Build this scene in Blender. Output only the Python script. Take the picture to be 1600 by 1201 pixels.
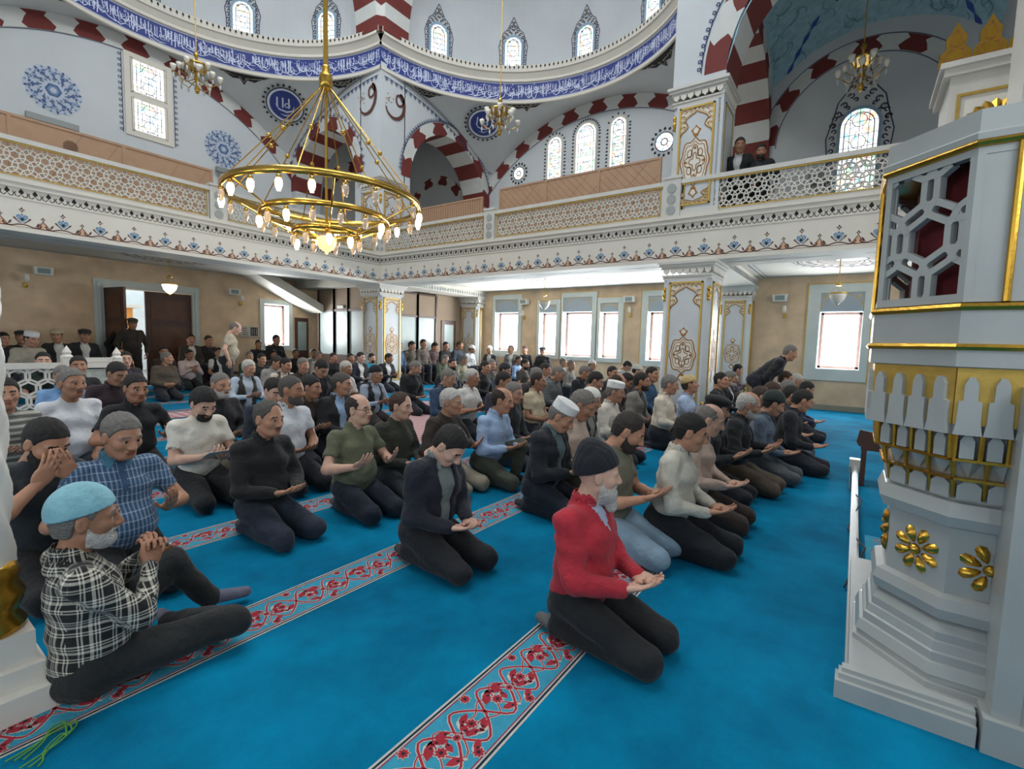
import bpy, math, random
import numpy as np
from mathutils import Vector, Matrix, Euler
from mathutils.geometry import tessellate_polygon

for _o in list(bpy.data.objects):
    bpy.data.objects.remove(_o, do_unlink=True)
SC = bpy.context.scene
COL = SC.collection
PI = math.pi
sin, cos = math.sin, math.cos

# ------------------------------------------------------------------ camera
CAMH = 1.32
YAW, PITCH, ROLL = 0.6141593, -0.0855626, 0.02724535
FPX = 759.25
_fw = Vector((cos(YAW) * cos(PITCH), sin(YAW) * cos(PITCH), sin(PITCH)))
_rt = Vector((sin(YAW), -cos(YAW), 0))
_up = _rt.cross(_fw)
_r2 = _rt * cos(ROLL) + _up * sin(ROLL)
_u2 = _up * cos(ROLL) - _rt * sin(ROLL)
cam = bpy.data.cameras.new('camera')
cam_o = bpy.data.objects.new('camera', cam)
COL.objects.link(cam_o)
cam_o.matrix_world = Matrix(((_r2.x, _u2.x, -_fw.x, 0), (_r2.y, _u2.y, -_fw.y, 0), (_r2.z, _u2.z, -_fw.z, CAMH), (0, 0, 0, 1)))
cam.sensor_fit = 'HORIZONTAL'
cam.sensor_width = 36
cam.lens = FPX / 1600 * 36
cam.clip_start = 0.05
cam.clip_end = 200
SC.camera = cam_o

# ------------------------------------------------------------------ light
SC.view_settings.view_transform = 'Standard'
SC.view_settings.look = 'None'
SC.view_settings.gamma = 1
SC.view_settings.use_curve_mapping = False
SC.view_settings.exposure = 0.18
world = bpy.data.worlds.new('daylight')
SC.world = world
world.use_nodes = True
world.node_tree.nodes['Background'].inputs[0].default_value = (0.86, 0.93, 1.0, 1)
world.node_tree.nodes['Background'].inputs[1].default_value = 2.6


def area(name, loc, aim, w, h, power, col=(1, 1, 1)):
    l = bpy.data.lights.new(name, 'AREA')
    l.shape = 'RECTANGLE'
    l.size, l.size_y = w, h
    l.energy = power
    l.color = col
    o = bpy.data.objects.new(name, l)
    COL.objects.link(o)
    o.location = loc
    o.rotation_euler = (Vector(aim) - Vector(loc)).to_track_quat('-Z', 'Y').to_euler()
    return o


# added ring of lights under the unseen dome, standing in for assumed windows
DAY = (0.93, 0.97, 1.0)
CX, CY = 4.63, 6.45
for k in range(12):
    a = 2 * PI * (k + 0.5) / 12
    area('dome_fill_light', (CX + 4.6 * cos(a), CY + 4.6 * sin(a), 14.0), (CX - 2.0 * cos(a), CY - 2.0 * sin(a), 4.0), 1.3, 2.2, 165, DAY)
# daylight through the windows of the right-hand wall and the back wall
RW = [  # right-hand wall windows: opening y0, y1, z0, z1, head-panel top, frame y0, y1, z0, z1
    (8.98, 9.90, 1.05, 2.31, 2.72, 8.82, 10.04, .86, 2.90), (7.56, 8.16, .98, 2.29, 2.52, 7.40, 8.28, .86, 2.70), (6.37, 7.34, .95, 2.30, 2.72, 6.20, 7.42, .85, 2.88),
    (5.56, 6.11, .95, 2.28, 2.52, 5.38, 6.22, .84, 2.70), (3.78, 4.70, .93, 2.27, 2.68, 3.60, 4.90, .78, 2.85), (-.06, .74, .92, 2.21, 2.62, -.22, 1.00, .67, 2.83)]
for (a, b, c, d, *_r) in RW:
    area('window_and_fill_light', (13.17, (a + b) / 2, (c + d) / 2), (6, (a + b) / 2 - .2, 1.3), b - a - .14, d - c - .14, 105 * (b - a), DAY)
area('window_and_fill_light', (7.955, 14.58, 1.65), (7.6, 8, 1.2), .58, 1.1, 70, DAY)
for (x, w) in ((-3.0, 1.2), (1.0, 1.2), (5.6, 1.2), (10.2, 1.0)):  # added lights for windows assumed in the unseen qibla wall, none modelled
    area('window_and_fill_light', (x, -1.62, 2.6), (x, 6, 0.5), w, 1.6, 38, DAY)
for y in (2.0, 6.0, 10.0):  # added fill along the unseen left wall, its windows only assumed
    area('window_and_fill_light', (-4.2, y, 2.4), (4, y, 0.5), 1.2, 1.6, 50, DAY)

def pix_ray(px, py):
    return (_fw * FPX + _r2 * (px - 800) - _u2 * (py - 600.5)).normalized()


# ------------------------------------------------------------------ materials
MATS = {}


def srgb(h):
    if isinstance(h, str):
        h = h.lstrip('#')
        h = tuple(int(h[i:i + 2], 16) / 255 for i in (0, 2, 4))
    return tuple((c / 12.92 if c <= 0.04045 else ((c + 0.055) / 1.055) ** 2.4) for c in h)


def nt(m):
    m.use_nodes = True
    t = m.node_tree
    return t, t.nodes['Principled BSDF']


def mat(name, col, rough=0.6, metal=0.0, bump=0.0, bscale=30.0, var=0.0, vscale=4.0, emis=0.0, sheen=0.0, alpha=1.0, trans=0.0):
    """plain procedural material: colour with soft noise variation and noise relief"""
    if name in MATS:
        return MATS[name]
    m = bpy.data.materials.new(name)
    t, b = nt(m)
    c = srgb(col)
    b.inputs['Base Color'].default_value = (*c, 1)
    b.inputs['Roughness'].default_value = rough
    b.inputs['Metallic'].default_value = metal
    if sheen:
        b.inputs['Sheen Weight'].default_value = sheen
    if trans:
        b.inputs['Transmission Weight'].default_value = trans
    if emis:
        b.inputs['Emission Color'].default_value = (*c, 1)
        b.inputs['Emission Strength'].default_value = emis
    co = t.nodes.new('ShaderNodeTexCoord')
    if var:
        n = t.nodes.new('ShaderNodeTexNoise')
        n.inputs['Scale'].default_value = vscale
        n.inputs['Detail'].default_value = 6
        t.links.new(co.outputs['Object'], n.inputs['Vector'])
        r = t.nodes.new('ShaderNodeValToRGB')
        r.color_ramp.elements[0].position = 0.3
        r.color_ramp.elements[1].position = 0.7
        r.color_ramp.elements[0].color = (*[x * (1 - var) for x in c], 1)
        r.color_ramp.elements[1].color = (*[min(1, x * (1 + var)) for x in c], 1)
        t.links.new(n.outputs['Fac'], r.inputs['Fac'])
        t.links.new(r.outputs['Color'], b.inputs['Base Color'])
    if bump:
        n = t.nodes.new('ShaderNodeTexNoise')
        n.inputs['Scale'].default_value = bscale
        n.inputs['Detail'].default_value = 4
        t.links.new(co.outputs['Object'], n.inputs['Vector'])
        bp = t.nodes.new('ShaderNodeBump')
        bp.inputs['Strength'].default_value = bump
        bp.inputs['Distance'].default_value = 0.02
        t.links.new(n.outputs['Fac'], bp.inputs['Height'])
        t.links.new(bp.outputs['Normal'], b.inputs['Normal'])
    MATS[name] = m
    return m


def cloth(col, pattern=None, col2='#e8e8e8'):
    name = 'cloth_%s_%s' % (col.lstrip('#'), pattern or 'plain')
    if name in MATS:
        return MATS[name]
    m = mat(name, col, 0.9, 0, 0.5, 26, 0.14, 9.0, sheen=0.08)
    t = m.node_tree
    b = t.nodes['Principled BSDF']
    if pattern:
        co = t.nodes.new('ShaderNodeTexCoord')
        sep = t.nodes.new('ShaderNodeSeparateXYZ')
        t.links.new(co.outputs['UV'], sep.inputs[0])

        def band(sock, period, width, off=0.0):
            a = t.nodes.new('ShaderNodeMath'); a.operation = 'ADD'; a.inputs[1].default_value = 50 + off
            t.links.new(sock, a.inputs[0])
            q = t.nodes.new('ShaderNodeMath'); q.operation = 'MODULO'; q.inputs[1].default_value = period
            t.links.new(a.outputs[0], q.inputs[0])
            g = t.nodes.new('ShaderNodeMath'); g.operation = 'LESS_THAN'; g.inputs[1].default_value = width
            t.links.new(q.outputs[0], g.inputs[0])
            return g.outputs[0]

        def comb(a, bb, op):
            q = t.nodes.new('ShaderNodeMath'); q.operation = op
            t.links.new(a, q.inputs[0]); t.links.new(bb, q.inputs[1])
            return q.outputs[0]
        U, V = sep.outputs[0], sep.outputs[1]
        if pattern == 'plaid':
            f = comb(comb(comb(band(U, .055, .006), band(U, .055, .005, .011), 'ADD'), comb(band(V, .055, .006), band(V, .055, .005, .011), 'ADD'), 'ADD'),
                     comb(band(U, .11, .012, .03), band(V, .11, .012, .03), 'ADD'), 'ADD')
            k = 0.45
        elif pattern == 'check':
            f = comb(band(U, .022, .008), band(V, .045, .006), 'ADD'); k = 0.5
        elif pattern == 'stripe_h':
            f = band(V, .05, .022); k = 0.9
        else:
            f = comb(band(U, .03, .004), band(V, .03, .004), 'ADD'); k = 0.5
        cl = t.nodes.new('ShaderNodeMath'); cl.operation = 'MULTIPLY'; cl.inputs[1].default_value = k; cl.use_clamp = True
        t.links.new(f, cl.inputs[0])
        mx = t.nodes.new('ShaderNodeMix'); mx.data_type = 'RGBA'
        t.links.new(cl.outputs[0], mx.inputs[0])
        mx.inputs[6].default_value = (*srgb(col), 1)
        mx.inputs[7].default_value = (*srgb(col2), 1)
        t.links.new(mx.outputs[2], b.inputs['Base Color'])
    return m


# ------------------------------------------------------------------ mesh helpers
def tag(o, label=None, cat=None, group=None, kind=None):
    if label: o['label'] = label
    if cat: o['category'] = cat
    if group: o['group'] = group
    if kind: o['kind'] = kind
    return o


def empty(name, loc=(0, 0, 0), rz=0, parent=None):
    o = bpy.data.objects.new(name, None)
    COL.objects.link(o)
    o.empty_display_size = 0.1
    o.location = loc
    o.rotation_euler = (0, 0, rz)
    if parent: o.parent = parent
    return o


def mesh_obj(name, me, parent=None, loc=None):
    o = bpy.data.objects.new(name, me)
    COL.objects.link(o)
    if parent: o.parent = parent
    if loc is not None: o.location = loc
    return o


def I3(u, v, w):
    return (u, v, w)


class MB:
    """collects polygons, then links them as ONE mesh object"""

    def __init__(s, M=None):
        s.v, s.f, s.m = [], [], []
        s.M = M

    def add(s, vs, fs, mi=0, M=None):
        M = M or s.M
        n = len(s.v)
        s.v += [tuple(M(*p)) for p in vs] if M else [tuple(p) for p in vs]
        s.f += [tuple(n + i for i in f) for f in fs]
        s.m += [mi] * len(fs)
        return s

    def box(s, x0, x1, y0, y1, z0, z1, mi=0, M=None):
        return s.add([(x0, y0, z0), (x1, y0, z0), (x1, y1, z0), (x0, y1, z0), (x0, y0, z1), (x1, y0, z1), (x1, y1, z1), (x0, y1, z1)],
                     [(3, 2, 1, 0), (4, 5, 6, 7), (0, 1, 5, 4), (1, 2, 6, 5), (2, 3, 7, 6), (3, 0, 4, 7)], mi, M)

    def prism(s, poly, w0, w1, mi=0, M=None):
        """polygon in (u,v) extruded from w0 to w1"""
        n = len(poly)
        vs = [(u, v, w0) for u, v in poly] + [(u, v, w1) for u, v in poly]
        tri = tessellate_polygon([[Vector((u, v, 0)) for u, v in poly]])
        fs = [(t[0] + n, t[1] + n, t[2] + n) for t in tri] + [(t[2], t[1], t[0]) for t in tri]
        fs += [(i, (i + 1) % n, (i + 1) % n + n, i + n) for i in range(n)]
        return s.add(vs, fs, mi, M)

    def fill(s, poly, w=0.0, mi=0, M=None):
        tri = tessellate_polygon([[Vector((u, v, 0)) for u, v in poly]])
        return s.add([(u, v, w) for u, v in poly], [tuple(t) for t in tri], mi, M)

    def stroke(s, pts, wd, w=0.0, mi=0, M=None, closed=False, taper=False):
        n = len(pts)
        L, fs = [], []
        for i, (u, v) in enumerate(pts):
            a = pts[i - 1] if (i > 0 or closed) else pts[i]
            b = pts[(i + 1) % n] if (i < n - 1 or closed) else pts[i]
            dx, dy = b[0] - a[0], b[1] - a[1]
            l = math.hypot(dx, dy) or 1
            k = wd / 2
            if callable(taper): k *= taper(i / (n - 1))
            elif taper: k *= 0.25 + 0.75 * sin(PI * i / (n - 1))
            L += [(u - dy / l * k, v + dx / l * k, w), (u + dy / l * k, v - dx / l * k, w)]
        for i in range(n if closed else n - 1):
            j = (i + 1) % n
            fs.append((2 * i + 1, 2 * j + 1, 2 * j, 2 * i))
        return s.add(L, fs, mi, M)

    def tube(s, pts, r, n=8, mi=0, M=None, closed=False, cap=True):
        P = [Vector(p) for p in pts]
        k = len(P)
        vs, fs = [], []
        ref = None
        for i in range(k):
            a = P[i - 1] if (i > 0 or closed) else P[i]
            b = P[(i + 1) % k] if (i < k - 1 or closed) else P[i]
            d = (b - a).normalized()
            if ref is None:
                ref = d.orthogonal().normalized()
            ref = (ref - d * ref.dot(d))
            ref = ref.normalized() if ref.length > 1e-6 else d.orthogonal().normalized()
            q = d.cross(ref)
            rr = r[i] if isinstance(r, (list, tuple)) else r
            for j in range(n):
                t = 2 * PI * j / n
                vs.append(P[i] + ref * (rr * cos(t)) + q * (rr * sin(t)))
        for i in range(k if closed else k - 1):
            i2 = (i + 1) % k
            for j in range(n):
                j2 = (j + 1) % n
                fs.append((i * n + j, i * n + j2, i2 * n + j2, i2 * n + j))
        if cap and not closed:
            fs.append(tuple(range(n - 1, -1, -1)))
            fs.append(tuple((k - 1) * n + j for j in range(n)))
        return s.add(vs, fs, mi, M)

    def lathe(s, prof, n=16, c=(0, 0, 0), mi=0, M=None, a0=0.0, sq=None):
        """profile of (radius, z) turned round a vertical axis"""
        vs, fs = [], []
        for r, z in prof:
            for j in range(n):
                t = a0 + 2 * PI * j / n
                vs.append((c[0] + r * cos(t), c[1] + r * sin(t), c[2] + z))
        for i in range(len(prof) - 1):
            for j in range(n):
                j2 = (j + 1) % n
                fs.append((i * n + j, i * n + j2, (i + 1) * n + j2, (i + 1) * n + j))
        if prof[0][0] > 1e-4: fs.append(tuple(range(n - 1, -1, -1)))
        if prof[-1][0] > 1e-4: fs.append(tuple((len(prof) - 1) * n + j for j in range(n)))
        return s.add(vs, fs, mi, M)

    def mesh(s, name, mats, smooth=False):
        me = bpy.data.meshes.new(name)
        me.from_pydata(s.v, [], s.f)
        for m in (mats if isinstance(mats, (list, tuple)) else [mats]):
            me.materials.append(m)
        me.polygons.foreach_set('material_index', s.m)
        if smooth:
            me.polygons.foreach_set('use_smooth', [True] * len(s.f))
        me.update()
        return me

    def build(s, name, mats, parent=None, smooth=False, label=None, cat=None, group=None, kind=None, loc=None):
        o = mesh_obj(name, s.mesh(name, mats, smooth), parent, loc)
        return tag(o, label, cat, group, kind)


def arc(cx, cy, r, a0, a1, n, ry=None):
    ry = r if ry is None else ry
    return [(cx + r * cos(a0 + (a1 - a0) * i / n), cy + ry * sin(a0 + (a1 - a0) * i / n)) for i in range(n + 1)]


def copy_tree(o, parent=None):
    c = o.copy()
    COL.objects.link(c)
    c.parent = parent
    for ch in o.children:
        copy_tree(ch, c)
    return c
# ================================================================== the place
X0, Y0, ZB = 8.48, 10.28, 2.77          # right-hand and back gallery fronts, underside of their beams
XR, YB, XL, YQ = 13.0, 14.4, -4.4, -1.75  # right, back, left and qibla walls
ZC, ZG = 3.0, 3.2                        # ceiling under the gallery, gallery floor
PS = 0.82                                # pier size
RR = 3.85                                # radius of the half-dome rings
ZR = 8.2                                 # underside of the lettered ring
SPH = 6.75                               # radius of the pendentive spheres
ZS = ZR - math.sqrt(SPH ** 2 - RR ** 2)
AC, BC = (X0 - RR, Y0), (X0, 6.45)       # plan centres of the back and right half-domes

m_white = mat('painted_plaster', '#c4c8ca', .85, 0, .05, 18, .035, 1.2)
m_white2 = mat('painted_cream', '#d6d0c4', .7, 0, .03, 20, .03, 2)
m_beige = mat('beige_wall', '#cdb394', .8, 0, .18, 9, .17, 2.6)
m_red = mat('oxblood_paint', '#6d2c27', .8, 0, .04, 20, .08, 4)
m_offw = mat('offwhite_paint', '#c9cac6', .8, 0, .04, 20, .04, 4)
m_blue = mat('cobalt_band', '#26377f', .6, 0, .03, 30, .10, 3)
m_letter = mat('white_lettering', '#cdd4e8', .6)
m_black = mat('black_paint', '#1c1a1c', .7)
m_navy = mat('navy_paint', '#2a3a68', .7)
m_brown = mat('brown_paint', '#5a342a', .7)
m_paleblue = mat('pale_blue_paint', '#8fa9bd', .7)
m_peach = mat('peach_paint', '#c9a184', .7)
m_gold = mat('gilding', '#c79a3c', .28, .95, .08, 60, .10, 20)
m_goldp = mat('gold_paint', '#c2a04e', .45, .55, .05, 60, .10, 20)
m_goldb = mat('bronze_paint', '#96672f', .5, .35, .05, 60, .10, 20)
m_cream = mat('cream_paint', '#ded8cb', .7)
m_marble = mat('grey_white_marble', '#9fa29f', .32, 0, .04, 14, .07, 3.5)
m_marbled = mat('warm_marble', '#cfcac0', .35, 0, .04, 14, .06, 3.0)
m_stone = mat('carved_marble', '#c9c6be', .5, 0, .05, 20, .05, 3.5)
m_wood = mat('dark_wood', '#4a2c20', .45, 0, .1, 40, .18, 6)
m_wood2 = mat('window_wood', '#8a6a5e', .5, 0, .06, 40, .1, 8)
m_tan = mat('tan_panel', '#a58468', .6, 0, .05, 30, .07, 5)
m_tand = mat('tan_groove', '#7c5b46', .7)
m_metal = mat('grey_metal', '#8d8f8f', .4, .6)
m_plast = mat('white_plastic', '#cfcdc6', .4)
m_dark = mat('dark_grille', '#26272a', .7)
m_crimson = mat('crimson_cloth', '#5a1018', .9, 0, .2, 40, .15, 8)
m_pier = mat('pier_marble', '#c6c9ca', .4, 0, .03, 14, .04, 3.0)
m_slate = mat('slate_paint', '#4a4f63', .7)


def pane_mat(name, strength, col=(1, 1, 1), stained=False):
    m = bpy.data.materials.new(name)
    t, b = nt(m)
    b.inputs['Base Color'].default_value = (.8, .8, .8, 1)
    b.inputs['Roughness'].default_value = .2
    b.inputs['Emission Strength'].default_value = strength
    b.inputs['Emission Color'].default_value = (*col, 1)
    if stained:
        co = t.nodes.new('ShaderNodeTexCoord')
        v = t.nodes.new('ShaderNodeTexVoronoi'); v.inputs['Scale'].default_value = 11
        t.links.new(co.outputs['Object'], v.inputs['Vector'])
        sp = t.nodes.new('ShaderNodeSeparateColor')
        t.links.new(v.outputs['Color'], sp.inputs[0])
        r = t.nodes.new('ShaderNodeValToRGB')
        r.color_ramp.interpolation = 'CONSTANT'
        els = [(0, (1, 1, 1)), (.5, (.75, .9, 1)), (.62, (1, .92, .45)), (.72, (1, 1, 1)), (.84, (.35, .75, .95)), (.90, (.95, .45, .3)), (.95, (.4, .85, .5))]
        while len(r.color_ramp.elements) < len(els): r.color_ramp.elements.new(.5)
        for e, (p, c) in zip(r.color_ramp.elements, els):
            e.position = p; e.color = (*c, 1)
        t.links.new(sp.outputs[0], r.inputs['Fac'])
        t.links.new(r.outputs['Color'], b.inputs['Emission Color'])
    return m


m_day = pane_mat('daylit_window_glass', 3.0, (.97, .985, 1))
m_stain = pane_mat('stained_glass', 1.5, stained=True)
m_frost = mat('frosted_glass', '#93a09c', .35, 0, .04, 20, .12, 2)

FX = lambda c: (lambda u, v, w: (c - w, u, v))      # on a wall facing -x: u runs along y
FY = lambda c: (lambda u, v, w: (u, c - w, v))      # on a wall facing -y: u runs along x
FU = lambda c: (lambda u, v, w: (u, v, c - w))      # on a ceiling facing down


def FC(c, r, a0):                                   # inside of an upright cylinder
    return lambda u, v, w: (c[0] + (r - w) * cos(a0 + u / r), c[1] + (r - w) * sin(a0 + u / r), v)


def struct(mb, name, mats, parent=None, smooth=False):
    o = mb.build(name, mats, parent, smooth)
    if parent is None: o['kind'] = 'structure'
    return o


def wall(name, M, u0, u1, v0, v1, holes, th, mats):
    """slab with rectangular openings, w from 0 (face) to -th (behind)"""
    us = sorted({u0, u1, *[h[0] for h in holes], *[h[1] for h in holes]})
    vs = sorted({v0, v1, *[h[2] for h in holes], *[h[3] for h in holes]})
    mb = MB(M)
    for a, b in zip(us, us[1:]):
        run = None
        for c, d in zip(vs, vs[1:]):
            um, vm = (a + b) / 2, (c + d) / 2
            if any(h[0] < um < h[1] and h[2] < vm < h[3] for h in holes):
                if run: mb.box(a, b, run[0], run[1], 0, -th)
                run = None
            else:
                run = (run[0], d) if run else (c, d)
        if run: mb.box(a, b, run[0], run[1], 0, -th)
    return struct(mb, name, mats)


# ------------------------------------------------------------------ floor: turquoise carpet with arabesque strips
def carpet_mat():
    m = bpy.data.materials.new('turquoise_carpet')
    t, b = nt(m)
    b.inputs['Roughness'].default_value = .95
    b.inputs['Specular IOR Level'].default_value = .1
    co = t.nodes.new('ShaderNodeTexCoord')
    n = t.nodes.new('ShaderNodeTexNoise'); n.inputs['Scale'].default_value = 1.6; n.inputs['Detail'].default_value = 8; n.inputs['Roughness'].default_value = .62
    t.links.new(co.outputs['Object'], n.inputs['Vector'])
    r = t.nodes.new('ShaderNodeValToRGB')
    r.color_ramp.elements[0].position = .36; r.color_ramp.elements[1].position = .66
    r.color_ramp.elements[0].color = (*srgb('#005c7e'), 1); r.color_ramp.elements[1].color = (*srgb('#007aa0'), 1)
    t.links.new(n.outputs['Fac'], r.inputs['Fac']); t.links.new(r.outputs['Color'], b.inputs['Base Color'])
    n2 = t.nodes.new('ShaderNodeTexNoise'); n2.inputs['Scale'].default_value = 160; n2.inputs['Detail'].default_value = 3
    t.links.new(co.outputs['Object'], n2.inputs['Vector'])
    bp = t.nodes.new('ShaderNodeBump'); bp.inputs['Strength'].default_value = .5; bp.inputs['Distance'].default_value = .01
    t.links.new(n2.outputs['Fac'], bp.inputs['Height']); t.links.new(bp.outputs['Normal'], b.inputs['Normal'])
    return m


m_carpet = carpet_mat()
floor = struct(MB().box(XL, XR, YQ, YB, -.12, 0), 'floor', m_carpet)
m_cred = mat('carpet_red', '#9c1f30', .95, 0, .4, 150, .1, 20)
m_cwhite = mat('carpet_ivory', '#b9b3ab', .95, 0, .4, 150, .1, 20)
m_cblk = mat('carpet_black', '#16181f', .95, 0, .4, 150)
m_clight = mat('carpet_sky_blue', '#2f8ca6', .95, 0, .4, 150, .08, 20)


def blob(cx, cy, pts, k=1.0, rot=0.0, fx=1):
    c, s_ = cos(rot), sin(rot)
    return [(cx + k * (c * fx * x - s_ * y), cy + k * (s_ * fx * x + c * y)) for x, y in pts]


FLOWER = [(1, 0), (.62, .3), (.75, .75), (.3, .62), (0, 1), (-.3, .62), (-.75, .75), (-.62, .3), (-1, 0), (-.62, -.3), (-.75, -.75), (-.3, -.62), (0, -1), (.3, -.62), (.75, -.75), (.62, -.3)]
LEAF = [(0, 0), (.35, .28), (.75, .34), (1.05, .15), (1.2, -.12), (.95, -.08), (.7, -.22), (.35, -.2)]


def strip_period(mb, u0, W, P):
    """one repeat of the carpet border, width W, length P, starting at u0"""
    c = W / 2
    A = W * .30
    for sg in (1, -1):
        pts = [(u0 + P * t / 16, c + sg * A * sin(2 * PI * t / 16) * (1.0 + .15 * sin(4 * PI * t / 16))) for t in range(17)]
        mb.stroke(pts, .0150, .0012, 1); mb.stroke(pts, .0085, .0020, 0)
    for sg in (1, -1):
        pts = [(u0 + P * t / 16, c + sg * A * .55 * cos(2 * PI * t / 16 + .5) + sg * A * .35 * sin(4 * PI * t / 16)) for t in range(17)]
        mb.stroke(pts, .0095, .0010, 1); mb.stroke(pts, .0045, .0018, 0)
    for uu, vv, k in ((u0 + P * .25, c, .023), (u0 + P * .75, c, .023), (u0 + P * .5, c, .016)):
        mb.fill(blob(uu, vv, FLOWER, k * 1.22, .4), .0022, 1); mb.fill(blob(uu, vv, FLOWER, k, .4), .0026, 0); mb.fill(blob(uu, vv, FLOWER, k * .36), .0030, 2)
    for uu, vv, k in ((u0 + P * .0, c + A * 1.12, .021), (u0 + P * .5, c - A * 1.12, .021)):
        mb.fill(blob(uu, vv, FLOWER, k * 1.2), .0022, 1); mb.fill(blob(uu, vv, FLOWER, k), .0026, 0); mb.fill(blob(uu, vv, FLOWER, k * .36), .0030, 2)
    for uu, vv, rt, fx, k in ((.08, .18, .5, 1, .06), (.42, .18, 2.5, -1, -.05), (.58, -.18, -.5, 1, .05), (.92, -.18, .6, 1, -.05), (.16, -.52, -.5, 1, .052), (.84, .52, .4, -1, .052),
                              (.36, .72, -.6, 1, .045), (.64, -.72, .6, -1, .045), (.33, -.34, 1.2, 1, .042), (.67, .34, -1.9, 1, .042)):
        q = (u0 + P * uu, c + A * vv)
        mb.fill(blob(q[0] - .003, q[1], LEAF, k * 1.24, rt, fx), .0016, 1); mb.fill(blob(q[0], q[1], LEAF, k * .98, rt, fx), .0024, 0)
        mb.fill(blob(q[0] + k * .8 * cos(rt) * fx, q[1] + k * .8 * sin(rt) * fx, FLOWER, .006), .0030, 2)


SW, SP_ = .28, .30
sb = MB().box(0, 17.4, 0, SW, 0, .0008)
strip_base = sb.mesh('border_ground', m_clight)
lb = MB()
for v, w_, mi in ((.004, .008, 1), (.013, .007, 2), (.020, .005, 1), (.026, .004, 0), (SW - .004, .008, 1), (SW - .013, .007, 2), (SW - .020, .005, 1), (SW - .026, .004, 0)):
    lb.box(0, 17.4, v - w_ / 2, v + w_ / 2, .0008, .0014, mi)
strip_lines = lb.mesh('border_lines', [m_cred, m_cwhite, m_cblk])
pb = MB()
for i in range(58): strip_period(pb, i * SP_, SW, SP_)
strip_motif = pb.mesh('border_arabesque', [m_cred, m_cwhite, m_cblk])
for k in range(0, 12):
    y = .857 + 1.207 * k
    if not (y > YQ + .1 and y + SW < YB): continue
    o = mesh_obj('carpet_border', strip_base, floor, (XL, y, .0004))
    mesh_obj('border_lines', strip_lines, o); mesh_obj('border_arabesque', strip_motif, o)

# ------------------------------------------------------------------ walls
wall_r = wall('wall_right', FX(XR), YQ - .3, YB + .3, 0, ZG, [(a, b, c, d) for a, b, c, d, *_ in RW], .35, m_beige)
wall_ru = struct(MB(FX(XR)).box(YQ - .3, YB + .3, ZG, 13.2, 0, -.35), 'wall_right_upper', m_white)
BWIN = (7.58, 8.33, 1.03, 2.28)
DOOR = (3.82, 5.66, 0.0, 2.36)
wall_b = wall('wall_back', FY(YB), XL, XR, 0, ZG, [BWIN, DOOR], .35, m_beige)
wall_bu = struct(MB(FY(YB)).box(XL, XR, ZG, 13.2, 0, -.35), 'wall_back_upper', m_white)
struct(MB().box(XL - .35, XL, YQ - .3, YB + .3, 0, 13.2), 'wall_left', m_white)
wall_q = struct(MB().box(XL - .35, XR + .35, YQ - .35, YQ, 0, 13.2), 'wall_qibla', m_white)
# skirting of the right-hand wall
struct(MB().box(XR - .02, XR, YQ, 12.9, 0, .12), 'baseboard_right', mat('wall_skirting', '#8d8a7c', .7, 0, .05, 20, .1, 5))

# ------------------------------------------------------------------ gallery: beams, floor and ceiling
gal = MB()
gal.box(X0 + .03, XR, YQ, YB, ZC, ZG).box(XL, X0 + .03, Y0 + .03, YB, ZC, ZG)
struct(gal, 'ceiling_gallery', m_white2)
beam_r = struct(MB().box(X0, X0 + PS, YQ, Y0 + PS, ZB, 3.46), 'trim_1', m_white2)
beam_l = struct(MB().box(XL, X0, Y0, Y0 + PS, ZB, 3.46), 'trim_2', m_white2)
ub = MB()
ub.box(X0 + PS, XR, 2.05, 2.83, 2.80, ZC)
struct(ub, 'trim_3', m_white2)
struct(MB().box(X0 + PS, XR, Y0 + .03, Y0 + .79, 2.80, ZC), 'trim_4', m_white2)
struct(MB().box(X0 + .03, X0 + .79, Y0 + PS, YB, 2.80, ZC), 'trim_5', m_white2)
# fluted lower edges of the cross beams
for yy, nm in ((2.05, 'trim_3'), (Y0 + .03, 'trim_4')):
    q = MB(FY(yy))
    for i in range(32):
        u = X0 + PS + .1 + i * .112
        q.prism([(u, 2.82), (u + .06, 2.82), (u + .06, 2.90), (u + .03, 2.93), (u, 2.90)], 0, .012)
    q.build('dentil_row', m_marble, bpy.data.objects[nm])['kind'] = 'stuff'

# mouldings along the two gallery fronts
for nm, bm, M, a, b in (('r', beam_r, FX(X0), YQ, Y0), ('l', beam_l, FY(Y0), XL, X0)):
    q = MB(M)
    q.box(a, b, ZB - .005, ZB + .045, 0, .022).box(a, b, ZB + .05, ZB + .065, 0, .012)
    q.box(a, b, 3.245, 3.262, 0, .012).box(a, b, 3.40, 3.47, 0, .035).box(a, b, 3.47, 3.52, -.10, .06)
    q.build('front_moulding', m_white2, bm)

SPADE = [(0, .5), (.12, .36), (.26, .18), (.30, .02), (.18, -.10), (.06, -.08), (.10, -.24), (-.10, -.24), (-.06, -.08), (-.18, -.10), (-.30, .02), (-.26, .18), (-.12, .36)]
HEART = [(0, -.30), (.22, -.12), (.34, .06), (.33, .24), (.20, .34), (.06, .28), (0, .18), (-.06, .28), (-.20, .34), (-.33, .24), (-.34, .06), (-.22, -.12)]
DIAM = [(0, .5), (.16, .16), (.42, .10), (.20, .0), (0, -.34), (-.20, .0), (-.42, .10), (-.16, .16)]


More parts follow.
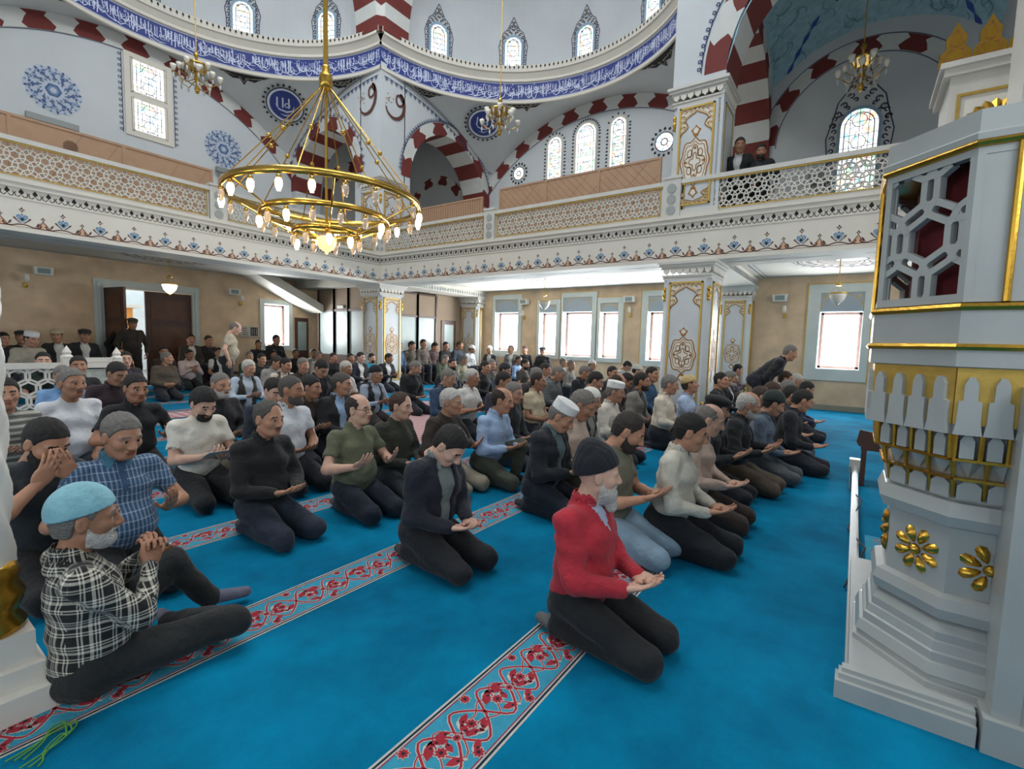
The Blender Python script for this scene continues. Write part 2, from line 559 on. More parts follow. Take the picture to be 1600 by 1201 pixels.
def front_big(mb, u, v0, k):
    """blue palmette under a diamond finial, brown outlines; k = height"""
    sc_ = lambda P, cu, cv, s_: [(u + cu * k + x * s_ * k, v0 + cv * k + y * s_ * k) for x, y in P]
    mb.fill(sc_([(0, .40), (.30, .22), (.56, .02), (.36, -.18), (.16, -.36), (-.16, -.36), (-.36, -.18), (-.56, .02), (-.30, .22)], 0, .40, .62), .002, 0)
    mb.fill(sc_(HEART, 0, .40, .80), .003, 3)
    mb.fill(sc_(HEART, 0, .40, .68), .004, 1)
    for sg in (-1, 1):
        mb.stroke([(u + sg * k * (.12 + .07 * cos(t)), v0 + k * (.47 + .07 * sin(t))) for t in np.linspace(0, 5.2, 9)], k * .022, .005, 4)
    mb.fill(sc_(SPADE, 0, .34, .26), .006, 2)
    mb.fill(sc_(DIAM, 0, .82, .34), .002, 0); mb.fill(sc_(DIAM, 0, .82, .13), .003, 3)
    for sg in (-1, 1):
        mb.stroke([(u, v0 + .12 * k), (u + sg * .18 * k, v0 + .10 * k), (u + sg * .40 * k, v0 + .02 * k), (u + sg * .62 * k, v0 + .03 * k), (u + sg * .72 * k, v0 + .14 * k), (u + sg * .64 * k, v0 + .20 * k)], k * .055, .002, 0)


def front_small(mb, u, v0, k):
    sc_ = lambda P, cu, cv, s_: [(u + cu * k + x * s_ * k, v0 + cv * k + y * s_ * k) for x, y in P]
    mb.fill(sc_([(0, .5), (.25, .1), (.55, -.3), (.2, -.5), (-.2, -.5), (-.55, -.3), (-.25, .1)], 0, .24, .5), .002, 5)
    mb.stroke(sc_([(0, .5), (.25, .1), (.55, -.3), (.2, -.5), (-.2, -.5), (-.55, -.3), (-.25, .1)], 0, .24, .5), k * .05, .003, 0, closed=True)
    mb.fill(sc_(DIAM, 0, .60, .34), .002, 0); mb.fill(sc_(DIAM, 0, .60, .12), .003, 3)
    for sg in (-1, 1):
        mb.fill(sc_([(0, 0), (.16, .10), (.22, .30), (.10, .22)], sg * .28 - (.1 if sg < 0 else 0), .06, 1.0), .002, 0)


def front_deco(mb, a, b):
    n = int(round((b - a) / .46)); P = (b - a) / n
    for i in range(n):
        front_big(mb, a + (i + .5) * P, ZB + .075, .29)
        front_small(mb, a + i * P, ZB + .075, .24)
    mb.box(a, b, ZB + .068, ZB + .074, 0, .003, 0)
    n = int(round((b - a) / .15)); P = (b - a) / n
    for i in range(n):
        u = a + (i + .5) * P
        mb.fill([(u + x * .095, 3.335 + y * .12) for x, y in SPADE], .003, 2)
        for sg in (-1, 1):
            mb.stroke([(u + sg * P * .08, 3.300), (u + sg * P * .22, 3.275), (u + sg * P * .40, 3.285), (u + sg * P * .47, 3.325), (u + sg * P * .38, 3.345)], .011, .003, 2)
    return mb


PAINT = [m_brown, m_paleblue, m_black, m_cream, m_navy, m_peach]
front_deco(MB(FX(X0)), YQ, Y0).build('painted_palmettes', PAINT, beam_r)
front_deco(MB(FY(Y0)), XL, X0).build('painted_palmettes', PAINT, beam_l)
# painted soffit band of both beams and ceiling rosettes
q = MB(FU(ZB))
for y in np.arange(YQ + 1, Y0, 1.9):
    for sg in (-1, 1):
        q.stroke([(X0 + .4 + .10 * sin(t * 4) * (1 - t), y + sg * t * .75) for t in np.linspace(0, 1, 14)], .02, .003)
        q.stroke([(X0 + .4 - .12 * sin(t * 5) * (1 - t), y + sg * t * .6) for t in np.linspace(0, 1, 12)], .016, .003)
q.build('painted_scrolls', m_slate, beam_r)
q = MB(FU(ZB))
for x in np.arange(1.0, X0, 1.9):
    for sg in (-1, 1):
        q.stroke([(x + sg * t * .75, Y0 + .4 + .10 * sin(t * 4) * (1 - t)) for t in np.linspace(0, 1, 14)], .02, .003)
q.build('painted_scrolls', m_slate, beam_l)


def ceiling_rosette(x, y, r, m1, m2):
    q = MB(FU(ZC))
    for k, rr, w_ in ((0, r, .03), (0, r * .93, .012), (1, r * .62, .02), (0, r * .3, .02)):
        q.stroke(arc(x, y, rr, 0, 2 * PI * 47 / 48, 47), w_, .003, k, closed=True)
    for i in range(24):
        a = 2 * PI * i / 24
        q.fill(blob(x + r * .78 * cos(a), y + r * .78 * sin(a), HEART, r * .2, a - PI / 2), .003, i % 2)
        q.stroke([(x + cos(a + .5 * t) * r * (.3 + .32 * t), y + sin(a + .5 * t) * r * (.3 + .32 * t)) for t in np.linspace(0, 1, 6)], .018, .003, 1 - i % 2)
        q.fill(blob(x + r * 1.06 * cos(a), y + r * 1.06 * sin(a), SPADE, r * .14, a - PI / 2), .003, 0)
    return q.build('ceiling_rosette', [m1, m2], bpy.data.objects['ceiling_gallery'])


m_rose = mat('rose_paint', '#8d5b52', .8)
for yy in (6.45, .2): ceiling_rosette(10.9, yy, .85, m_slate, m_rose)
ceiling_rosette(4.6, 12.6, .85, m_slate, m_rose)
q = MB(FU(ZC))                                        # painted line borders of the ceiling fields
for a, b, c, d in ((X0 + 1, XR - .15, 2.98, 9.9), (X0 + 1, XR - .15, YQ + .15, 1.9), (.6, X0 - .3, Y0 + 1, YB - .2)):
    for o_, w_ in ((0, .03), (.09, .015)):
        q.stroke([(a + o_, c + o_), (b - o_, c + o_), (b - o_, d - o_), (a + o_, d - o_)], w_, .003, closed=True)
q.build('ceiling_border_lines', m_slate, bpy.data.objects['ceiling_gallery'])


# ------------------------------------------------------------------ pierced parapet of the gallery
def clip_seg(p, q, x0, x1, y0, y1):
    t0, t1 = 0.0, 1.0
    dx, dy = q[0] - p[0], q[1] - p[1]
    for P_, Q_ in ((-dx, p[0] - x0), (dx, x1 - p[0]), (-dy, p[1] - y0), (dy, y1 - p[1])):
        if abs(P_) < 1e-12:
            if Q_ < 0: return None
        else:
            r = Q_ / P_
            if P_ < 0: t0 = max(t0, r)
            else: t1 = min(t1, r)
    if t0 >= t1: return None
    return (p[0] + t0 * dx, p[1] + t0 * dy), (p[0] + t1 * dx, p[1] + t1 * dy)


def lattice(mb, u0, u1, v0, v1, sp, bar, w0, w1, n=12, ov=.62, phase=(0, 0), M=None):
    """interlaced rings on a triangular grid: bars with real depth"""
    h = sp * math.sqrt(3) / 2
    jr = random.Random(3)
    R = sp * ov
    rows = int((v1 - v0) / h) + 4
    cols = int((u1 - u0) / sp) + 4
    for j in range(-2, rows):
        for i in range(-2, cols):
            cu = u0 + phase[0] + (i + (j % 2) * .5) * sp
            cv = v0 + phase[1] + j * h
            P = [(cu + R * cos(2 * PI * (k + .5) / n), cv + R * sin(2 * PI * (k + .5) / n)) for k in range(n)]
            for k in range(n):
                s_ = clip_seg(P[k], P[(k + 1) % n], u0, u1, v0, v1)
                if not s_: continue
                (a, b), (c, d) = s_
                l = math.hypot(c - a, d - b)
                if l < 1e-4: continue
                nx, ny = -(d - b) / l * bar / 2, (c - a) / l * bar / 2
                ex, ey = (c - a) / l * bar * .15, (d - b) / l * bar * .15
                q = [(a - ex + nx, b - ey + ny), (c + ex + nx, d + ey + ny), (c + ex - nx, d + ey - ny), (a - ex - nx, b - ey - ny)]
                e0, e1 = w0 + jr.uniform(0, .002), w1 - jr.uniform(0, .002)
                vs = [(x, y, e0) for x, y in q] + [(x, y, e1) for x, y in q]
                mb.add(vs, [(0, 1, 2, 3), (7, 6, 5, 4), (0, 4, 5, 1), (2, 6, 7, 3)], 0, M)
    return mb


def parapet_panel(M, a, b, label, group='pierced marble parapet panels'):
    root = empty('gallery_balustrade')
    # the empty stands at the panel's base
    p = Vector(M((a + b) / 2, 3.52, -.06)); root.location = p
    inv = lambda u, v, w: tuple(Vector(M(u, v, w)) - p)
    MB(inv).box(a, b, 3.52, 3.58, -.10, -.02).box(a, a + .05, 3.58, 4.06, -.10, -.02).box(b - .05, b, 3.58, 4.06, -.10, -.02).build('panel_frame', m_stone, root)
    MB(inv).box(a - .02, b + .02, 4.06, 4.13, -.13, .01).build('hand_rail', m_stone, root)
    g = MB(inv)
    g.box(a, b, 4.035, 4.058, -.025, .0).box(a + .03, b - .03, 3.575, 3.59, -.025, -.008).box(a + .03, a + .045, 3.58, 4.04, -.025, -.008).box(b - .045, b - .03, 3.58, 4.04, -.025, -.008)
    g.build('gilt_line', m_goldp, root)
    lattice(MB(inv), a + .05, b - .05, 3.59, 4.04, .165, .0165, -.075, -.035, ov=.71).build('lattice', m_marbled, root)
    return tag(root, label, 'balustrade', group)


parapet_panel(FX(X0), YQ, 2.60, 'pierced marble parapet panel of the gallery, nearest the pulpit')
parapet_panel(FX(X0), 2.92, 6.54, 'pierced marble parapet panel of the gallery below the diagonal-boarded screen')
parapet_panel(FX(X0), 6.84, 10.08, 'pierced marble parapet panel of the gallery right of its corner post')
parapet_panel(FY(Y0), 4.72, 8.28, 'pierced marble parapet panel of the gallery behind the big ring chandelier')
parapet_panel(FY(Y0), .9, 4.40, 'pierced marble parapet panel of the gallery at the far left')


def post(M, a, b, label):
    root = empty('balustrade_pillar')
    p = Vector(M((a + b) / 2, 3.52, -.05)); root.location = p
    inv = lambda u, v, w: tuple(Vector(M(u, v, w)) - p)
    MB(inv).box(a, b, 3.50, 4.16, -.14, .02).build('shaft', m_stone, root)
    c = (a + b) / 2
    for v in (3.64, 3.82, 4.0):
        q = MB(inv); q.prism(arc(c, v, (b - a) * .26, 0, 2 * PI * 11 / 12, 11), .02, .032)
        q.build('boss', m_marble, root)
    MB(inv).box(a - .015, b + .015, 4.16, 4.20, -.15, .035).build('cap', m_stone, root)
    tag(root, label, 'pillar', 'gallery balustrade pillars')


post(FX(X0), 2.61, 2.91, 'parapet post with three round bosses in front of the gilded right pier')
post(FX(X0), 6.55, 6.83, 'parapet post with three round bosses midway along the right gallery')
post(FX(X0), 10.09, 10.27, 'parapet post on the right face of the gallery corner')
post(FY(Y0), 8.29, 8.46, 'parapet post on the left face of the gallery corner')
post(FY(Y0), 4.41, 4.71, 'parapet post with three round bosses on the left gallery')


def screen(M, a, b, z1, style, label, n):
    root = empty('gallery_screen')
    p = Vector(M((a + b) / 2, ZG, 0)); root.location = p
    inv = lambda u, v, w: tuple(Vector(M(u, v, w)) - p)
    f = MB(inv)
    f.box(a, b, z1 - .04, z1, -.04, .005).box(a, b, ZG, ZG + .06, -.04, .005)
    for i in range(n + 1):
        u = a + (b - a) * i / n
        f.box(u - .025, u + .025, ZG, z1, -.04, .006)
    f.build('screen_frame', m_tan, root)
    for i in range(n):
        c, d = a + (b - a) * i / n + .025, a + (b - a) * (i + 1) / n - .025
        bd = MB(inv).box(c, d, ZG + .06, z1 - .04, -.03, -.006).build('board', m_tan, root)
        g = MB(inv)
        if style == 'diag':
            for k in range(-8, 14):
                for sg in ((1, -1) if k % 3 == 0 else (1,)):
                    s_ = clip_seg((c + k * .16, ZG), (c + k * .16 + sg * 2, ZG + 2), c, d, ZG + .06, z1 - .04)
                    if s_: g.stroke(s_, .008, -.004)
        elif style == 'slat':
            u = c + .05
            while u < d:
                g.stroke([(u, ZG + .06), (u, z1 - .04)], .014, -.004); u += .075
        else:
            for k in range(3):
                s_ = clip_seg((c + .2 + k * .5, ZG + .2), (c + .9 + k * .5, z1), c, d, ZG + .06, z1 - .04)
                if s_: g.stroke(s_, .006, -.004)
        if g.f: g.build('groove', m_tand, bd)
    tag(root, label, 'screen')
    return root


screen(FX(9.5), 3.35, 7.2, 4.96, 'diag', 'tan wooden gallery screen with diagonal grooves under the three stained windows', 3)
screen(FX(9.5), 7.75, 10.2, 4.86, 'slat', 'tan slatted wooden gallery screen behind the corner arch', 2)
ls = screen(FY(11.2), .4, 4.85, 4.73, 'plain', 'plain tan wooden gallery screen along the left gallery', 3)
q = MB(FY(11.2))                                        # round pierced grille in the left screen
for k in range(-3, 4):
    for sg in (1, -1):
        hw = math.sqrt(max(.0, .1 ** 2 - (k * .028) ** 2))
        q.stroke([(2.62 + (k * .028 + sg * 0) * .7 - hw * .7 * sg, 4.45 + k * .028 * .7 * sg + hw * .7), (2.62 + k * .028 * .7 + hw * .7 * sg, 4.45 + k * .028 * .7 * sg - hw * .7)], .010, .002)
q.build('grille', m_tand, ls).matrix_parent_inverse = Matrix.Translation(-Vector(ls.location))


# ------------------------------------------------------------------ piers with gilded panels
ARCHL = [(-1, -2.75), (-.93, -2.45), (-.66, -2.15), (-.52, -1.85), (-.60, -1.55), (-.74, -1.28), (-.66, -1.0), (-.42, -.74), (-.18, -.56), (0, -.34)]


def medallion(mb, u, v, a, b, mi_line=1, mi_fill=2, plain=False):
    """lobed cartouche with interlaced strap work; a, b = half width and half height"""
    N = 48
    out = []
    for i in range(N):
        t = 2 * PI * i / N
        r = 1 + .07 * cos(8 * t) - .05 * cos(4 * t)
        x, y = cos(t), sin(t)
        y = math.copysign(abs(y) ** .95, y)
        out.append((u + a * x * r * (.92 if abs(y) > .6 else 1), v + b * y * r * (1.06 if abs(x) < .12 else 1)))
    mb.fill(out, .004, mi_fill)
    mb.stroke(out, a * .085, .007, mi_line, closed=True)
    mb.stroke([(u + (x - u) * .84, v + (y - v) * .84) for x, y in out], a * .05, .007, mi_line, closed=True)
    for k in (.55, .30):
        mb.stroke([(u + a * k * cos(t) * (1 + .35 * cos(4 * t)), v + b * k * sin(t) * (1 + .35 * cos(4 * t))) for t in np.linspace(0, 2 * PI, 41)[:-1]], a * .07, .007, mi_line, closed=True)
    for i in range(4):
        t = PI / 4 + i * PI / 2
        c = (u + a * .52 * cos(t), v + b * .52 * sin(t))
        mb.stroke([(c[0] + a * .17 * cos(s_), c[1] + b * .17 * sin(s_)) for s_ in np.linspace(0, 2 * PI, 13)[:-1]], a * .06, .007, mi_line, closed=True)
    for i in range(4):
        t = i * PI / 2
        mb.fill(blob(u + a * .58 * cos(t), v + b * .58 * sin(t), SPADE, a * .34, t - PI / 2), .007, mi_line)
    for sg in (-1, 1):                                   # pendants above and below
        c = v + sg * b * 1.36
        mb.fill([(u + x * a * .42, c + sg * y * b * .26) for x, y in ((0, 1), (.35, .45), (.85, .15), (.55, -.35), (.4, -.85), (0, -1.1), (-.4, -.85), (-.55, -.35), (-.85, .15), (-.35, .45))], .004, mi_line)
        mb.fill([(u + x * a * .24, c + sg * y * b * .15) for x, y in ((0, 1), (.85, .15), (.4, -.85), (-.4, -.85), (-.85, .15))], .006, mi_fill)


def gold_panel(mb, uc, hw, v0, v1, vm, ms=1.0):
    """gilt frame, lobed arch with scroll work in the corners, cartouche; materials 0 gold 1 bronze 2 cream"""
    fw = .028
    mb.box(uc - hw, uc - hw + fw, v0, v1, 0, .022, 0).box(uc + hw - fw, uc + hw, v0, v1, 0, .022, 0).box(uc - hw, uc + hw, v1 - fw, v1, 0, .022, 0).box(uc - hw, uc + hw, v0, v0 + fw, 0, .022, 0)
    a = hw - fw
    for top, sg in ((v1 - fw, 1), (v0 + fw, -1)):
        k = 1.0 if sg > 0 else .55
        for sx in (-1, 1):
            P = [(uc + sx * abs(x) * a, top + sg * y * a * .62 * k) for x, y in ARCHL] + [(uc, top), (uc + sx * a, top)]
            mb.fill(P, .004, 2)
            E = [(uc + sx * abs(x) * a, top + sg * y * a * .62 * k) for x, y in ARCHL]
            mb.stroke(E, .018, .009, 1)
            mb.stroke([(x + sx * .02 if abs(x - uc) < a * .9 else x, y + sg * .02) for x, y in E], .008, .009, 0)
            for cx_, cy_, r_ in ((.80, -.32, .20), (.45, -.26, .17), (.86, -.85, .17), (.88, -1.35, .14), (.82, -1.9, .17), (.16, -.14, .10)):
                c = (uc + sx * cx_ * a, top + sg * cy_ * a * .62 * k)
                mb.stroke([(c[0] + sx * a * r_ * (1 - .10 * s_) * cos(s_ * 1.0), c[1] + sg * a * r_ * .7 * k * (1 - .10 * s_) * sin(s_)) for s_ in np.linspace(-.5, 5.0, 10)], .017, .008, 1, taper=True)
                mb.fill(blob(c[0], c[1], LEAF, a * r_ * .9, .6 * sx, sx), .009, 0)
    medallion(mb, uc, vm, a * .86 * min(ms, 1.05), a * 1.16 * ms)


def pier(name, x0, y0, sx, sy, z0, z1, label, panel=True, up=False, ms=1.0):
    root = empty(name, (x0 + sx / 2, y0 + sy / 2, z0))
    o = Vector(root.location)
    T = lambda M: (lambda u, v, w: tuple(Vector(M(u, v, w)) - o))
    ch = .075
    P = [(x0 + ch, y0), (x0 + sx - ch, y0), (x0 + sx, y0 + ch), (x0 + sx, y0 + sy - ch), (x0 + sx - ch, y0 + sy), (x0 + ch, y0 + sy), (x0, y0 + sy - ch), (x0, y0 + ch)]
    zc = z1 - .30
    MB(T(I3)).prism(P, z0, zc).build('shaft', m_pier, root)
    MB(T(I3)).box(x0 - .02, x0 + sx + .02, y0 - .02, y0 + sy + .02, z0, z0 + .16).build('base', m_stone, root)
    c = MB(T(I3))
    for i, (e, a, b) in enumerate(((.0, 0, .05), (.015, .05, .08), (.03, .17, .21), (.06, .21, .255), (.085, .255, .30))):
        c.box(x0 - e, x0 + sx + e, y0 - e, y0 + sy + e, zc + a, zc + b)
    c.build('capital', m_stone, root)
    n = 7
    for M, a, l in ((FX(x0 - .002), y0, sy), (FY(y0 - .002), x0, sx)):
        d = MB(T(M))
        for i in range(n):
            u = a + l * (i + .08) / n; w_ = l / n * .84
            d.prism([(u, zc + .175), (u + w_, zc + .175), (u + w_, zc + .13), (u + w_ / 2, zc + .085), (u, zc + .13)], 0, .03)
        d.build('muqarnas_row', m_cream, root)
    if panel:
        for M, a, l in ((FX(x0), y0, sy), (FY(y0), x0, sx)):
            q = MB(T(M))
            gold_panel(q, a + l / 2, l / 2 - .12, z0 + .22, zc - .04, z0 + .22 + (zc - z0 - .26) * .44, ms)
            q.build('gilded_panel', [m_goldp, m_goldb, m_cream], root)
    prof = [(.012, 0), (.030, .015), (.018, .04), (.030, .07), (.036, .10), (.022, .125), (.015, .15), (.026, .17), (.034, .20), (.020, .225), (.012, .24)]
    for cx_, cy_ in ((x0 + .03, y0 + .03), (x0 + .03, y0 + sy - .03), (x0 + sx - .03, y0 + .03)):
        for zz in (zc - .36, z0 + .18):
            MB(T(I3)).lathe(prof, 10, (cx_, cy_, zz)).build('gilt_baluster', m_gold, root, True)
    return tag(root, label, 'column')


PX, PY = X0 + .02, Y0 + .02
QX, QY = X0 + .02, 2.04
pier('pier', PX, PY, .80, .80, 0, ZB, 'marble pier with gilded panels below the corner of the gallery')
pier('pier', QX, QY, .80, .80, 0, ZB, 'marble pier with gilded panels behind the man in a blue checked shirt')
pier('pier', PX, PY, .80, .80, 3.47, 5.5, 'upper pier at the gallery corner, below the painted calligraphy spandrel')
pier('pier', QX, QY - .02, .80, .80, 3.47, 5.62, 'upper pier with gilded panels above the right gallery rail', ms=1.25)
pier('wall_pilaster', XR - .38, 2.10, .40, .70, 0, 2.80, 'gilded pilaster on the right wall beside the far prayer rows')
pier('wall_pilaster', XR - .38, Y0 + .1, .40, .75, 0, 2.80, 'gilded pilaster on the right wall next to the glazed corner room')


# ------------------------------------------------------------------ red and white arches
def voussoirs(parent, M, cu, cv, r0, r1, a0, a1, n, w0, w1, jag=.35, first=0):
    """each alternating block is a piece of its own with a lobed joint"""
    da = (a1 - a0) / n
    lob = [0, .5, .9, .45, .1, -.35, -.9, -.5, 0]

    def edge(i):
        if i == 0 or i == n: return [(r0 + (r1 - r0) * k / 8, a0 + da * i) for k in range(9)]
        s_ = jag if i % 2 else -jag
        return [(r0 + (r1 - r0) * k / 8, a0 + da * (i + s_ * lob[k] * .55)) for k in range(9)]
    for i in range(n):
        A, B = edge(i), edge(i + 1)
        inner = [(r0, A[0][1] + (B[0][1] - A[0][1]) * k / 4) for k in range(1, 4)]
        outer = [(r1, B[-1][1] + (A[-1][1] - B[-1][1]) * k / 4) for k in range(1, 4)]
        poly = [A[0]] + inner + B + outer + A[:0:-1]
        P = [(cu + r * cos(t), cv + r * sin(t)) for r, t in poly]
        MB(M).prism(P, w0, w1).build('voussoir', (m_red, m_offw)[(i + first) % 2], parent)


def arch_wall(name, M, u0, u1, v0, v1, cu, zs, r, th):
    P = [(u0, v0), (u0, v1), (u1, v1), (u1, v0), (cu + r, v0)] + arc(cu, zs, r, 0, PI, 24) + [(cu - r, v0)]
    mb = MB(M); mb.prism(P, 0, -th)
    return struct(mb, name, m_white)


ZT = 9.0
CBX, CBY = (X0 + PS + XR) / 2, (Y0 + PS + YB) / 2
rA = 1.42
w1_ = arch_wall('wall_corner_left', FX(X0 + .014), Y0 + PS - .02, YB, ZG, ZR + .1, CBY, 5.72, rA, PS)
voussoirs(w1_, FX(X0 + .014), CBY, 5.72, rA - .01, rA + .33, 0, PI, 11, .012, -PS - .012)
w2_ = arch_wall('wall_corner_right', FY(Y0 + .014), X0 + PS - .02, XR, ZG, ZR + .1, CBX - .05, 5.72, 1.60, PS)
voussoirs(w2_, FY(Y0 + .014), CBX - .05, 5.72, 1.59, 1.59 + .33, 0, PI, 11, .012, -PS - .012)
struct(MB().box(X0 + .014, X0 + .83, Y0 + .014, Y0 + .83, 5.5, ZR + .1), 'wall_corner_block', m_white)
w3_ = arch_wall('wall_side_right', FY(2.02), X0 + PS - .02, XR, ZG, ZR + .9, CBX - .02, 5.72, 1.80, PS)
voussoirs(w3_, FY(2.02), CBX - .02, 5.72, 1.79, 2.12, 0, PI, 13, .012, -PS - .012)
w4_ = arch_wall('wall_side_front', FX(X0 + .014), YQ, 2.06, ZG, ZR + .9, .17, 5.72, 1.84, PS)
voussoirs(w4_, FX(X0 + .014), .17, 5.72, 1.83, 2.17, 0, PI, 13, .012, -PS - .012)
struct(MB().box(X0 + .005, X0 + .815, 2.005, 2.835, 5.62, ZT + .2), 'wall_side_pier', m_white)
# arches painted on the outer walls
RFA, RSA, RFB, RSB = 5.40, 6.4, 5.60, 7.9
aw = RFA; zA = ZR + .02 - RFA; zB = ZR + .02 - RFB
voussoirs(wall_bu, FY(YB), AC[0], zA, aw - .36, aw - .02, math.radians(40), math.radians(140), 21, 0, .015)
bw = RFB
voussoirs(wall_ru, FX(XR), BC[1], zB, bw - .36, bw - .02, math.radians(40), math.radians(140), 21, 0, .015)
voussoirs(wall_ru, FX(XR), .28, 5.96, 1.62, 1.92, .05, PI - .05, 13, 0, .015)
voussoirs(wall_ru, FX(XR), CBY, 5.72, 1.15, 1.45, 0, PI, 11, 0, .015)
voussoirs(wall_bu, FY(YB), CBX, 5.72, 1.3, 1.62, 0, PI, 11, 0, .015)
# chain borders and thin outlines
q = MB(FX(XR))
q.stroke(arc(BC[1], zB, bw - .38, math.radians(40), math.radians(140), 60), .018, .004); q.stroke(arc(.28, 5.96, 1.60, 0, PI, 40), .018, .004); q.stroke(arc(.28, 5.96, 1.94, 0, PI, 40), .018, .004)
q.build('painted_line', m_slate, wall_ru)
q = MB(FY(YB)); q.stroke(arc(AC[0], zA, aw - .38, math.radians(40), math.radians(140), 60), .018, .004); q.build('painted_line', m_slate, wall_bu)


def chain(mb, pts, k, mi=0):
    """border of small loops along a path"""
    d = 0
    for (a, b), (c, e) in zip(pts, pts[1:]):
        l = math.hypot(c - a, e - b); tx, ty = (c - a) / l, (e - b) / l
        m_ = max(1, int(round(l / k)))
        for i in range(m_):
            x, y = a + tx * l * (i + .5) / m_, b + ty * l * (i + .5) / m_
            mb.stroke([(x + tx * k * px - ty * k * py, y + ty * k * px + tx * k * py) for px, py in ((-.5, 0), (-.1, .02), (.18, .2), (.1, .48), (-.14, .5), (-.2, .25), (.05, .02), (.5, 0))], k * .14, .005, mi)


def chains(mb, cu, zs, r, side):
    chain(mb, [(cu + r * cos(t), zs + r * sin(t)) for t in np.linspace(PI * .98, .02, 30)], .13)


for M, u0, cu, r, wl, rq in ((FX(X0), Y0, CBY, rA + .36, w1_, RSA), (FY(Y0), X0, CBX - .05, 1.95, w2_, RSB)):
    q = MB(M)
    chains(q, cu, 5.72, r, 1)
    qa = [(u0 + .10 + (rq - .22) * sin(t), ZR - rq + (rq - .22) * cos(t)) for t in np.linspace(.0, 3.9 / rq, 24)]
    chain(q, qa[::-1], .15)
    q.build('chain_border', m_navy, wl)
    q = MB(M); q.stroke([(u0 + (rq - .05) * sin(t), ZR - rq + (rq - .05) * cos(t)) for t in np.linspace(.0, 4.1 / rq, 30)], .02, .005); q.build('painted_line', m_slate, wl)
q = MB(FX(X0)); chains(q, .17, 5.72, 2.22, 1); q.build('chain_border', m_navy, w4_)


def vav(mb, u, v, k, fx):
    """the letter vav, brush stroke of changing width"""
    P = [(.38, .78), (.22, .98), (.06, .92), (.02, .70), (.14, .54), (.34, .60), (.44, .80), (.40, 1.0), (.26, 1.06), (.44, .86), (.48, .56), (.40, .24), (.16, -.02), (-.18, -.10), (-.46, .04), (-.58, .26)]
    Q = [P[0]]
    for i in range(len(P) - 1):                           # smooth the polyline
        p0, p1, p2, p3 = P[max(i - 1, 0)], P[i], P[i + 1], P[min(i + 2, len(P) - 1)]
        for t in (.25, .5, .75, 1):
            Q.append(tuple(.5 * (2 * b + (c - a) * t + (2 * a - 5 * b + 4 * c - d) * t * t + (3 * b - a - 3 * c + d) * t ** 3) for a, b, c, d in zip(p0, p1, p2, p3)))
    w_ = lambda t: .55 + .75 * sin(PI * min(1, max(0, (t - .45) / .5))) if t > .45 else .7
    mb.stroke([(u + fx * x * k, v + y * k) for x, y in Q], .13 * k, .006, 0, taper=w_)
    for i in range(9):
        a = i * 2.4
        mb.fill(blob(u - fx * .42 * k + .012 * i * cos(a) * k * 3, v + .62 * k + .012 * i * sin(a) * k * 3, FLOWER, .035 * k), .006, 1)


q = MB(FX(X0)); vav(q, 10.76, 7.20, .58, -1); q.build('calligraphy', [m_brown, m_goldb], w1_)
q = MB(FY(Y0)); vav(q, 8.98, 7.12, .58, 1); q.build('calligraphy', [m_brown, m_goldb], w2_)


# ------------------------------------------------------------------ pendentives, lettered rings, half-domes
RFA, RSA = 5.40, 6.4                     # arch radii on the outer wall and on the side walls: back bay
RFB, RSB = 5.60, 7.9                     # right bay


def pend(c, box_, horiz, rf, rs):
    """returns (rm, z) functions of azimuth: plan distance of the bay's edge and height of the vault"""
    def end(a):
        dx, dy = cos(a), sin(a)
        ts = []
        if dx > 1e-6: ts.append(((box_[1] - c[0]) / dx, 'x'))
        if dx < -1e-6: ts.append(((box_[0] - c[0]) / dx, 'x'))
        if dy > 1e-6: ts.append(((box_[3] - c[1]) / dy, 'y'))
        if dy < -1e-6: ts.append(((box_[2] - c[1]) / dy, 'y'))
        rm, w_ = min(ts)
        far = (w_ == 'x') == horiz
        lat = rm * (dy if w_ == 'x' else dx)
        R_ = rf if far else rs
        return max(rm, RR + 1e-4), ZR + .02 - R_ + math.sqrt(R_ * R_ - lat * lat)

    def z(a, r):
        rm, ze = end(a)
        t = min(1, max(0, (r - RR) / (rm - RR)))
        return ZR - (ZR - min(ze, ZR)) * (.6 * t + .4 * t * t)
    return end, z


def pendentive(name, c, a0, a1, fn):
    end, zf = fn
    N, K = 96, 10
    vs, fs = [], []
    for i in range(N + 1):
        a = a0 + (a1 - a0) * i / N
        rm = end(a)[0]
        for k in range(K + 1):
            r = RR + (rm - RR) * k / K
            vs.append((c[0] + r * cos(a), c[1] + r * sin(a), zf(a, r)))
    for i in range(N):
        for k in range(K):
            p = i * (K + 1) + k
            fs.append((p, p + 1, p + K + 2, p + K + 1))
    mb = MB(); mb.add(vs, fs)
    return struct(mb, name, m_white, None, True)


fnA = pend(AC, (AC[0] - RR, X0, Y0, YB), False, RFA, RSA)
fnB = pend(BC, (X0, XR, BC[1] - RR, Y0), True, RFB, RSB)
penA = pendentive('ceiling_pendentive_back', AC, 0, PI, fnA)
penB = pendentive('ceiling_pendentive_right', BC, -PI / 2, PI / 2, fnB)
TREF = [m_black, m_white]


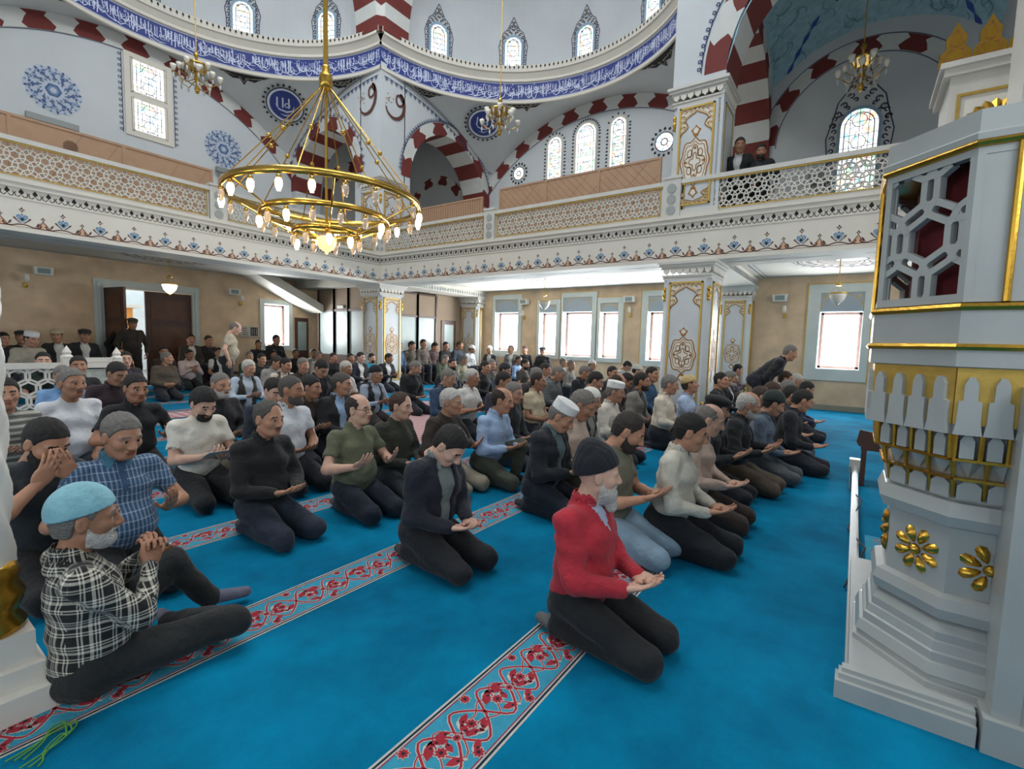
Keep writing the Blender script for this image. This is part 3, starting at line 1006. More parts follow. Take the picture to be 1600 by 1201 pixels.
def script(mb, L, h, v0, seed, mi=0):
    """dense flowing lettering: uprights, bowls, loops and marks on two lines"""
    r = random.Random(seed)
    u = .05
    while u < L - .1:
        kind = r.random()
        w_ = h * r.uniform(.28, .55)
        b = v0 + h * r.choice((.10, .16, .34, .42))
        if kind < .34:
            s_ = r.uniform(-.05, .08) * h
            mb.stroke([(u, b), (u + s_, b + h * .25), (u + s_ * .6, v0 + h * .88)], h * .045, .006, mi)
            mb.stroke([(u + w_ * .4, b + .02), (u + w_ * .42 + s_, v0 + h * .86)], h * .04, .006, mi)
        elif kind < .62:
            mb.stroke([(u, b + h * .30), (u + w_ * .05, b + h * .08), (u + w_ * .4, b - h * .06), (u + w_ * .8, b + h * .02), (u + w_, b + h * .24), (u + w_ * .98, v0 + h * r.uniform(.6, .9))], h * .05, .006, mi, taper=True)
        elif kind < .82:
            c = (u + w_ * .3, b + h * .22)
            mb.stroke([(c[0] + h * .10 * cos(t), c[1] + h * .09 * sin(t)) for t in np.linspace(0, 2 * PI, 9)], h * .04, .006, mi)
            mb.stroke([(c[0] + h * .1, c[1]), (c[0] + h * .06, b), (c[0] - h * .22, b - h * .08)], h * .05, .006, mi, taper=True)
        else:
            mb.stroke([(u - w_ * .5, b + h * .02), (u, b - h * .02), (u + w_ * .5, b + h * .04), (u + w_ * 1.1, b + h * .20)], h * .05, .006, mi, taper=True)
        if r.random() < .6:
            x, y = u + r.uniform(-.1, .2) * h, v0 + h * r.uniform(.55, .92)
            mb.stroke([(x, y), (x + h * .10, y + h * .06)], h * .035, .006, mi)
        u += w_ * r.uniform(.35, .6)


def ring(name, c, a0, a1, seed):
    L = RR * abs(a1 - a0)
    M0 = FC(c, RR, a0); sg_ = 1 if a1 > a0 else -1
    M = lambda u, v, w: M0(sg_ * u, v, w)
    N = 72

    def swept(prof, nm, m_, parent=None):
        vs, fs = [], []
        for i in range(N + 1):
            a = a0 + (a1 - a0) * i / N
            for r, z in prof:
                vs.append((c[0] + r * cos(a), c[1] + r * sin(a), z))
        k = len(prof)
        for i in range(N):
            for j in range(k - 1):
                fs.append((i * k + j, i * k + j + 1, (i + 1) * k + j + 1, (i + 1) * k + j))
        mb = MB(); mb.add(vs, fs)
        return mb.build(nm, m_, parent)
    base = swept([(RR + .02, ZR - .10), (RR - .03, ZR - .09), (RR - .03, ZR - .02), (RR, ZR)], name, m_white2)
    base['kind'] = 'structure'
    swept([(RR, ZR), (RR, ZR + .46)], 'blue_band', m_blue, base)
    swept([(RR, ZR + .46), (RR - .05, ZR + .48), (RR - .05, ZR + .52), (RR - .02, ZR + .56), (RR - .10, ZR + .68), (RR - .14, ZR + .70), (RR - .14, ZR + .76), (RR + .25, ZR + .76)], 'cornice', m_white2, base)
    q = MB(M); script(q, L, .44, ZR + .01, seed); script(q, L, .30, ZR + .10, seed + 7); q.build('lettering', m_letter, base)
    q = MB(M)
    for v in (ZR + .012, ZR + .448): q.stroke([(L * i / 80, v) for i in range(81)], .012, .005)
    q.build('fillet', m_letter, base)
    swept([(RR - .08, ZR + .76), (RR - .08, ZR + .90), (RR + .02, ZR + .90)], 'cresting_band', m_white2, base)
    M8 = FC(c, RR - .08, a0)
    q = MB(lambda u, v, w: M8(sg_ * u, v, w)); n = int(L / .125)
    for i in range(n):
        u = (L - .1) / n * (i + .5)
        q.fill([(u + x * .085, ZR + .835 + y * .13) for x, y in SPADE], .004); q.stroke([(u - .05, ZR + .775), (u, ZR + .79), (u + .05, ZR + .775)], .012, .004)
    q.build('cresting', m_black, base)
    RD = RR + .25
    drum = swept([(RR + .02, ZR + .88), (RD, ZR + .88), (RD, ZR + 2.4)] + [(RD * cos(t), ZR + 2.4 + RD * sin(t) * .86) for t in np.linspace(.08, PI / 2, 12)], 'ceiling_half_dome', m_white)
    drum['kind'] = 'structure'
    return drum


drA = ring('trim_6', AC, 0, PI, 3)
drB = ring('trim_7', BC, PI / 2, -PI / 2, 11)
# dark arabesque spandrels between ring and arches
for c, angs, pn, fz in ((AC, (20, 58, 118), penA, fnA[1]), (BC, (70, 27, -32), penB, fnB[1])):
    q = MB()
    for ad in angs:
        a = math.radians(ad)
        Mx = lambda u, v, w: (c[0] + (RR + .06 + v) * cos(a + u / RR), c[1] + (RR + .06 + v) * sin(a + u / RR), fz(a + u / RR, RR + .06 + v) - .02 - w)
        T_ = [(-.75, .0), (.75, .0), (.44, .10), (.24, .22), (.08, .20), (0, .34), (-.08, .20), (-.24, .22), (-.44, .10)]
        lim = min((XR - c[0] if abs(cos(a)) > .7 else YB - c[1]) * 1.0, 9)
        q.fill(T_, 0, 0, Mx)
        for sg in (-1, 1):
            for k in (.08, .2, .32, .46):
                q.stroke([(sg * (k + .07 * cos(t)), .05 + .04 * sin(t) + (.5 - k) * .16) for t in np.linspace(0, 5, 8)], .018, .006, 1, Mx)
        q.stroke([(-.12, .08), (0, .26), (.12, .08)], .018, .006, 1, Mx)
    q.build('painted_spandrel', [m_black, mat('buff_paint', '#a39a8c', .7)], pn)


# ------------------------------------------------------------------ stained windows
WN = [0]


def window_root(p):
    WN[0] += 1
    o = empty('window_%d' % WN[0], p); o['kind'] = 'structure'
    return o


def outline(u, v, w, h, arched, n=14):
    """closed outline, base centre at (u, v)"""
    a = w / 2
    if arched:
        return [(u - a, v), (u + a, v)] + arc(u, v + h - a, a, 0, PI, n)
    return [(u - a, v), (u + a, v), (u + a, v + h), (u - a, v + h)]


def stained(M, u, v, w, h, arched=True, frame=.05, crest=True, crest_m=None, bars=(4, 8)):
    p = Vector(M(u, v, 0))
    root = window_root(p)
    T = lambda a, b, c: tuple(Vector(M(a, b, c)) - p)
    q = MB(T); q.fill(outline(u, v, w, h, arched), .006); q.build('stained_pane', m_stain, root)
    q = MB(T)
    O = outline(u, v, w + frame, h + frame * .5, arched)
    for i in range(len(O)):
        a, b = O[i], O[(i + 1) % len(O)]
        l = math.hypot(b[0] - a[0], b[1] - a[1])
        if l < 1e-5: continue
        nx, ny = -(b[1] - a[1]) / l * frame / 2, (b[0] - a[0]) / l * frame / 2
        q.prism([(a[0] + nx, a[1] + ny), (a[0] - nx, a[1] - ny), (b[0] - nx, b[1] - ny), (b[0] + nx, b[1] + ny)], -.02, .035)
    q.build('frame', m_paleblue if crest_m else m_white2, root)
    q = MB(T)                                             # leading
    for i in range(1, bars[0]):
        x = u - w / 2 + w * i / bars[0]
        top = v + h - (w / 2 - math.sqrt(max(0, (w / 2) ** 2 - (x - u) ** 2)) if arched else 0)
        q.stroke([(x, v), (x, top)], .012, .012)
    for j in range(1, bars[1]):
        y = v + h * j / bars[1]
        hw = w / 2 if not arched or y < v + h - w / 2 else math.sqrt(max(0, (w / 2) ** 2 - (y - (v + h - w / 2)) ** 2))
        if hw > .03: q.stroke([(u - hw, y), (u + hw, y)], .012, .012)
    I_ = outline(u, v + .06, w - .14, h - .13, arched)
    q.stroke(I_, .02, .013, closed=True)
    n = max(2, int(h / (w * .6)))
    for j in range(n):
        c = v + h * (j + .5) / n
        q.stroke(arc(u, c, w * .20, 0, 2 * PI * 11 / 12, 11), .014, .013, closed=True)
        for t in range(6):
            a = t * PI / 3
            q.stroke([(u + w * .2 * cos(a), c + w * .2 * sin(a)), (u + w * .34 * cos(a + .3), c + w * .34 * sin(a + .3))], .012, .013)
    q.build('leading', m_slate, root)
    if crest:
        q = MB(T)
        O = outline(u, v, w + frame * 2.6, h + frame * 1.3, arched, 18)
        O = O[1:] + ([O[0]] if arched else [O[0]])
        k = .10
        acc = 0
        for a, b in zip(O, O[1:]):
            l = math.hypot(b[0] - a[0], b[1] - a[1])
            m_ = max(1, int(round(l / k)))
            if l < k * .6: 
                acc += l
                if acc < k: continue
                acc = 0
            tx, ty = (b[0] - a[0]) / l, (b[1] - a[1]) / l
            for i in range(m_):
                x, y = a[0] + tx * l * (i + .5) / m_, a[1] + ty * l * (i + .5) / m_
                q.fill([(x + ty * (sy + .32) * .11 + tx * sx * .09, y - tx * (sy + .32) * .11 + ty * sx * .09) for sx, sy in SPADE], .006)
        q.build('cresting', crest_m or m_black, root)
    return root


for (y, zb_, w, h) in ((7.82, 6.26, .46, 1.22), (6.79, 6.22, .62, 1.42), (5.80, 6.20, .44, 1.38)):
    stained(FX(XR), y, zb_, w, h)


def rose(M, u, v, r):
    p = Vector(M(u, v, 0)); root = window_root(p)
    T = lambda a, b, c: tuple(Vector(M(a, b, c)) - p)
    q = MB(T); q.fill(arc(u, v, r, 0, 2 * PI * 23 / 24, 23), .006); q.build('stained_pane', m_stain, root)
    q = MB(T)
    for k in (1, .35): q.stroke(arc(u, v, r * k, 0, 2 * PI * 23 / 24, 23), .03, .012, closed=True)
    for i in range(8):
        a = i * PI / 4; q.stroke([(u + r * .35 * cos(a), v + r * .35 * sin(a)), (u + r * cos(a + .2), v + r * sin(a + .2))], .014, .012)
    q.build('leading', m_slate, root)
    q = MB(T)
    for i in range(16):
        a = i * PI / 8; q.fill(blob(u + (r + .08) * cos(a), v + (r + .08) * sin(a), SPADE, .13, a - PI / 2), .006)
    q.build('cresting', m_black, root)


rose(FX(XR), 9.12, 6.65, .20); rose(FX(XR), 4.50, 6.66, .24)


def ornate(M, u, v, w, h, dark, sc=1.0):
    """painted surround with a pointed crown of arabesques around an arched stained window"""
    root = stained(M, u, v, w, h, True, .06, False, dark, (4, 7))
    p = Vector(root.location)
    T = lambda a, b, c: tuple(Vector(M(a, b, c)) - p)
    q = MB(T)
    a = w / 2
    for sx in (-1, 1):
        side = [(u + sx * a * 1.18, v), (u + sx * a * 1.62, v), (u + sx * a * 1.66, v + h * .45), (u + sx * a * 1.80, v + h * .72), (u + sx * a * 1.45, v + h * .95), (u + sx * a * 1.25, v + h * 1.12), (u + sx * a * .7, v + h * 1.25), (u, v + h * 1.62), (u, v + h + .05),
                (u + sx * a * .6, v + h - a * .12), (u + sx * a * 1.0, v + h - a * .55), (u + sx * a * 1.18, v + h - a)]
        q.fill(side, .004, 1)
        q.stroke(side[1:8], .025, .008, 0)
        r = random.Random(5)
        for j in range(13):
            y = v + h * (.04 + .075 * j)
            c = u + sx * a * (1.36 + .10 * (j % 2))
            q.stroke([(c + sx * a * .15 * cos(t) * (1 - t * .1), y + a * .16 * sin(t) * (1 - t * .1)) for t in np.linspace(0, 5, 9)], .030, .008, 0)
        for cx_, cy_, r_ in ((1.2, .98, .22), (.9, 1.08, .20), (.55, 1.17, .20), (.25, 1.32, .16), (.28, 1.12, .14), (1.45, .86, .20), (1.0, .95, .15), (.7, 1.04, .13), (.12, 1.22, .12), (.12, 1.44, .10), (.45, 1.27, .12)):
            c = (u + sx * a * cx_, v + h * cy_)
            q.stroke([(c[0] + sx * a * r_ * (1 - .1 * t) * cos(t), c[1] + a * r_ * (1 - .1 * t) * sin(t)) for t in np.linspace(0, 5.4, 10)], .03, .008, 0)
            q.fill(blob(c[0], c[1], LEAF, a * r_ * .8, 1.0 * sx, sx), .009, 2)
    q.fill([(u + x * .12, v + h * 1.36 + y * .3) for x, y in SPADE], .010, 2)
    q.build('painted_surround', [dark, m_offw, mat('ochre_grey_paint', '#6d6557', .7)], root)
    return root


RD = RR + .25
for ad in (63, 33, 3.5, -26, -57):
    ornate(FC(BC, RD, math.radians(ad)), 0, 9.16, .46, .88, m_slate)
for ad in (28, 57.8, 88, 118):
    ornate(FC(AC, RD, math.radians(ad)), 0, 9.12, .46, .88, m_slate)
ornate(FX(XR), .30, 4.66, .66, 1.80, mat('indigo_paint', '#3a4260', .7))
# square double window of the back wall
for zz in (6.98, 6.10):
    stained(FY(YB), 4.87, zz, .62, .74, False, .05, False, None, (4, 5))
q = MB(FY(YB)); q.box(4.38, 4.50, 5.98, 7.86, 0, .03).box(5.24, 5.36, 5.98, 7.86, 0, .03).box(4.50, 5.24, 7.76, 7.86, 0, .03).box(4.50, 5.24, 5.98, 6.08, 0, .03).box(4.50, 5.24, 6.86, 6.96, 0, .03)
q.build('window_surround', m_white2, wall_bu)
q = MB(FY(YB))
for sx, u in ((-1, 4.34), (1, 5.40)):
    chain(q, [(u, 6.0), (u, 7.8)] if sx < 0 else [(u, 7.8), (u, 6.0)], .13)
q.build('cresting', m_slate, wall_bu)


def plate(M, u, v, r, parent, hexa=True):
    """painted round tile medallion in two blues"""
    q = MB(M)
    q.fill([(u + r * (1 + .04 * cos(12 * t)) * cos(t), v + r * (1 + .04 * cos(12 * t)) * sin(t)) for t in np.linspace(0, 2 * PI, 73)[:-1]], .004, 0)
    for i in range(12):
        a = i * PI / 6
        q.fill(blob(u + r * .72 * cos(a), v + r * .72 * sin(a), HEART, r * .42, a - PI / 2), .006, 1 + i % 2)
        q.stroke([(u + r * (.5 + .42 * t) * cos(a + .26 + .25 * sin(4 * t)), v + r * (.5 + .42 * t) * sin(a + .26 + .25 * sin(4 * t))) for t in np.linspace(0, 1, 8)], r * .05, .007, 1)
    q.fill([(u + r * .30 * cos(t), v + r * .30 * sin(t)) for t in np.linspace(0, 2 * PI, 7)[:-1]], .006, 1)
    q.fill([(u + r * .22 * cos(t), v + r * .22 * sin(t)) for t in np.linspace(0, 2 * PI, 7)[:-1]], .008, 2)
    q.fill(blob(u, v, FLOWER, r * .14), .010, 0)
    for i in range(24):
        a = i * PI / 12 + .13
        q.fill(blob(u + r * .93 * cos(a), v + r * .93 * sin(a), SPADE, r * .16, a - PI / 2), .007, 1 + i % 2)
        q.stroke([(u + r * (.80 + .07 * cos(t)) * cos(a + .10 * sin(t)), v + r * (.80 + .07 * cos(t)) * sin(a + .10 * sin(t))) for t in np.linspace(0, 5, 7)], r * .028, .009, 0)
        q.stroke([(u + r * (.55 + .06 * cos(t)) * cos(a + .13 * sin(t)), v + r * (.55 + .06 * cos(t)) * sin(a + .13 * sin(t))) for t in np.linspace(0, 5, 7)], r * .03, .009, i % 2)
    for i in range(18):
        a = i * PI / 9; q.stroke([(u + r * .40 * cos(a), v + r * .40 * sin(a)), (u + r * .52 * cos(a + .2), v + r * .52 * sin(a + .2))], r * .04, .007, 1)
    q.build('painted_medallion', [mat('medallion_ground', '#b4bccb', .7), mat('medallion_blue', '#3f5b86', .7), mat('medallion_grey_blue', '#6c86a6', .7)], parent)


plate(FY(YB), 3.13, 6.42, .47, wall_bu)
plate(FY(YB), 6.55, 6.33, .47, wall_bu)


def name_disc(c, p, r, seed, parent, fz):
    """cobalt disc with white calligraphy, ring of small palmettes; lies on the pendentive"""
    p = Vector(p)
    zz = lambda x, y: fz(math.atan2(y - c[1], x - c[0]), math.hypot(x - c[0], y - c[1]))
    n = Vector(((zz(p.x + .2, p.y) - zz(p.x - .2, p.y)) / .4, (zz(p.x, p.y + .2) - zz(p.x, p.y - .2)) / .4, -1)).normalized()
    t = Vector((0, 0, 1)).cross(n).normalized(); b = n.cross(t)
    M = lambda u, v, w: tuple(p + t * u + b * v + n * (w + .10))
    q = MB(M)
    q.prism(arc(0, 0, r * .70, 0, 2 * PI * 31 / 32, 31), -.12, .0, 0)
    q.stroke(arc(0, 0, r * .78, 0, 2 * PI * 31 / 32, 31), r * .10, .002, 1, closed=True)
    q.stroke(arc(0, 0, r * .86, 0, 2 * PI * 31 / 32, 31), r * .05, .003, 2, closed=True)
    for i in range(24):
        a = 2 * PI * i / 24; q.fill(blob(r * .97 * cos(a), r * .97 * sin(a), SPADE, r * .22, a - PI / 2), .003, 2)
    rr = random.Random(seed)
    for x in (-.38, -.12, .16): q.stroke([(r * x, -r * .12), (r * (x + .03), r * .38)], r * .07, .004, 1)
    q.stroke([(r * .42, r * .02), (r * .34, -r * .22), (r * .05, -r * .32), (-r * .30, -r * .22), (-r * .44, r * .04)], r * .09, .004, 1, taper=True)
    q.stroke([(r * .10 + r * .12 * cos(s_), r * .02 + r * .10 * sin(s_)) for s_ in np.linspace(0, 2 * PI, 10)], r * .05, .004, 1)
    q.stroke([(-r * .25, -r * .46), (r * .0, -r * .52), (r * .28, -r * .40)], r * .06, .004, 1, taper=True)
    q.build('calligraphy_disc', [m_blue, m_letter, m_black], parent)




def on_vault(c, fz, px, py):
    """where the line of sight meets the pendentive"""
    d = pix_ray(px, py)
    for t in np.arange(9, 20, .02):
        x, y, z = d.x * t, d.y * t, CAMH + d.z * t
        a, r = math.atan2(y - c[1], x - c[0]), math.hypot(x - c[0], y - c[1])
        if r > RR and z > fz(a, r): return (x, y, z)


for cc, fz, q_, pn in ((AC, fnA[1], (446, 162), penA), (BC, fnB[1], (756, 190), penB)):
    name_disc(cc, on_vault(cc, fz, *q_), .55, 1, pn, fz)
pB = on_vault(BC, fnB[1], 756, 190)
name_disc(BC, (pB[0], 2 * BC[1] - pB[1], pB[2]), .55, 4, penB, fnB[1])

# ------------------------------------------------------------------ main arches and dome
arch_l = struct(MB().box(X0 + .25, X0 + .70, BC[1] - .3, BC[1] + .3, 13.6, 13.9), 'trim_8', m_white)
voussoirs(arch_l, FX(X0), BC[1], 9.0, RR - .12, RR + .75, 0, PI, 37, -.02, -PS)
arch_b = struct(MB().box(AC[0] - .3, AC[0] + .3, Y0 + .25, Y0 + .70, 13.6, 13.9), 'trim_9', m_white)
voussoirs(arch_b, FY(Y0), AC[0], 9.0, RR - .12, RR + .75, 0, PI, 37, -.02, -PS)
P_ = [(BC[1] - 6, 8.96), (BC[1] - RR - .7, 8.96)] + [(BC[1] - (RR + .7) * cos(t), 9.0 + (RR + .7) * sin(t)) for t in np.linspace(0.02, PI - .02, 30)] + [(BC[1] + RR + .7, 8.96), (BC[1] + 6, 8.96), (BC[1] + 6, 13.9), (BC[1] - 6, 13.9)]
struct(MB(FX(X0)).prism(P_, -.05, -PS + .05), 'wall_over_right_arch', m_white)
P_ = [(u - BC[1] + AC[0], v) for u, v in P_]
struct(MB(FY(Y0)).prism(P_, -.05, -PS + .05), 'wall_over_back_arch', m_white)
dm = MB(); NN = 40
dm.lathe([(5.15 * cos(t), 13.4 + 3.6 * sin(t)) for t in np.linspace(0, PI / 2 * .999, 14)], NN, (CX, CY, 0))
dm.f = [f for f in dm.f if len(f) == 4]; dm.m = [0] * len(dm.f)
struct(dm, 'ceiling_main_dome', m_white, None, True)
cr = MB()
for i in range(NN):
    a, b = 2 * PI * i / NN, 2 * PI * (i + 1) / NN
    sq = lambda t: (CX + 9.5 * cos(t) / max(abs(cos(t)), abs(sin(t))), CY + 9.5 * sin(t) / max(abs(cos(t)), abs(sin(t))), 13.3)
    cr.add([(CX + 5.12 * cos(a), CY + 5.12 * sin(a), 13.3), (CX + 5.12 * cos(b), CY + 5.12 * sin(b), 13.3), sq(b), sq(a), ], [(0, 1, 2, 3)])
struct(cr, 'ceiling_dome_ring', m_white)

# vault of the bay beyond the right pier: pale blue floral paint
m_vault = mat('vault_blue_paint', '#8fb4c2', .8, 0, .06, 14, .16, 9)
v = MB(); vs, fs = [], []
c0 = (CBX, .13); N = 20
sR = 3.05
for i in range(N + 1):
    for j in range(N + 1):
        x, y = X0 + (XR - X0) * i / N, YQ + (2.02 - YQ) * j / N
        d2 = ((x - c0[0]) * .9) ** 2 + ((y - c0[1])) ** 2
        vs.append((x, y, 5.6 + math.sqrt(max(.01, sR ** 2 - d2))))
for i in range(N):
    for j in range(N):
        p = i * (N + 1) + j; fs.append((p, p + 1, p + N + 2, p + N + 1))
v.add(vs, fs)
vault = struct(v, 'ceiling_side_vault', m_vault, None, True)
q = MB()
MV = lambda u, v_, w: (u, v_, 5.6 + math.sqrt(max(.01, sR ** 2 - ((u - c0[0]) * .9) ** 2 - (v_ - c0[1]) ** 2)) - .02 - w)
rv = random.Random(9)
for sx in (-1, 1):
    for sy in (-1, 1):
        for k in range(5):
            t = .62 + .09 * k
            q.fill(blob(c0[0] + sx * 2.05 * t, c0[1] + sy * 1.75 * t, [(1.3, 0), (0, .45), (-1.3, 0), (0, -.45)], .11, math.atan2(sy * 1.75, sx * 2.05)), .004, 0, MV)
for k in range(260):
    x, y = rv.uniform(X0 + .1, XR - .1), rv.uniform(YQ + .1, 1.95)
    if math.hypot((x - c0[0]) * .9, y - c0[1]) < 1.25: continue
    a = rv.uniform(0, 6.28)
    q.stroke([(x + .10 * cos(a + t) * t, y + .10 * sin(a + t) * t) for t in np.linspace(.2, 2.2, 6)], .014, .003, 1, MV)
for i in range(20):
    a = 2 * PI * i / 20
    q.fill(blob(c0[0] + 1.05 * cos(a) / .9, c0[1] + 1.05 * sin(a), SPADE, .34, a - PI / 2), .004, 2, MV)
    q.stroke([(c0[0] + (.8 + .1 * sin(3 * t)) * cos(a + t * .3) / .9, c0[1] + (.8 + .1 * sin(3 * t)) * sin(a + t * .3)) for t in np.linspace(0, 1, 6)], .03, .004, 2, MV)
q.build('painted_flowers', [mat('royal_blue_paint', '#2c479a', .7), mat('teal_grey_paint', '#5f8796', .7), m_black], vault)
# ================================================================== windows and doors of the lower walls
m_reveal = mat('window_reveal', '#c9cfd2', .7, 0, .03, 20)
m_frame = mat('pale_window_surround', '#c2c9c4', .7, 0, .05, 15, .05, 3)
for (a, b, c, d, hd, fa, fb, fc, fd) in RW:
    p = Vector((XR, (a + b) / 2, c)); root = window_root(p)
    T = lambda u, v, w: (XR - w - p.x, u - p.y, v - p.z)
    q = MB(T)
    q.box(fa, a, fc, fd, 0, .04).box(b, fb, fc, fd, 0, .04).box(a, b, fc, c, 0, .04).box(a, b, hd, fd, 0, .04)
    q.build('surround', m_frame, root)
    q = MB(T)
    q.box(a, b, d, hd, 0, .015)
    q.build('head_panel', mat('grey_blue_panel', '#9aa6ae', .7), root)
    q = MB(T)                                               # gilt spandrels over a low arch
    r = (b - a) / 2; cu = (a + b) / 2
    for sx in (-1, 1):
        q.stroke([(cu + sx * r, d), (cu + sx * r, hd), (cu, hd)], .014, .018)
        q.stroke([(cu + sx * r * cos(t), d + (hd - d - .03) * sin(t)) for t in np.linspace(0, PI / 2, 12)], .016, .018)
        q.fill(arc(cu + sx * (r - .09), hd - .08, .03, 0, 6.0, 9), .019)
    for u in (fa + .012, fb - .012): q.stroke([(u, fc), (u, fd)], .02, .044)
    q.stroke([(fa, fd - .012), (fb, fd - .012)], .02, .044)
    q.build('gilt_lines', m_goldp, root)
    q = MB(T); dp = -.24
    q.box(a, a + .015, c, d, 0, dp).box(b - .015, b, c, d, 0, dp).box(a, b, c, c + .015, .03, dp).box(a, b, d - .015, d, 0, dp)
    q.build('reveal', m_reveal, root)
    q = MB(T); fw_ = .055
    q.box(a + .015, a + fw_ + .015, c + .015, d - .015, dp, dp + .05).box(b - fw_ - .015, b - .015, c + .015, d - .015, dp, dp + .05).box(a, b, c + .015, c + fw_ + .015, dp, dp + .05).box(a, b, d - fw_ - .015, d - .015, dp, dp + .05)
    q.build('sash', m_wood2, root)
    q = MB(T); q.box(a, b, c, d, dp - .02, dp - .01); q.build('pane', m_day, root)

a, b, c, d = BWIN
p = Vector(((a + b) / 2, YB, c)); root = window_root(p)
T = lambda u, v, w: (u - p.x, YB - w - p.y, v - p.z)
q = MB(T); q.box(a - .13, a, c - .12, d + .13, 0, .04).box(b, b + .13, c - .12, d + .13, 0, .04).box(a, b, d, d + .13, 0, .04).box(a, b, c - .12, c, 0, .04); q.build('surround', m_frame, root)
q = MB(T); q.box(a, a + .02, c, d, 0, -.26).box(b - .02, b, c, d, 0, -.26).box(a, b, c, c + .02, .05, -.26).box(a, b, d - .02, d, 0, -.26); q.build('reveal', m_reveal, root)
q = MB(T); q.box(a, a + .07, c, d, -.26, -.2).box(b - .07, b, c, d, -.26, -.2).box(a, b, c, c + .07, -.26, -.2).box(a, b, d - .07, d, -.26, -.2); q.build('sash', m_wood2, root)
q = MB(T); q.box(a, b, c, d, -.28, -.27); q.build('pane', m_day, root)

# main door: pale frame, brown leaves, the left one ajar
a, b, c, d = DOOR
door = empty('door_1', ((a + b) / 2, YB, 0)); door['kind'] = 'structure'
o_ = Vector(door.location)
T = lambda u, v, w: (u - o_.x, -w, v)
q = MB(T)
for e, w_ in ((.0, .05), (.06, .08), (.12, .04)):
    q.box(a - e - .06, a - e, 0, d + e + .06, 0, w_).box(b + e, b + e + .06, 0, d + e + .06, 0, w_).box(a - e, b + e, d + e, d + e + .06, 0, w_)
q.build('door_frame', m_frame, door)


def leaf(parent, x, y, ang, w_, h_, lit):
    root = MB().box(0, w_, -.025, .025, .01, h_).build('door_leaf', m_wood, parent)
    root.location = (x - o_.x, y - o_.y, 0); root.rotation_euler = (0, 0, ang)
    q = MB()
    for z0_, z1_ in ((.15, .75), (.9, 1.5), (1.65, 2.15)):
        q.box(.12, w_ - .12, -.035, .035, z0_, z1_)
    q.build('door_panel', mat('dark_wood_panel', '#57341f', .45, 0, .1, 40, .18, 6), root)
    MB().tube([(w_ - .07, -.06, .95), (w_ - .07, -.06, 1.2)], .012, 8).build('pull_handle', m_goldp, root)
    return root


wl = (b - a) / 2
leaf(door, b, YB + .05, PI, wl + .10, d - .02, 0)
leaf(door, a + .03, YB + .0, -1.42, wl - .06, d - .02, 0)
# daylit yard behind the door
struct(MB().box(2, 9, YB + .4, YB + 9, -.14, -.02), 'ground_outside', mat('paving', '#8d8d88', .9, 0, .2, 20, .1, 4))
yard = MB().box(3.2, 8.2, YB + 6.2, YB + 6.5, 0, 3.2).build('yard_wall', mat('pale_render', '#c9d4d6', .9, 0, .1, 10, .1, 3), None, False, 'pale rendered yard wall in daylight, seen through the open door', 'wall')
kio = empty('garden_kiosk', (5.2, YB + 5.0, 0)); tag(kio, 'turquoise and orange kiosk out in the yard beyond the open door', 'kiosk')
MB().box(-.5, .2, -.3, .3, 0, 1.5).build('counter', mat('turquoise_paint', '#2aa0a8', .6), kio); MB().box(.2, .6, -.32, .32, 0, 2.1).build('side_panel', mat('orange_paint', '#d09040', .6), kio)
MB().box(-.7, .8, -.5, .5, 2.1, 2.2).build('roof', m_plast, kio)

# narrow wooden door left of the glazed corner room
door2 = empty('door_2', (9.0, 13.9, 0)); door2['kind'] = 'structure'

# ------------------------------------------------------------------ glazed corner room and stair
part = empty('corner_room', (X0 + .6, Y0 + PS + .1, 0))
pt = Vector(part.location)
m_board = mat('taupe_board', '#93806c', .8, 0, .06, 10, .08, 2)
MXp = lambda u, v, w: tuple(Vector((9.02 - w, u, v)) - pt)
MYp = lambda u, v, w: tuple(Vector((u, 11.14 - w, v)) - pt)


def glazed(M, cols, z_sill, z_tr, z_top):
    """framed bays: board below, frosted pane, board above; each is a part of its own"""
    for a, b in cols:
        MB(M).box(a + .03, b - .03, 0, z_sill, -.05, -.01).build('wood_panel', m_wood, part)
        MB(M).box(a + .03, b - .03, z_sill + .03, z_tr, -.04, -.02).build('pane', m_frost, part)
        MB(M).box(a + .03, b - .03, z_tr + .05, z_top, -.05, -.01).build('upper_board', m_board, part)
        q = MB(M)
        q.box(a - .03, a + .03, 0, z_top, -.07, .02).box(b - .03, b + .03, 0, z_top, -.07, .02).box(a, b, z_tr, z_tr + .06, -.07, .02).box(a, b, z_sill - .02, z_sill + .03, -.07, .02).box(a, b, z_top - .05, z_top, -.07, .02)
        q.build('bay_frame', m_wood, part)


glazed(MXp, ((13.05, 13.85), (12.35, 13.05), (11.14, 12.35)), .80, 2.12, 2.98)
glazed(MYp, ((9.32, 9.95), (9.95, 10.65), (10.65, 11.45)), .80, 2.02, 2.76)
MB(MYp).box(11.45, 12.62, 0, 2.80, -.06, -.01).build('wall_board', m_board, part)
dr = MB(MYp).box(11.70, 12.38, 0, 2.0, -.05, .02).build('door', m_wood, part)
MB(MYp).box(11.82, 12.26, .95, 1.86, .02, .028).build('pane', m_frost, dr)
q = MB(MXp).box(12.55, 12.85, 2.20, 2.29, .02, .035); q.build('notice_plate', m_plast, part)
tag(part, 'dark wood and frosted glass partition room in the far corner', 'partition')
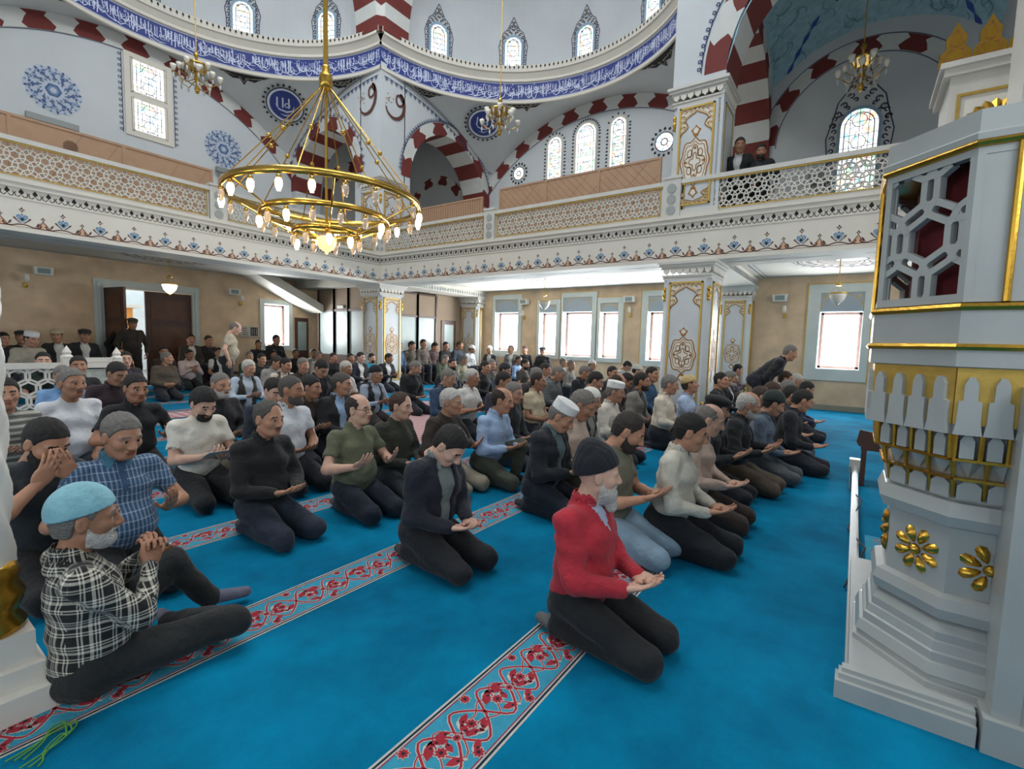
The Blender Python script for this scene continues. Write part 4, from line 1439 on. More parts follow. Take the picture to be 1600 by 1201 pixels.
# small area light inside the room, no window behind it
area('corner_room_light', (12.3, 13.0, 2.5), (10.5, 12.2, 1.0), .8, .8, 18, DAY)
st = MB(FY(13.55)); st.prism([(6.95, 3.0), (7.55, 3.0), (9.0, 2.32), (9.0, 2.08)], 0, -.85)
so = st.build('stair_flight', m_white2, None, False, 'white sloping underside of the gallery stair near the back window', 'stair')
dd = MB(FY(YB)).box(8.55, 8.98, 0, 1.92, 0, .05).build('side_door', m_wood, door2)
dd.location = -Vector(door2.location)
pn_ = MB(FY(YB)).box(8.62, 8.91, .9, 1.8, .05, .056).build('pane', m_frost, dd)

# ------------------------------------------------------------------ speakers, wall lamps, notices
def speaker(M, u, v, label):
    p = Vector(M(u, v, 0)); root = empty('wall_speaker', p)
    T = lambda a, b, c: tuple(Vector(M(a + u, b + v, c)) - p)
    q = MB(T); q.prism([(-.14, -.08), (.14, -.08), (.16, .08), (-.16, .08)], .06, .20); q.build('case', m_plast, root)
    q = MB(T); q.box(-.10, .10, -.055, .055, .20, .206); q.build('grille', mat('speaker_grille', '#7b8a88', .6, 0, .3, 120), root)
    q = MB(T); q.tube([(0, 0, 0), (0, 0, .07)], .02, 8); q.build('bracket', m_metal, root)
    tag(root, label, 'speaker', 'wall speakers')


def sconce(M, u, v, label):
    p = Vector(M(u, v, 0)); root = empty('wall_lamp', p)
    T = lambda a, b, c: tuple(Vector(M(a + u, b + v, c)) - p)
    q = MB(T); q.box(-.03, .03, -.06, .06, 0, .02); q.build('back_plate', m_goldp, root)
    q = MB(T); q.tube([(0, -.02, .02), (0, -.05, .08), (0, .0, .13), (0, .06, .13)], .010, 8); q.build('arm', m_goldp, root)
    c = T(0, .05, .13)
    q = MB(); q.lathe([(.018, 0), (.045, .05), (.05, .10), (.036, .16), (.040, .17)], 12, c); q.build('glass_shade', m_shade, root, True)
    tag(root, label, 'lamp', 'wall lamps')


m_shade = mat('opal_glass', '#d8d2c4', .25, 0, 0, 1)
for y, z, lb in ((1.54, 2.52, 'white wall speaker left of the big window behind the pulpit'), (5.20, 2.60, 'white wall speaker right of the three-window group'), (8.70, 2.62, 'white wall speaker left of the three-window group')):
    speaker(FX(XR), y, z, lb)
for y, z, lb in ((1.44, 2.12, 'small wall lamp below the speaker next to the big window'), (5.20, 2.17, 'small wall lamp below the speaker right of the window group'), (8.74, 2.12, 'small wall lamp below the speaker left of the window group')):
    sconce(FX(XR), y, z, lb)
speaker(FY(YB), 2.79, 2.57, 'grey wall speaker high on the beige wall left of the door')
speaker(FY(YB), 6.68, 2.52, 'grey wall speaker right of the hanging lamp by the door')
sconce(FY(YB), 2.53, 2.25, 'small wall lamp beside the speaker left of the door')
sconce(FY(YB), 6.90, 2.22, 'small wall lamp right of the main door')
for u, lb in ((3.07, 'grey tube heater below the left painted medallion'), (6.72, 'grey tube heater below the right painted medallion')):
    root = empty('tube_heater', (u, YB - .12, 5.72)); tag(root, lb, 'heater', 'tube heaters')
    MB().box(-.42, .42, -.05, .05, -.05, .07).build('housing', mat('heater_grey', '#8b8f8d', .5, .3), root); MB().box(-.03, .03, 0, .12, -.20, .0).build('bracket', m_metal, root)
MB().box(0, .01, 0, .01, 0, .01)
root = empty('wall_floodlight', (XR - .1, 1.0, 5.1)); tag(root, 'small grey projector on the gallery wall left of the tall stained window', 'projector')
MB().box(-.12, .08, -.16, .16, -.1, .1).build('housing', m_metal, root); MB().box(.06, .1, -.02, .02, -.24, 0).build('bracket', m_metal, root)
ck = empty('prayer_time_board', (7.14, YB - .03, 1.44)); tag(ck, 'small framed prayer time board on the beige wall beside the standing man', 'sign')
MB().box(-.25, .25, -.02, .03, -.15, .15).build('case', mat('board_frame', '#b8b4aa', .5), ck)
MB().box(.02, .22, -.026, -.02, -.12, .12).build('display', m_dark, ck)
q = MB(lambda u, v, w: (u, -.03, v))
for i, u in enumerate((.06, .12, .18)): q.stroke([(u, -.09), (u, .09)], .012, 0)
q.build('display_bars', m_plast, ck)
q = MB(lambda u, v, w: (u, -.026, v))
for v in (-.09, -.03, .03, .09): q.stroke([(-.22, v), (-.06 - .03 * (v > 0), v)], .018, 0)
q.build('printed_lines', m_brown, ck)


# ------------------------------------------------------------------ hanging lamps and chandeliers
def glow(name, col, s_):
    if name in MATS: return MATS[name]
    m = mat(name, col, .3); b = m.node_tree.nodes['Principled BSDF']
    b.inputs['Emission Color'].default_value = (*srgb(col), 1); b.inputs['Emission Strength'].default_value = s_
    return m


m_bulb = glow('lit_bulb_glass', '#ffd89a', 14)
m_tulip = mat('pink_tulip_glass', '#e6d3be', .15, 0, 0, 1, trans=.35)
m_brass = mat('polished_brass', '#c9a04a', .22, .95, .03, 40)
m_crystal = mat('crystal_drops', '#c6c7c2', .12, .15, .1, 60)
m_bowl = glow('lit_bowl_glass', '#ffc98a', 1.3)


def hanging_bowl(x, y, z, zt, lit, label):
    root = empty('pendant_lamp', (x, y, z)); tag(root, label, 'lamp', 'bowl pendant lamps')
    MB().tube([(0, 0, .32), (0, 0, zt - z)], .008, 6).build('stem', m_goldp, root)
    MB().lathe([(.05, .30), (.06, .33), (.02, .36)], 12).build('hook_cup', m_goldp, root)
    for k in range(3):
        a = k * 2.094; MB().tube([(.02 * cos(a), .02 * sin(a), .32), (.13 * cos(a), .13 * sin(a), .16)], .004, 5).build('chain', m_goldp, root)
    MB().lathe([(.02, -.04), (.07, 0), (.11, .05), (.135, .12), (.14, .16), (.128, .16), (.12, .12), (.09, .05), (.0, .01)], 20).build('glass_bowl', m_bulb if lit else m_shade, root, True)
    MB().lathe([(.0, -.075), (.015, -.06), (.010, -.045), (.022, -.035)], 10).build('finial', m_goldp, root)
    MB().lathe([(.138, .15), (.15, .16), (.15, .175), (.138, .18)], 20).build('rim', m_goldp, root)


hanging_bowl(4.42, 12.3, 2.22, ZC, True, 'lit bowl pendant lamp in front of the main door')
hanging_bowl(10.8, 6.66, 2.24, ZC, False, 'white bowl pendant lamp before the three-window group')
hanging_bowl(10.8, .36, 2.22, ZC, False, 'white bowl pendant lamp before the big window by the pulpit')


def tulip(parent, x, y, z, lit, meshes={}):
    """one lamp below a ring: brass cup, glass tulip"""
    if 'cup' not in meshes:
        meshes['cup'] = MB().lathe([(.006, .05), (.010, .03), (.030, .01), (.034, -.015), (.028, -.02)], 8).mesh('lamp_cup', m_brass, True)
        pr = [(.026, -.015), (.042, -.05), (.043, -.09), (.034, -.13), (.020, -.155), (.024, -.165), (.0, -.17)]
        meshes[True] = MB().lathe(pr, 10).mesh('lit_tulip', m_bulb, True); meshes[False] = MB().lathe(pr, 10).mesh('glass_tulip', m_tulip, True)
    c = mesh_obj('lamp_cup', meshes['cup'], parent, (x, y, z))
    mesh_obj('glass_tulip', meshes[bool(lit)], c)


CHX, CHY = 4.36, 6.48
ch = empty('ring_chandelier', (CHX, CHY, 2.58))
tag(ch, 'large three-ring brass chandelier with glass tulips hanging in the main hall', 'chandelier')
z_ = lambda v: v - 2.78
MB().tube([(0, 0, z_(2.95)), (0, 0, z_(16.5))], .020, 10).build('rod', m_brass, ch)
MB().tube([(0, 0, z_(5.25)), (0, 0, z_(7.2))], .034, 10).build('rod_sleeve', m_brass, ch)
MB().lathe([(.03, z_(5.05)), (.09, z_(5.07)), (.095, z_(5.24)), (.05, z_(5.30)), (.06, z_(5.36)), (.03, z_(5.4))], 14).build('hub', m_brass, ch, True)
rnd = random.Random(4)
for r, z, n, hgt in ((1.34, 3.24, 22, .085), (.88, 3.00, 16, .075), (.46, 2.80, 9, .065)):
    rg = MB().lathe([(r - .02, z_(z + .22)), (r + .015, z_(z + .22)), (r + .02, z_(z + .22) + hgt / 2), (r + .015, z_(z + .22) + hgt), (r - .02, z_(z + .22) + hgt), (r - .02, z_(z + .22))], 48)
    rg.f = [f for f in rg.f if len(f) == 4]; rg.m = [0] * len(rg.f)
    ro = rg.build('ring', m_brass, ch, True)
    for k in range(n):
        a = 2 * PI * k / n
        tulip(ro, (r + .0) * cos(a), (r) * sin(a), z_(z + .22) - .045, rnd.random() < .42)
for k in range(12):
    a = 2 * PI * (k + .4) / 12
    P0, P1 = Vector((.05 * cos(a), .05 * sin(a), z_(5.1))), Vector((1.34 * cos(a), 1.34 * sin(a), z_(3.52)))
    s_ = MB().tube([P0, P1], .008, 5).build('stay', m_brass, ch)
    MB().lathe([(0, -.035), (.024, -.025), (.035, 0), (.024, .025), (0, .035)], 8, tuple(P0.lerp(P1, .55))).build('ball', m_brass, s_, True)
for k in range(6):
    a = 2 * PI * k / 6
    for (r0_, z0_), (r1_, z1_) in (((1.34, 3.48), (.88, 3.24)), ((.88, 3.22), (.46, 3.02)), ((.46, 3.02), (.05, 2.98))):
        MB().tube([(r0_ * cos(a), r0_ * sin(a), z_(z0_)), (r1_ * cos(a), r1_ * sin(a), z_(z1_))], .012, 6).build('spoke', m_brass, ch)
MB().lathe([(0, z_(2.74)), (.02, z_(2.75)), (.03, z_(2.78)), (.10, z_(2.82)), (.135, z_(2.90)), (.14, z_(2.98)), (.125, z_(2.99)), (.0, z_(3.0))], 20).build('centre_bowl', m_bowl, ch, True)


def crystal(x, y, z, zt, label, r=.34):
    root = empty('crystal_chandelier', (x, y, z)); tag(root, label, 'chandelier', 'small crystal chandeliers')
    MB().tube([(0, 0, .55), (0, 0, zt - z)], .010, 6).build('rod', m_goldp, root)
    MB().lathe([(.03, -.22), (.05, -.15), (.02, -.05), (.05, .05), (.025, .2), (.06, .3), (.02, .45), (.05, .52), (.015, .6)], 12).build('stem', m_brass, root, True)
    dr_ = MB().lathe([(0, -.10), (.022, -.05), (.018, 0), (0, .02)], 6).mesh('crystal_drop', m_crystal)
    sh = MB().lathe([(.015, 0), (.03, .02), (.05, .07), (.058, .12), (.05, .12), (.0, .03)], 8).mesh('cup_shade', m_shade, True)
    for k in range(10):
        a = 2 * PI * k / 10; rr = r * (1 if k % 2 else .72); zz = 0 if k % 2 else .16
        am = MB().tube([(.02 * cos(a), .02 * sin(a), .05 + zz), (rr * .5 * cos(a), rr * .5 * sin(a), -.08 + zz), (rr * cos(a), rr * sin(a), .04 + zz)], .009, 5).build('arm', m_brass, root)
        mesh_obj('cup_shade', sh, am, (rr * cos(a), rr * sin(a), .04 + zz))
        mesh_obj('crystal_drop', dr_, am, (rr * cos(a), rr * sin(a), zz)); mesh_obj('crystal_drop', dr_, am, (rr * .55 * cos(a), rr * .55 * sin(a), -.08 + zz))
    MB().lathe([(r * .55, .28), (r * .58, .30), (r * .55, .32)], 20).build('upper_ring', m_brass, root)
    for k in range(12):
        a = 2 * PI * k / 12; mesh_obj('crystal_drop', dr_, root, (r * .56 * cos(a), r * .56 * sin(a), .27))


crystal(4.70, 11.4, 6.45, 12.2, 'small crystal chandelier hanging beside the square stained window', .42)
crystal(8.9, 6.80, 6.10, 12.4, 'small crystal chandelier hanging before the cobalt calligraphy disc', .42)
crystal(10.75, .28, 6.10, 8.5, 'small crystal chandelier above the tall stained window by the pulpit', .36)

# ------------------------------------------------------------------ pulpit (octagonal preacher's seat)
KC = (2.648, -.445)
ku = empty('preaching_pulpit', (KC[0], KC[1], .10))
tag(ku, 'octagonal marble preaching pulpit with pierced parapet, gold mouldings and rosettes', 'pulpit')
oz = .10


def octo(prof, nm, m_, smooth=False):
    return MB().lathe([(r, z - oz) for r, z in prof], 8, (0, 0, 0), 0, None, PI / 8).build(nm, m_, ku, smooth)


octo([(.405, .10), (.405, .122), (.390, .125), (.390, .145), (.398, .15), (.385, .19), (.372, .193), (.372, .225), (.362, .23), (.355, .262), (.345, .265), (.345, .295), (.325, .325), (.315, .33)], 'stepped_base', m_marble)
octo([(.315, .33), (.340, .345), (.352, .385), (.340, .425), (.312, .435)], 'lower_torus', m_marble)
octo([(.305, .43), (.305, .69)], 'drum', m_marble)
octo([(.305, .685), (.335, .695), (.352, .735), (.335, .785), (.31, .79), (.31, .81)], 'upper_torus', m_marble)
octo([(.300, .80), (.310, .88), (.335, .95), (.365, 1.05), (.395, 1.06), (.400, 1.30)], 'corbel_core', m_marble)
octo([(.41, 1.275), (.43, 1.28), (.43, 1.49)], 'plain_band', m_marble)
octo([(.42, 1.335), (.440, 1.338), (.447, 1.348), (.440, 1.358), (.42, 1.361)], 'gold_bead', m_gold)
octo([(.42, 1.470), (.438, 1.473), (.445, 1.484), (.438, 1.495), (.42, 1.498)], 'gold_bead', m_gold)
octo([(.30, 1.50), (.30, 2.02)], 'crimson_lining', m_crimson)
octo([(.36, 2.03), (.44, 2.03), (.445, 2.05), (.43, 2.06), (.43, 2.13), (.40, 2.14), (.36, 2.14)], 'coping', m_marble)
octo([(.42, 2.008), (.438, 2.011), (.445, 2.021), (.438, 2.031), (.42, 2.034)], 'gold_bead', m_gold)
Rk = .43
ap, sd = Rk * cos(PI / 8), Rk * sin(PI / 8)


def kface(k, r):
    a = k * PI / 4
    n = Vector((cos(a), sin(a), 0)); t = Vector((-sin(a), cos(a), 0)); apo = r * cos(PI / 8)
    return lambda u, v, w: tuple(n * (apo + w) + t * u + Vector((0, 0, v - oz)))


for k in range(8):
    F = kface(k, .425)
    s_ = .425 * sin(PI / 8)
    f = MB(F)
    f.box(-s_, s_, 1.50, 1.53, -.035, 0).box(-s_, s_, 1.985, 2.01, -.035, 0).box(-s_, -s_ + .022, 1.53, 1.985, -.035, 0).box(s_ - .022, s_, 1.53, 1.985, -.035, 0)
    f.build('parapet_frame', m_marble, ku)
    if k == 4:
        MB(F).box(-s_ + .022, s_ - .022, 1.53, 1.985, -.035, -.003).build('plain_panel', m_marble, ku)
    else:
        lattice(MB(F), -s_ + .02, s_ - .02, 1.53, 1.985, .200, .023, -.034, -.004, ov=.64, phase=(.05, .04)).build('parapet_lattice', m_marble, ku)['kind'] = 'stuff'
    g = MB(F)
    if k % 2 == 0:
        g.tube([(-s_ + .105, 1.50, .004), (-s_ + .105, 2.01, .004)], .011, 8)
        g.build('gold_bar', m_gold, ku)
    # corbel zone: gold ground with stepped arches, then small niches with gilt colonnettes, then prisms
    def tier(r):
        return kface(k, r), r * sin(PI / 8)
    F2, s2 = tier(.405)
    MB(F2).box(-s2, s2, 1.08, 1.285, 0, .006).build('gold_ground', m_goldp, ku)
    n = 4
    for i in range(n):
        u = -s2 + 2 * s2 * (i + .5) / n; h_ = s2 / n
        MB(F2).prism([(u - h_ * .98, 1.045), (u + h_ * .98, 1.045), (u + h_ * .80, 1.09), (u + h_ * .78, 1.16), (u + h_ * .48, 1.165), (u + h_ * .46, 1.22), (u + h_ * .2, 1.245), (u - h_ * .2, 1.245), (u - h_ * .46, 1.22), (u - h_ * .48, 1.165), (u - h_ * .78, 1.16), (u - h_ * .80, 1.09)], -.01, .022).build('stepped_arch', m_marble, ku)
    F2, s2 = tier(.372)
    for i in range(n):
        u = -s2 + 2 * s2 * (i + .5) / n; h_ = s2 / n
        MB(F2).prism([(u - h_ * .55, .958), (u + h_ * .55, .958), (u + h_ * .55, 1.02), (u + h_ * .2, 1.045), (u - h_ * .2, 1.045), (u - h_ * .55, 1.02)], -.03, .014).build('niche_block', m_marble, ku)
    for i in range(5):
        u = -s2 + 2 * s2 * i / 4
        MB(F2).tube([(u * .98, .955, .006), (u * .98, 1.05, .012)], .0085, 7).build('gilt_colonnette', m_gold, ku)
    MB(F2).box(-s2, s2, .946, .956, -.04, .016).build('gilt_fillet', m_gold, ku)
    F2, s2 = tier(.345)
    for i in range(3):
        u = -s2 + 2 * s2 * (i + .5) / 3; h_ = s2 / 3 * .8
        pr_ = MB(F2); pr_.add([(u - h_, .946, -.01), (u + h_, .946, -.01), (u, .884, -.01), (u, .946, .032)], [(0, 3, 2), (3, 1, 2), (0, 1, 3), (0, 2, 1)]); pr_.build('corbel_prism', m_marble, ku)
        MB(F2).tube([(u + h_ * 1.25, .880, -.004), (u + h_ * 1.25, .948, .006)], [.006, .010], 7).build('gilt_colonnette', m_gold, ku)
    MB(F2).box(-s2 * .98, s2 * .98, .872, .881, -.03, .010).build('gilt_fillet', m_gold, ku)
    F2, s2 = tier(.322)
    for i in range(3):
        u = -s2 + 2 * s2 * (i + .5) / 3; h_ = s2 / 3 * .8
        MB(F2).prism([(u - h_, .80), (u + h_, .80), (u + h_, .85), (u + h_ * .4, .868), (u - h_ * .4, .868), (u - h_, .85)], -.02, .010).build('corbel_block', m_marble, ku)
        MB(F2).tube([(u + h_ * 1.25, .805, .0), (u + h_ * 1.25, .874, .006)], [.005, .009], 7).build('gilt_colonnette', m_gold, ku)
    # gold rosette on the drum
    F3 = kface(k, .307)
    rs = MB(F3)
    for i in range(8):
        a = 2 * PI * (i + .5) / 8
        c = (.058 * cos(a), .555 + .058 * sin(a))
        vs, fs = [], []
        for j in range(9):
            for l in range(4):
                t = 2 * PI * j / 8; q_ = l / 3
                x = .034 * cos(t) * (1 - q_); y = .019 * sin(t) * (1 - q_) * (1 + .4 * cos(t))
                vs.append((c[0] + x * cos(a) - y * sin(a), c[1] + x * sin(a) + y * cos(a), .018 * math.sqrt(q_)))
        for j in range(8):
            for l in range(3):
                fs.append((j * 4 + l, (j + 1) * 4 + l, (j + 1) * 4 + l + 1, j * 4 + l + 1))
        rs.add(vs, fs)
    rs.lathe([(.022, 0), (.018, .012), (.0, .02)], 10, (0, 0, 0), 0, lambda x, y, z: F3(x, .555 + y, z + .004))
    rs.build('gold_rosette', m_gold, ku, True)

pl = empty('pulpit_plinth', (2.9, -.5, 0)); tag(pl, 'low stepped marble plinth slab under the preaching pulpit', 'plinth')
T = lambda u, v, w: (u - 2.9, v + .5, w)
MB(T).box(2.25, 3.5, -.44, -.06, 0, .10).build('slab', mat('grey_marble', '#9c9e9c', .35, 0, .04, 14, .07, 3.5), pl)
MB(T).box(2.17, 2.25, -.42, -.02, 0, .07).box(2.19, 2.25, -.42, -.03, .07, .09).box(2.21, 2.25, -.42, -.04, .09, .105).build('step_edge', m_marble, pl)
kerb = empty('floor_kerb', (4.4, -.05, 0)); tag(kerb, 'narrow white marble kerb running along the carpet edge from the pulpit', 'kerb')
MB(lambda u, v, w: (u - 4.4, v + .05, w)).box(2.26, 6.5, -.10, -.05, 0, .055).box(2.26, 6.5, -.09, -.06, .055, .07).build('rail', m_marble, kerb)
MB(lambda u, v, w: (u - 4.4, v + .05, w)).box(6.5, 6.62, -.13, -.02, 0, .14).build('end_block', m_marbled, kerb)
cb = MB().tube([(6.45, -.03, .06), (5.6, -.035, .02), (4.9, -.12, .10), (4.3, -.035, .02), (3.7, -.13, .10), (3.2, -.035, .02)], .006, 6)
cb.build('kerb_cable', m_dark, None, True, 'thin black cable looped around the marble kerb', 'cable')
# shaft of the qibla wall beside the pulpit
sh = empty('pulpit_side_pillar', (2.62, -.85, 0)); tag(sh, 'plain white marble pillar at the right edge beside the pulpit', 'pillar')
T = lambda u, v, w: (u - 2.62, v + .85, w)
MB(T).box(2.16, 3.1, -1.3, -.43, 0, .12).build('foot', m_marble, sh); MB(T).box(2.20, 3.1, -1.3, -.45, .12, 1.22).build('shaft', m_marble, sh)
MB(T).box(2.185, 2.20, -.52, -.45, .12, 1.22).box(2.19, 2.20, -.62, -.56, .12, 1.22).build('moulding', m_marble, sh)
# patterned carpet end behind the kerb and small wooden book stand
stand = empty('book_stand', (6.0, -.30, 0)); tag(stand, 'small dark brown wooden book stand behind the marble kerb', 'stand')
MB().prism([(-.22, .40), (.22, .40), (.24, .44), (.22, .56), (.10, .54), (-.10, .54), (-.22, .56), (-.24, .44)], -.14, -.11, 0, lambda u, v, w: (w, u, v)).build('head_board', m_wood, stand)
MB().box(-.14, .14, -.2, .2, .36, .40).build('shelf', m_wood, stand)
for sx in (-.12, .12):
    for sy in (-.17, .17): MB().box(sx - .02, sx + .02, sy - .02, sy + .02, 0, .36).build('leg', m_wood, stand)

# ------------------------------------------------------------------ minbar kiosk and mihrab pier by the qibla wall
mi = empty('minbar', (8.0, -1.15, 0)); tag(mi, 'tall marble minbar canopy with gilt crest and gold shell, behind the pulpit', 'minbar')
T = lambda u, v, w: (u - 8.0, v + 1.15, w)
MB(T).box(7.5, 8.4, -1.72, -.64, 0, 4.42).build('canopy_body', m_marbled, mi)
MB(T).box(7.44, 8.46, -1.74, -.58, 4.42, 4.50).box(7.40, 8.50, -1.74, -.54, 4.50, 4.56).build('cornice', m_marbled, mi)
FM = lambda u, v, w: (7.5 - w - 8.0, u + 1.15, v)
q = MB(FM)
q.box(-.74, -.71, 2.8, 4.22, 0, .02).box(-1.60, -.74, 4.19, 4.22, 0, .02); q.build('gilt_frame', m_goldp, mi)
q = MB(FM); q.box(-1.60, -.78, 2.8, 4.14, 0, .012); q.build('panel', m_cream, mi)
q = MB(FM)
for i in range(9):
    a = PI * (i + .5) / 9
    c0_ = (-1.04, 3.86)
    e0, e1 = a - PI / 19, a + PI / 19
    q.add([(c0_[0], c0_[1], .02), (c0_[0] + .24 * cos(e0), c0_[1] + .21 * sin(e0), .02), (c0_[0] + .27 * cos(a), c0_[1] + .24 * sin(a), .035), (c0_[0] + .24 * cos(e1), c0_[1] + .21 * sin(e1), .02), (c0_[0] + .12 * cos(a), c0_[1] + .10 * sin(a), .07)], [(0, 1, 4), (1, 2, 4), (2, 3, 4), (3, 0, 4)])
q.build('gold_shell', m_gold, mi)
for i in range(4):
    u = -.66 - .28 * i
    MB(FM).prism([(u - .14, 4.56), (u + .14, 4.56), (u + .13, 4.68), (u + .08, 4.74), (u + .09, 4.84), (u + .05, 4.90), (u, 5.00), (u - .05, 4.90), (u - .09, 4.84), (u - .08, 4.74), (u - .13, 4.68)], -.04, .02).build('crest_leaf', m_gold, mi)
    qq = MB(FM)
    for sx in (-1, 1):
        qq.stroke([(u, 4.60), (u + sx * .09, 4.61), (u + sx * .08, 4.70), (u + sx * .02, 4.72)], .02, .024)
        qq.stroke([(u, 4.74), (u + sx * .05, 4.78), (u + sx * .04, 4.86), (u, 4.92)], .016, .024)
    qq.build('crest_scroll', m_goldb, mi)
mp = empty('mihrab_pier', (5.1, -1.25, 0)); tag(mp, 'white wall pier of the qibla side at the upper right edge', 'pillar')
MB(lambda u, v, w: (u - 5.1, v + 1.25, w)).box(4.85, 5.35, -1.74, -.80, 0, 8.9).build('shaft', m_marbled, mp)
MB(lambda u, v, w: (u - 5.1, v + 1.25, w)).box(4.80, 5.40, -1.74, -.70, 0, .25).build('foot', m_marbled, mp)

# ------------------------------------------------------------------ twisted column at the left edge
TCX, TCY = .262, 2.40
tc = empty('twisted_column', (TCX, TCY, 0)); tag(tc, 'white twisted marble column with gold foot at the left edge', 'column')
vs, fs = [], []
n, m_ = 24, 90
for i in range(m_ + 1):
    z = .50 + 2.32 * i / m_
    for j in range(n):
        t = 2 * PI * j / n
        r = .088 + .010 * cos(5 * (t + 2.9 * i / m_ * 2 * PI / 1.4))
        vs.append((r * cos(t), r * sin(t), z))
for i in range(m_):
    for j in range(n):
        fs.append((i * n + j, i * n + (j + 1) % n, (i + 1) * n + (j + 1) % n, (i + 1) * n + j))
q = MB(); q.add(vs, fs); q.build('twisted_shaft', m_marbled, tc, True)
MB().lathe([(.10, .26), (.115, .29), (.09, .33), (.105, .36), (.115, .40), (.095, .44), (.105, .47), (.095, .50), (.09, .51)], 24).build('gold_foot', m_gold, tc, True)
MB().lathe([(.09, 2.8), (.12, 2.84), (.10, 2.9), (.14, 3.0)], 24).build('gold_cap', m_gold, tc, True)
MB().box(-.11, .115, -.11, .11, .16, .27).box(-.14, .13, -.14, .13, .09, .16).box(-.18, .16, -.19, .16, 0, .09).build('stepped_foot', m_marbled, tc)
w_ = MB()
rnd = random.Random(2)
m_green = mat('green_cable', '#4f8a3c', .5)
for k in range(3):
    e = .017 * k
    P0 = [(.25 + e, 2.02 - e, .012), (.31 + e, 2.03, .012), (.36, 2.05 + e, .014), (.405, 2.055 + e, .014), (.425 - e, 2.06 - e, .014), (.42 - e, 2.03 - e, .012), (.385, 2.00 + e, .012), (.36 - e, 1.985, .012), (.32, 1.97 - e, .012), (.27 + e, 1.955 - e, .012)]
    for _ in range(2):
        P0 = [P0[0]] + [tuple(p_ * w1 + q_ * (1 - w1) for p_, q_ in zip(A_, B_)) for A_, B_ in zip(P0, P0[1:]) for w1 in (.75, .25)] + [P0[-1]]
    w_.tube(P0, .0028, 6)
w_.build('extension_cable', m_green, None, True, 'green cable looped on the carpet at the foot of the twisted column', 'cable')

# ------------------------------------------------------------------ low marble balustrade at the back left
ba = empty('marble_balustrade', (1.9, 9.3, 0)); tag(ba, 'low pierced marble balustrade with pointed finials left of the main door', 'balustrade')
FB = lambda u, v, w: (u - 1.9, -w + .0, v)
MB(FB).box(.4, 2.535, .78, .86, -.055, .055).build('top_rail', m_marbled, ba); MB(FB).box(.4, 2.535, 0, .16, -.055, .055).build('bottom_rail', m_marbled, ba)
lattice(MB(FB), .4, 2.0, .16, .78, .20, .026, -.02, .02).build('lattice', m_marbled, ba)
MB(FB).box(2.05, 2.50, .18, .76, -.02, .02).build('painted_panel', mat('floral_panel', '#aab0a8', .6, 0, .1, 30, .2, 25), ba)
for u, h_ in ((2.02, .98), (2.60, .96)):
    MB(FB).box(u - .06, u + .06, 0, h_ - .06, -.06, .06).build('post', m_marbled, ba)
    q = MB(); q.lathe([(.07, h_ - .06), (.075, h_ - .03), (.045, h_), (.055, h_ + .03), (.03, h_ + .08), (0, h_ + .13)], 6, (u - 1.9, 0, 0)); q.build('finial', m_marbled, ba)
MB(FB).box(2.08, 2.54, .865, .93, -.04, .04).build('sloping_rail', m_marbled, ba)
# striped runner rug between the back rows
m_rug = mat('striped_rug', '#a85a60', .95, 0, .3, 60)
t = m_rug.node_tree; bs = t.nodes['Principled BSDF']
co = t.nodes.new('ShaderNodeTexCoord'); wv = t.nodes.new('ShaderNodeTexWave'); wv.inputs['Scale'].default_value = 2.0; wv.inputs['Distortion'].default_value = 1.5; wv.bands_direction = 'Y'
t.links.new(co.outputs['Object'], wv.inputs['Vector']); rp = t.nodes.new('ShaderNodeValToRGB'); rp.color_ramp.interpolation = 'CONSTANT'
for i, (p_, c_) in enumerate(((0, '#b8a8a8'), (.3, '#a03a48'), (.5, '#c8b8b0'), (.68, '#3f6a78'), (.8, '#b86a70'))):
    e = rp.color_ramp.elements[i] if i < 2 else rp.color_ramp.elements.new(p_)
    e.position = p_; e.color = (*srgb(c_), 1)
t.links.new(wv.outputs['Fac'], rp.inputs['Fac']); t.links.new(rp.outputs['Color'], bs.inputs['Base Color'])
rug = MB().box(-.28, .28, -2.2, 2.2, 0, .012).build('runner_rug', m_rug, None, False, 'striped red and cream runner rug between the kneeling rows right of centre', 'rug', loc=(5.75, 6.1, .003))
rug.rotation_euler = (0, 0, -.78)
rug = MB().box(-.30, .30, -1.0, 1.0, 0, .012).build('runner_rug', m_rug, None, False, 'striped red and cream runner rug behind the men at the left', 'rug', loc=(2.9, 8.9, .003))
rug.rotation_euler = (0, 0, PI / 2)
o = MB().box(0, .55, 0, SW, 0, .0008).build('carpet_border', m_clight, floor, loc=(3.75, -.42, .0004))
q = MB(); strip_period(q, 0, SW, SP_); strip_period(q, SP_ * .8, SW, SP_); q.build('border_arabesque', [m_cred, m_cwhite, m_cblk], o)
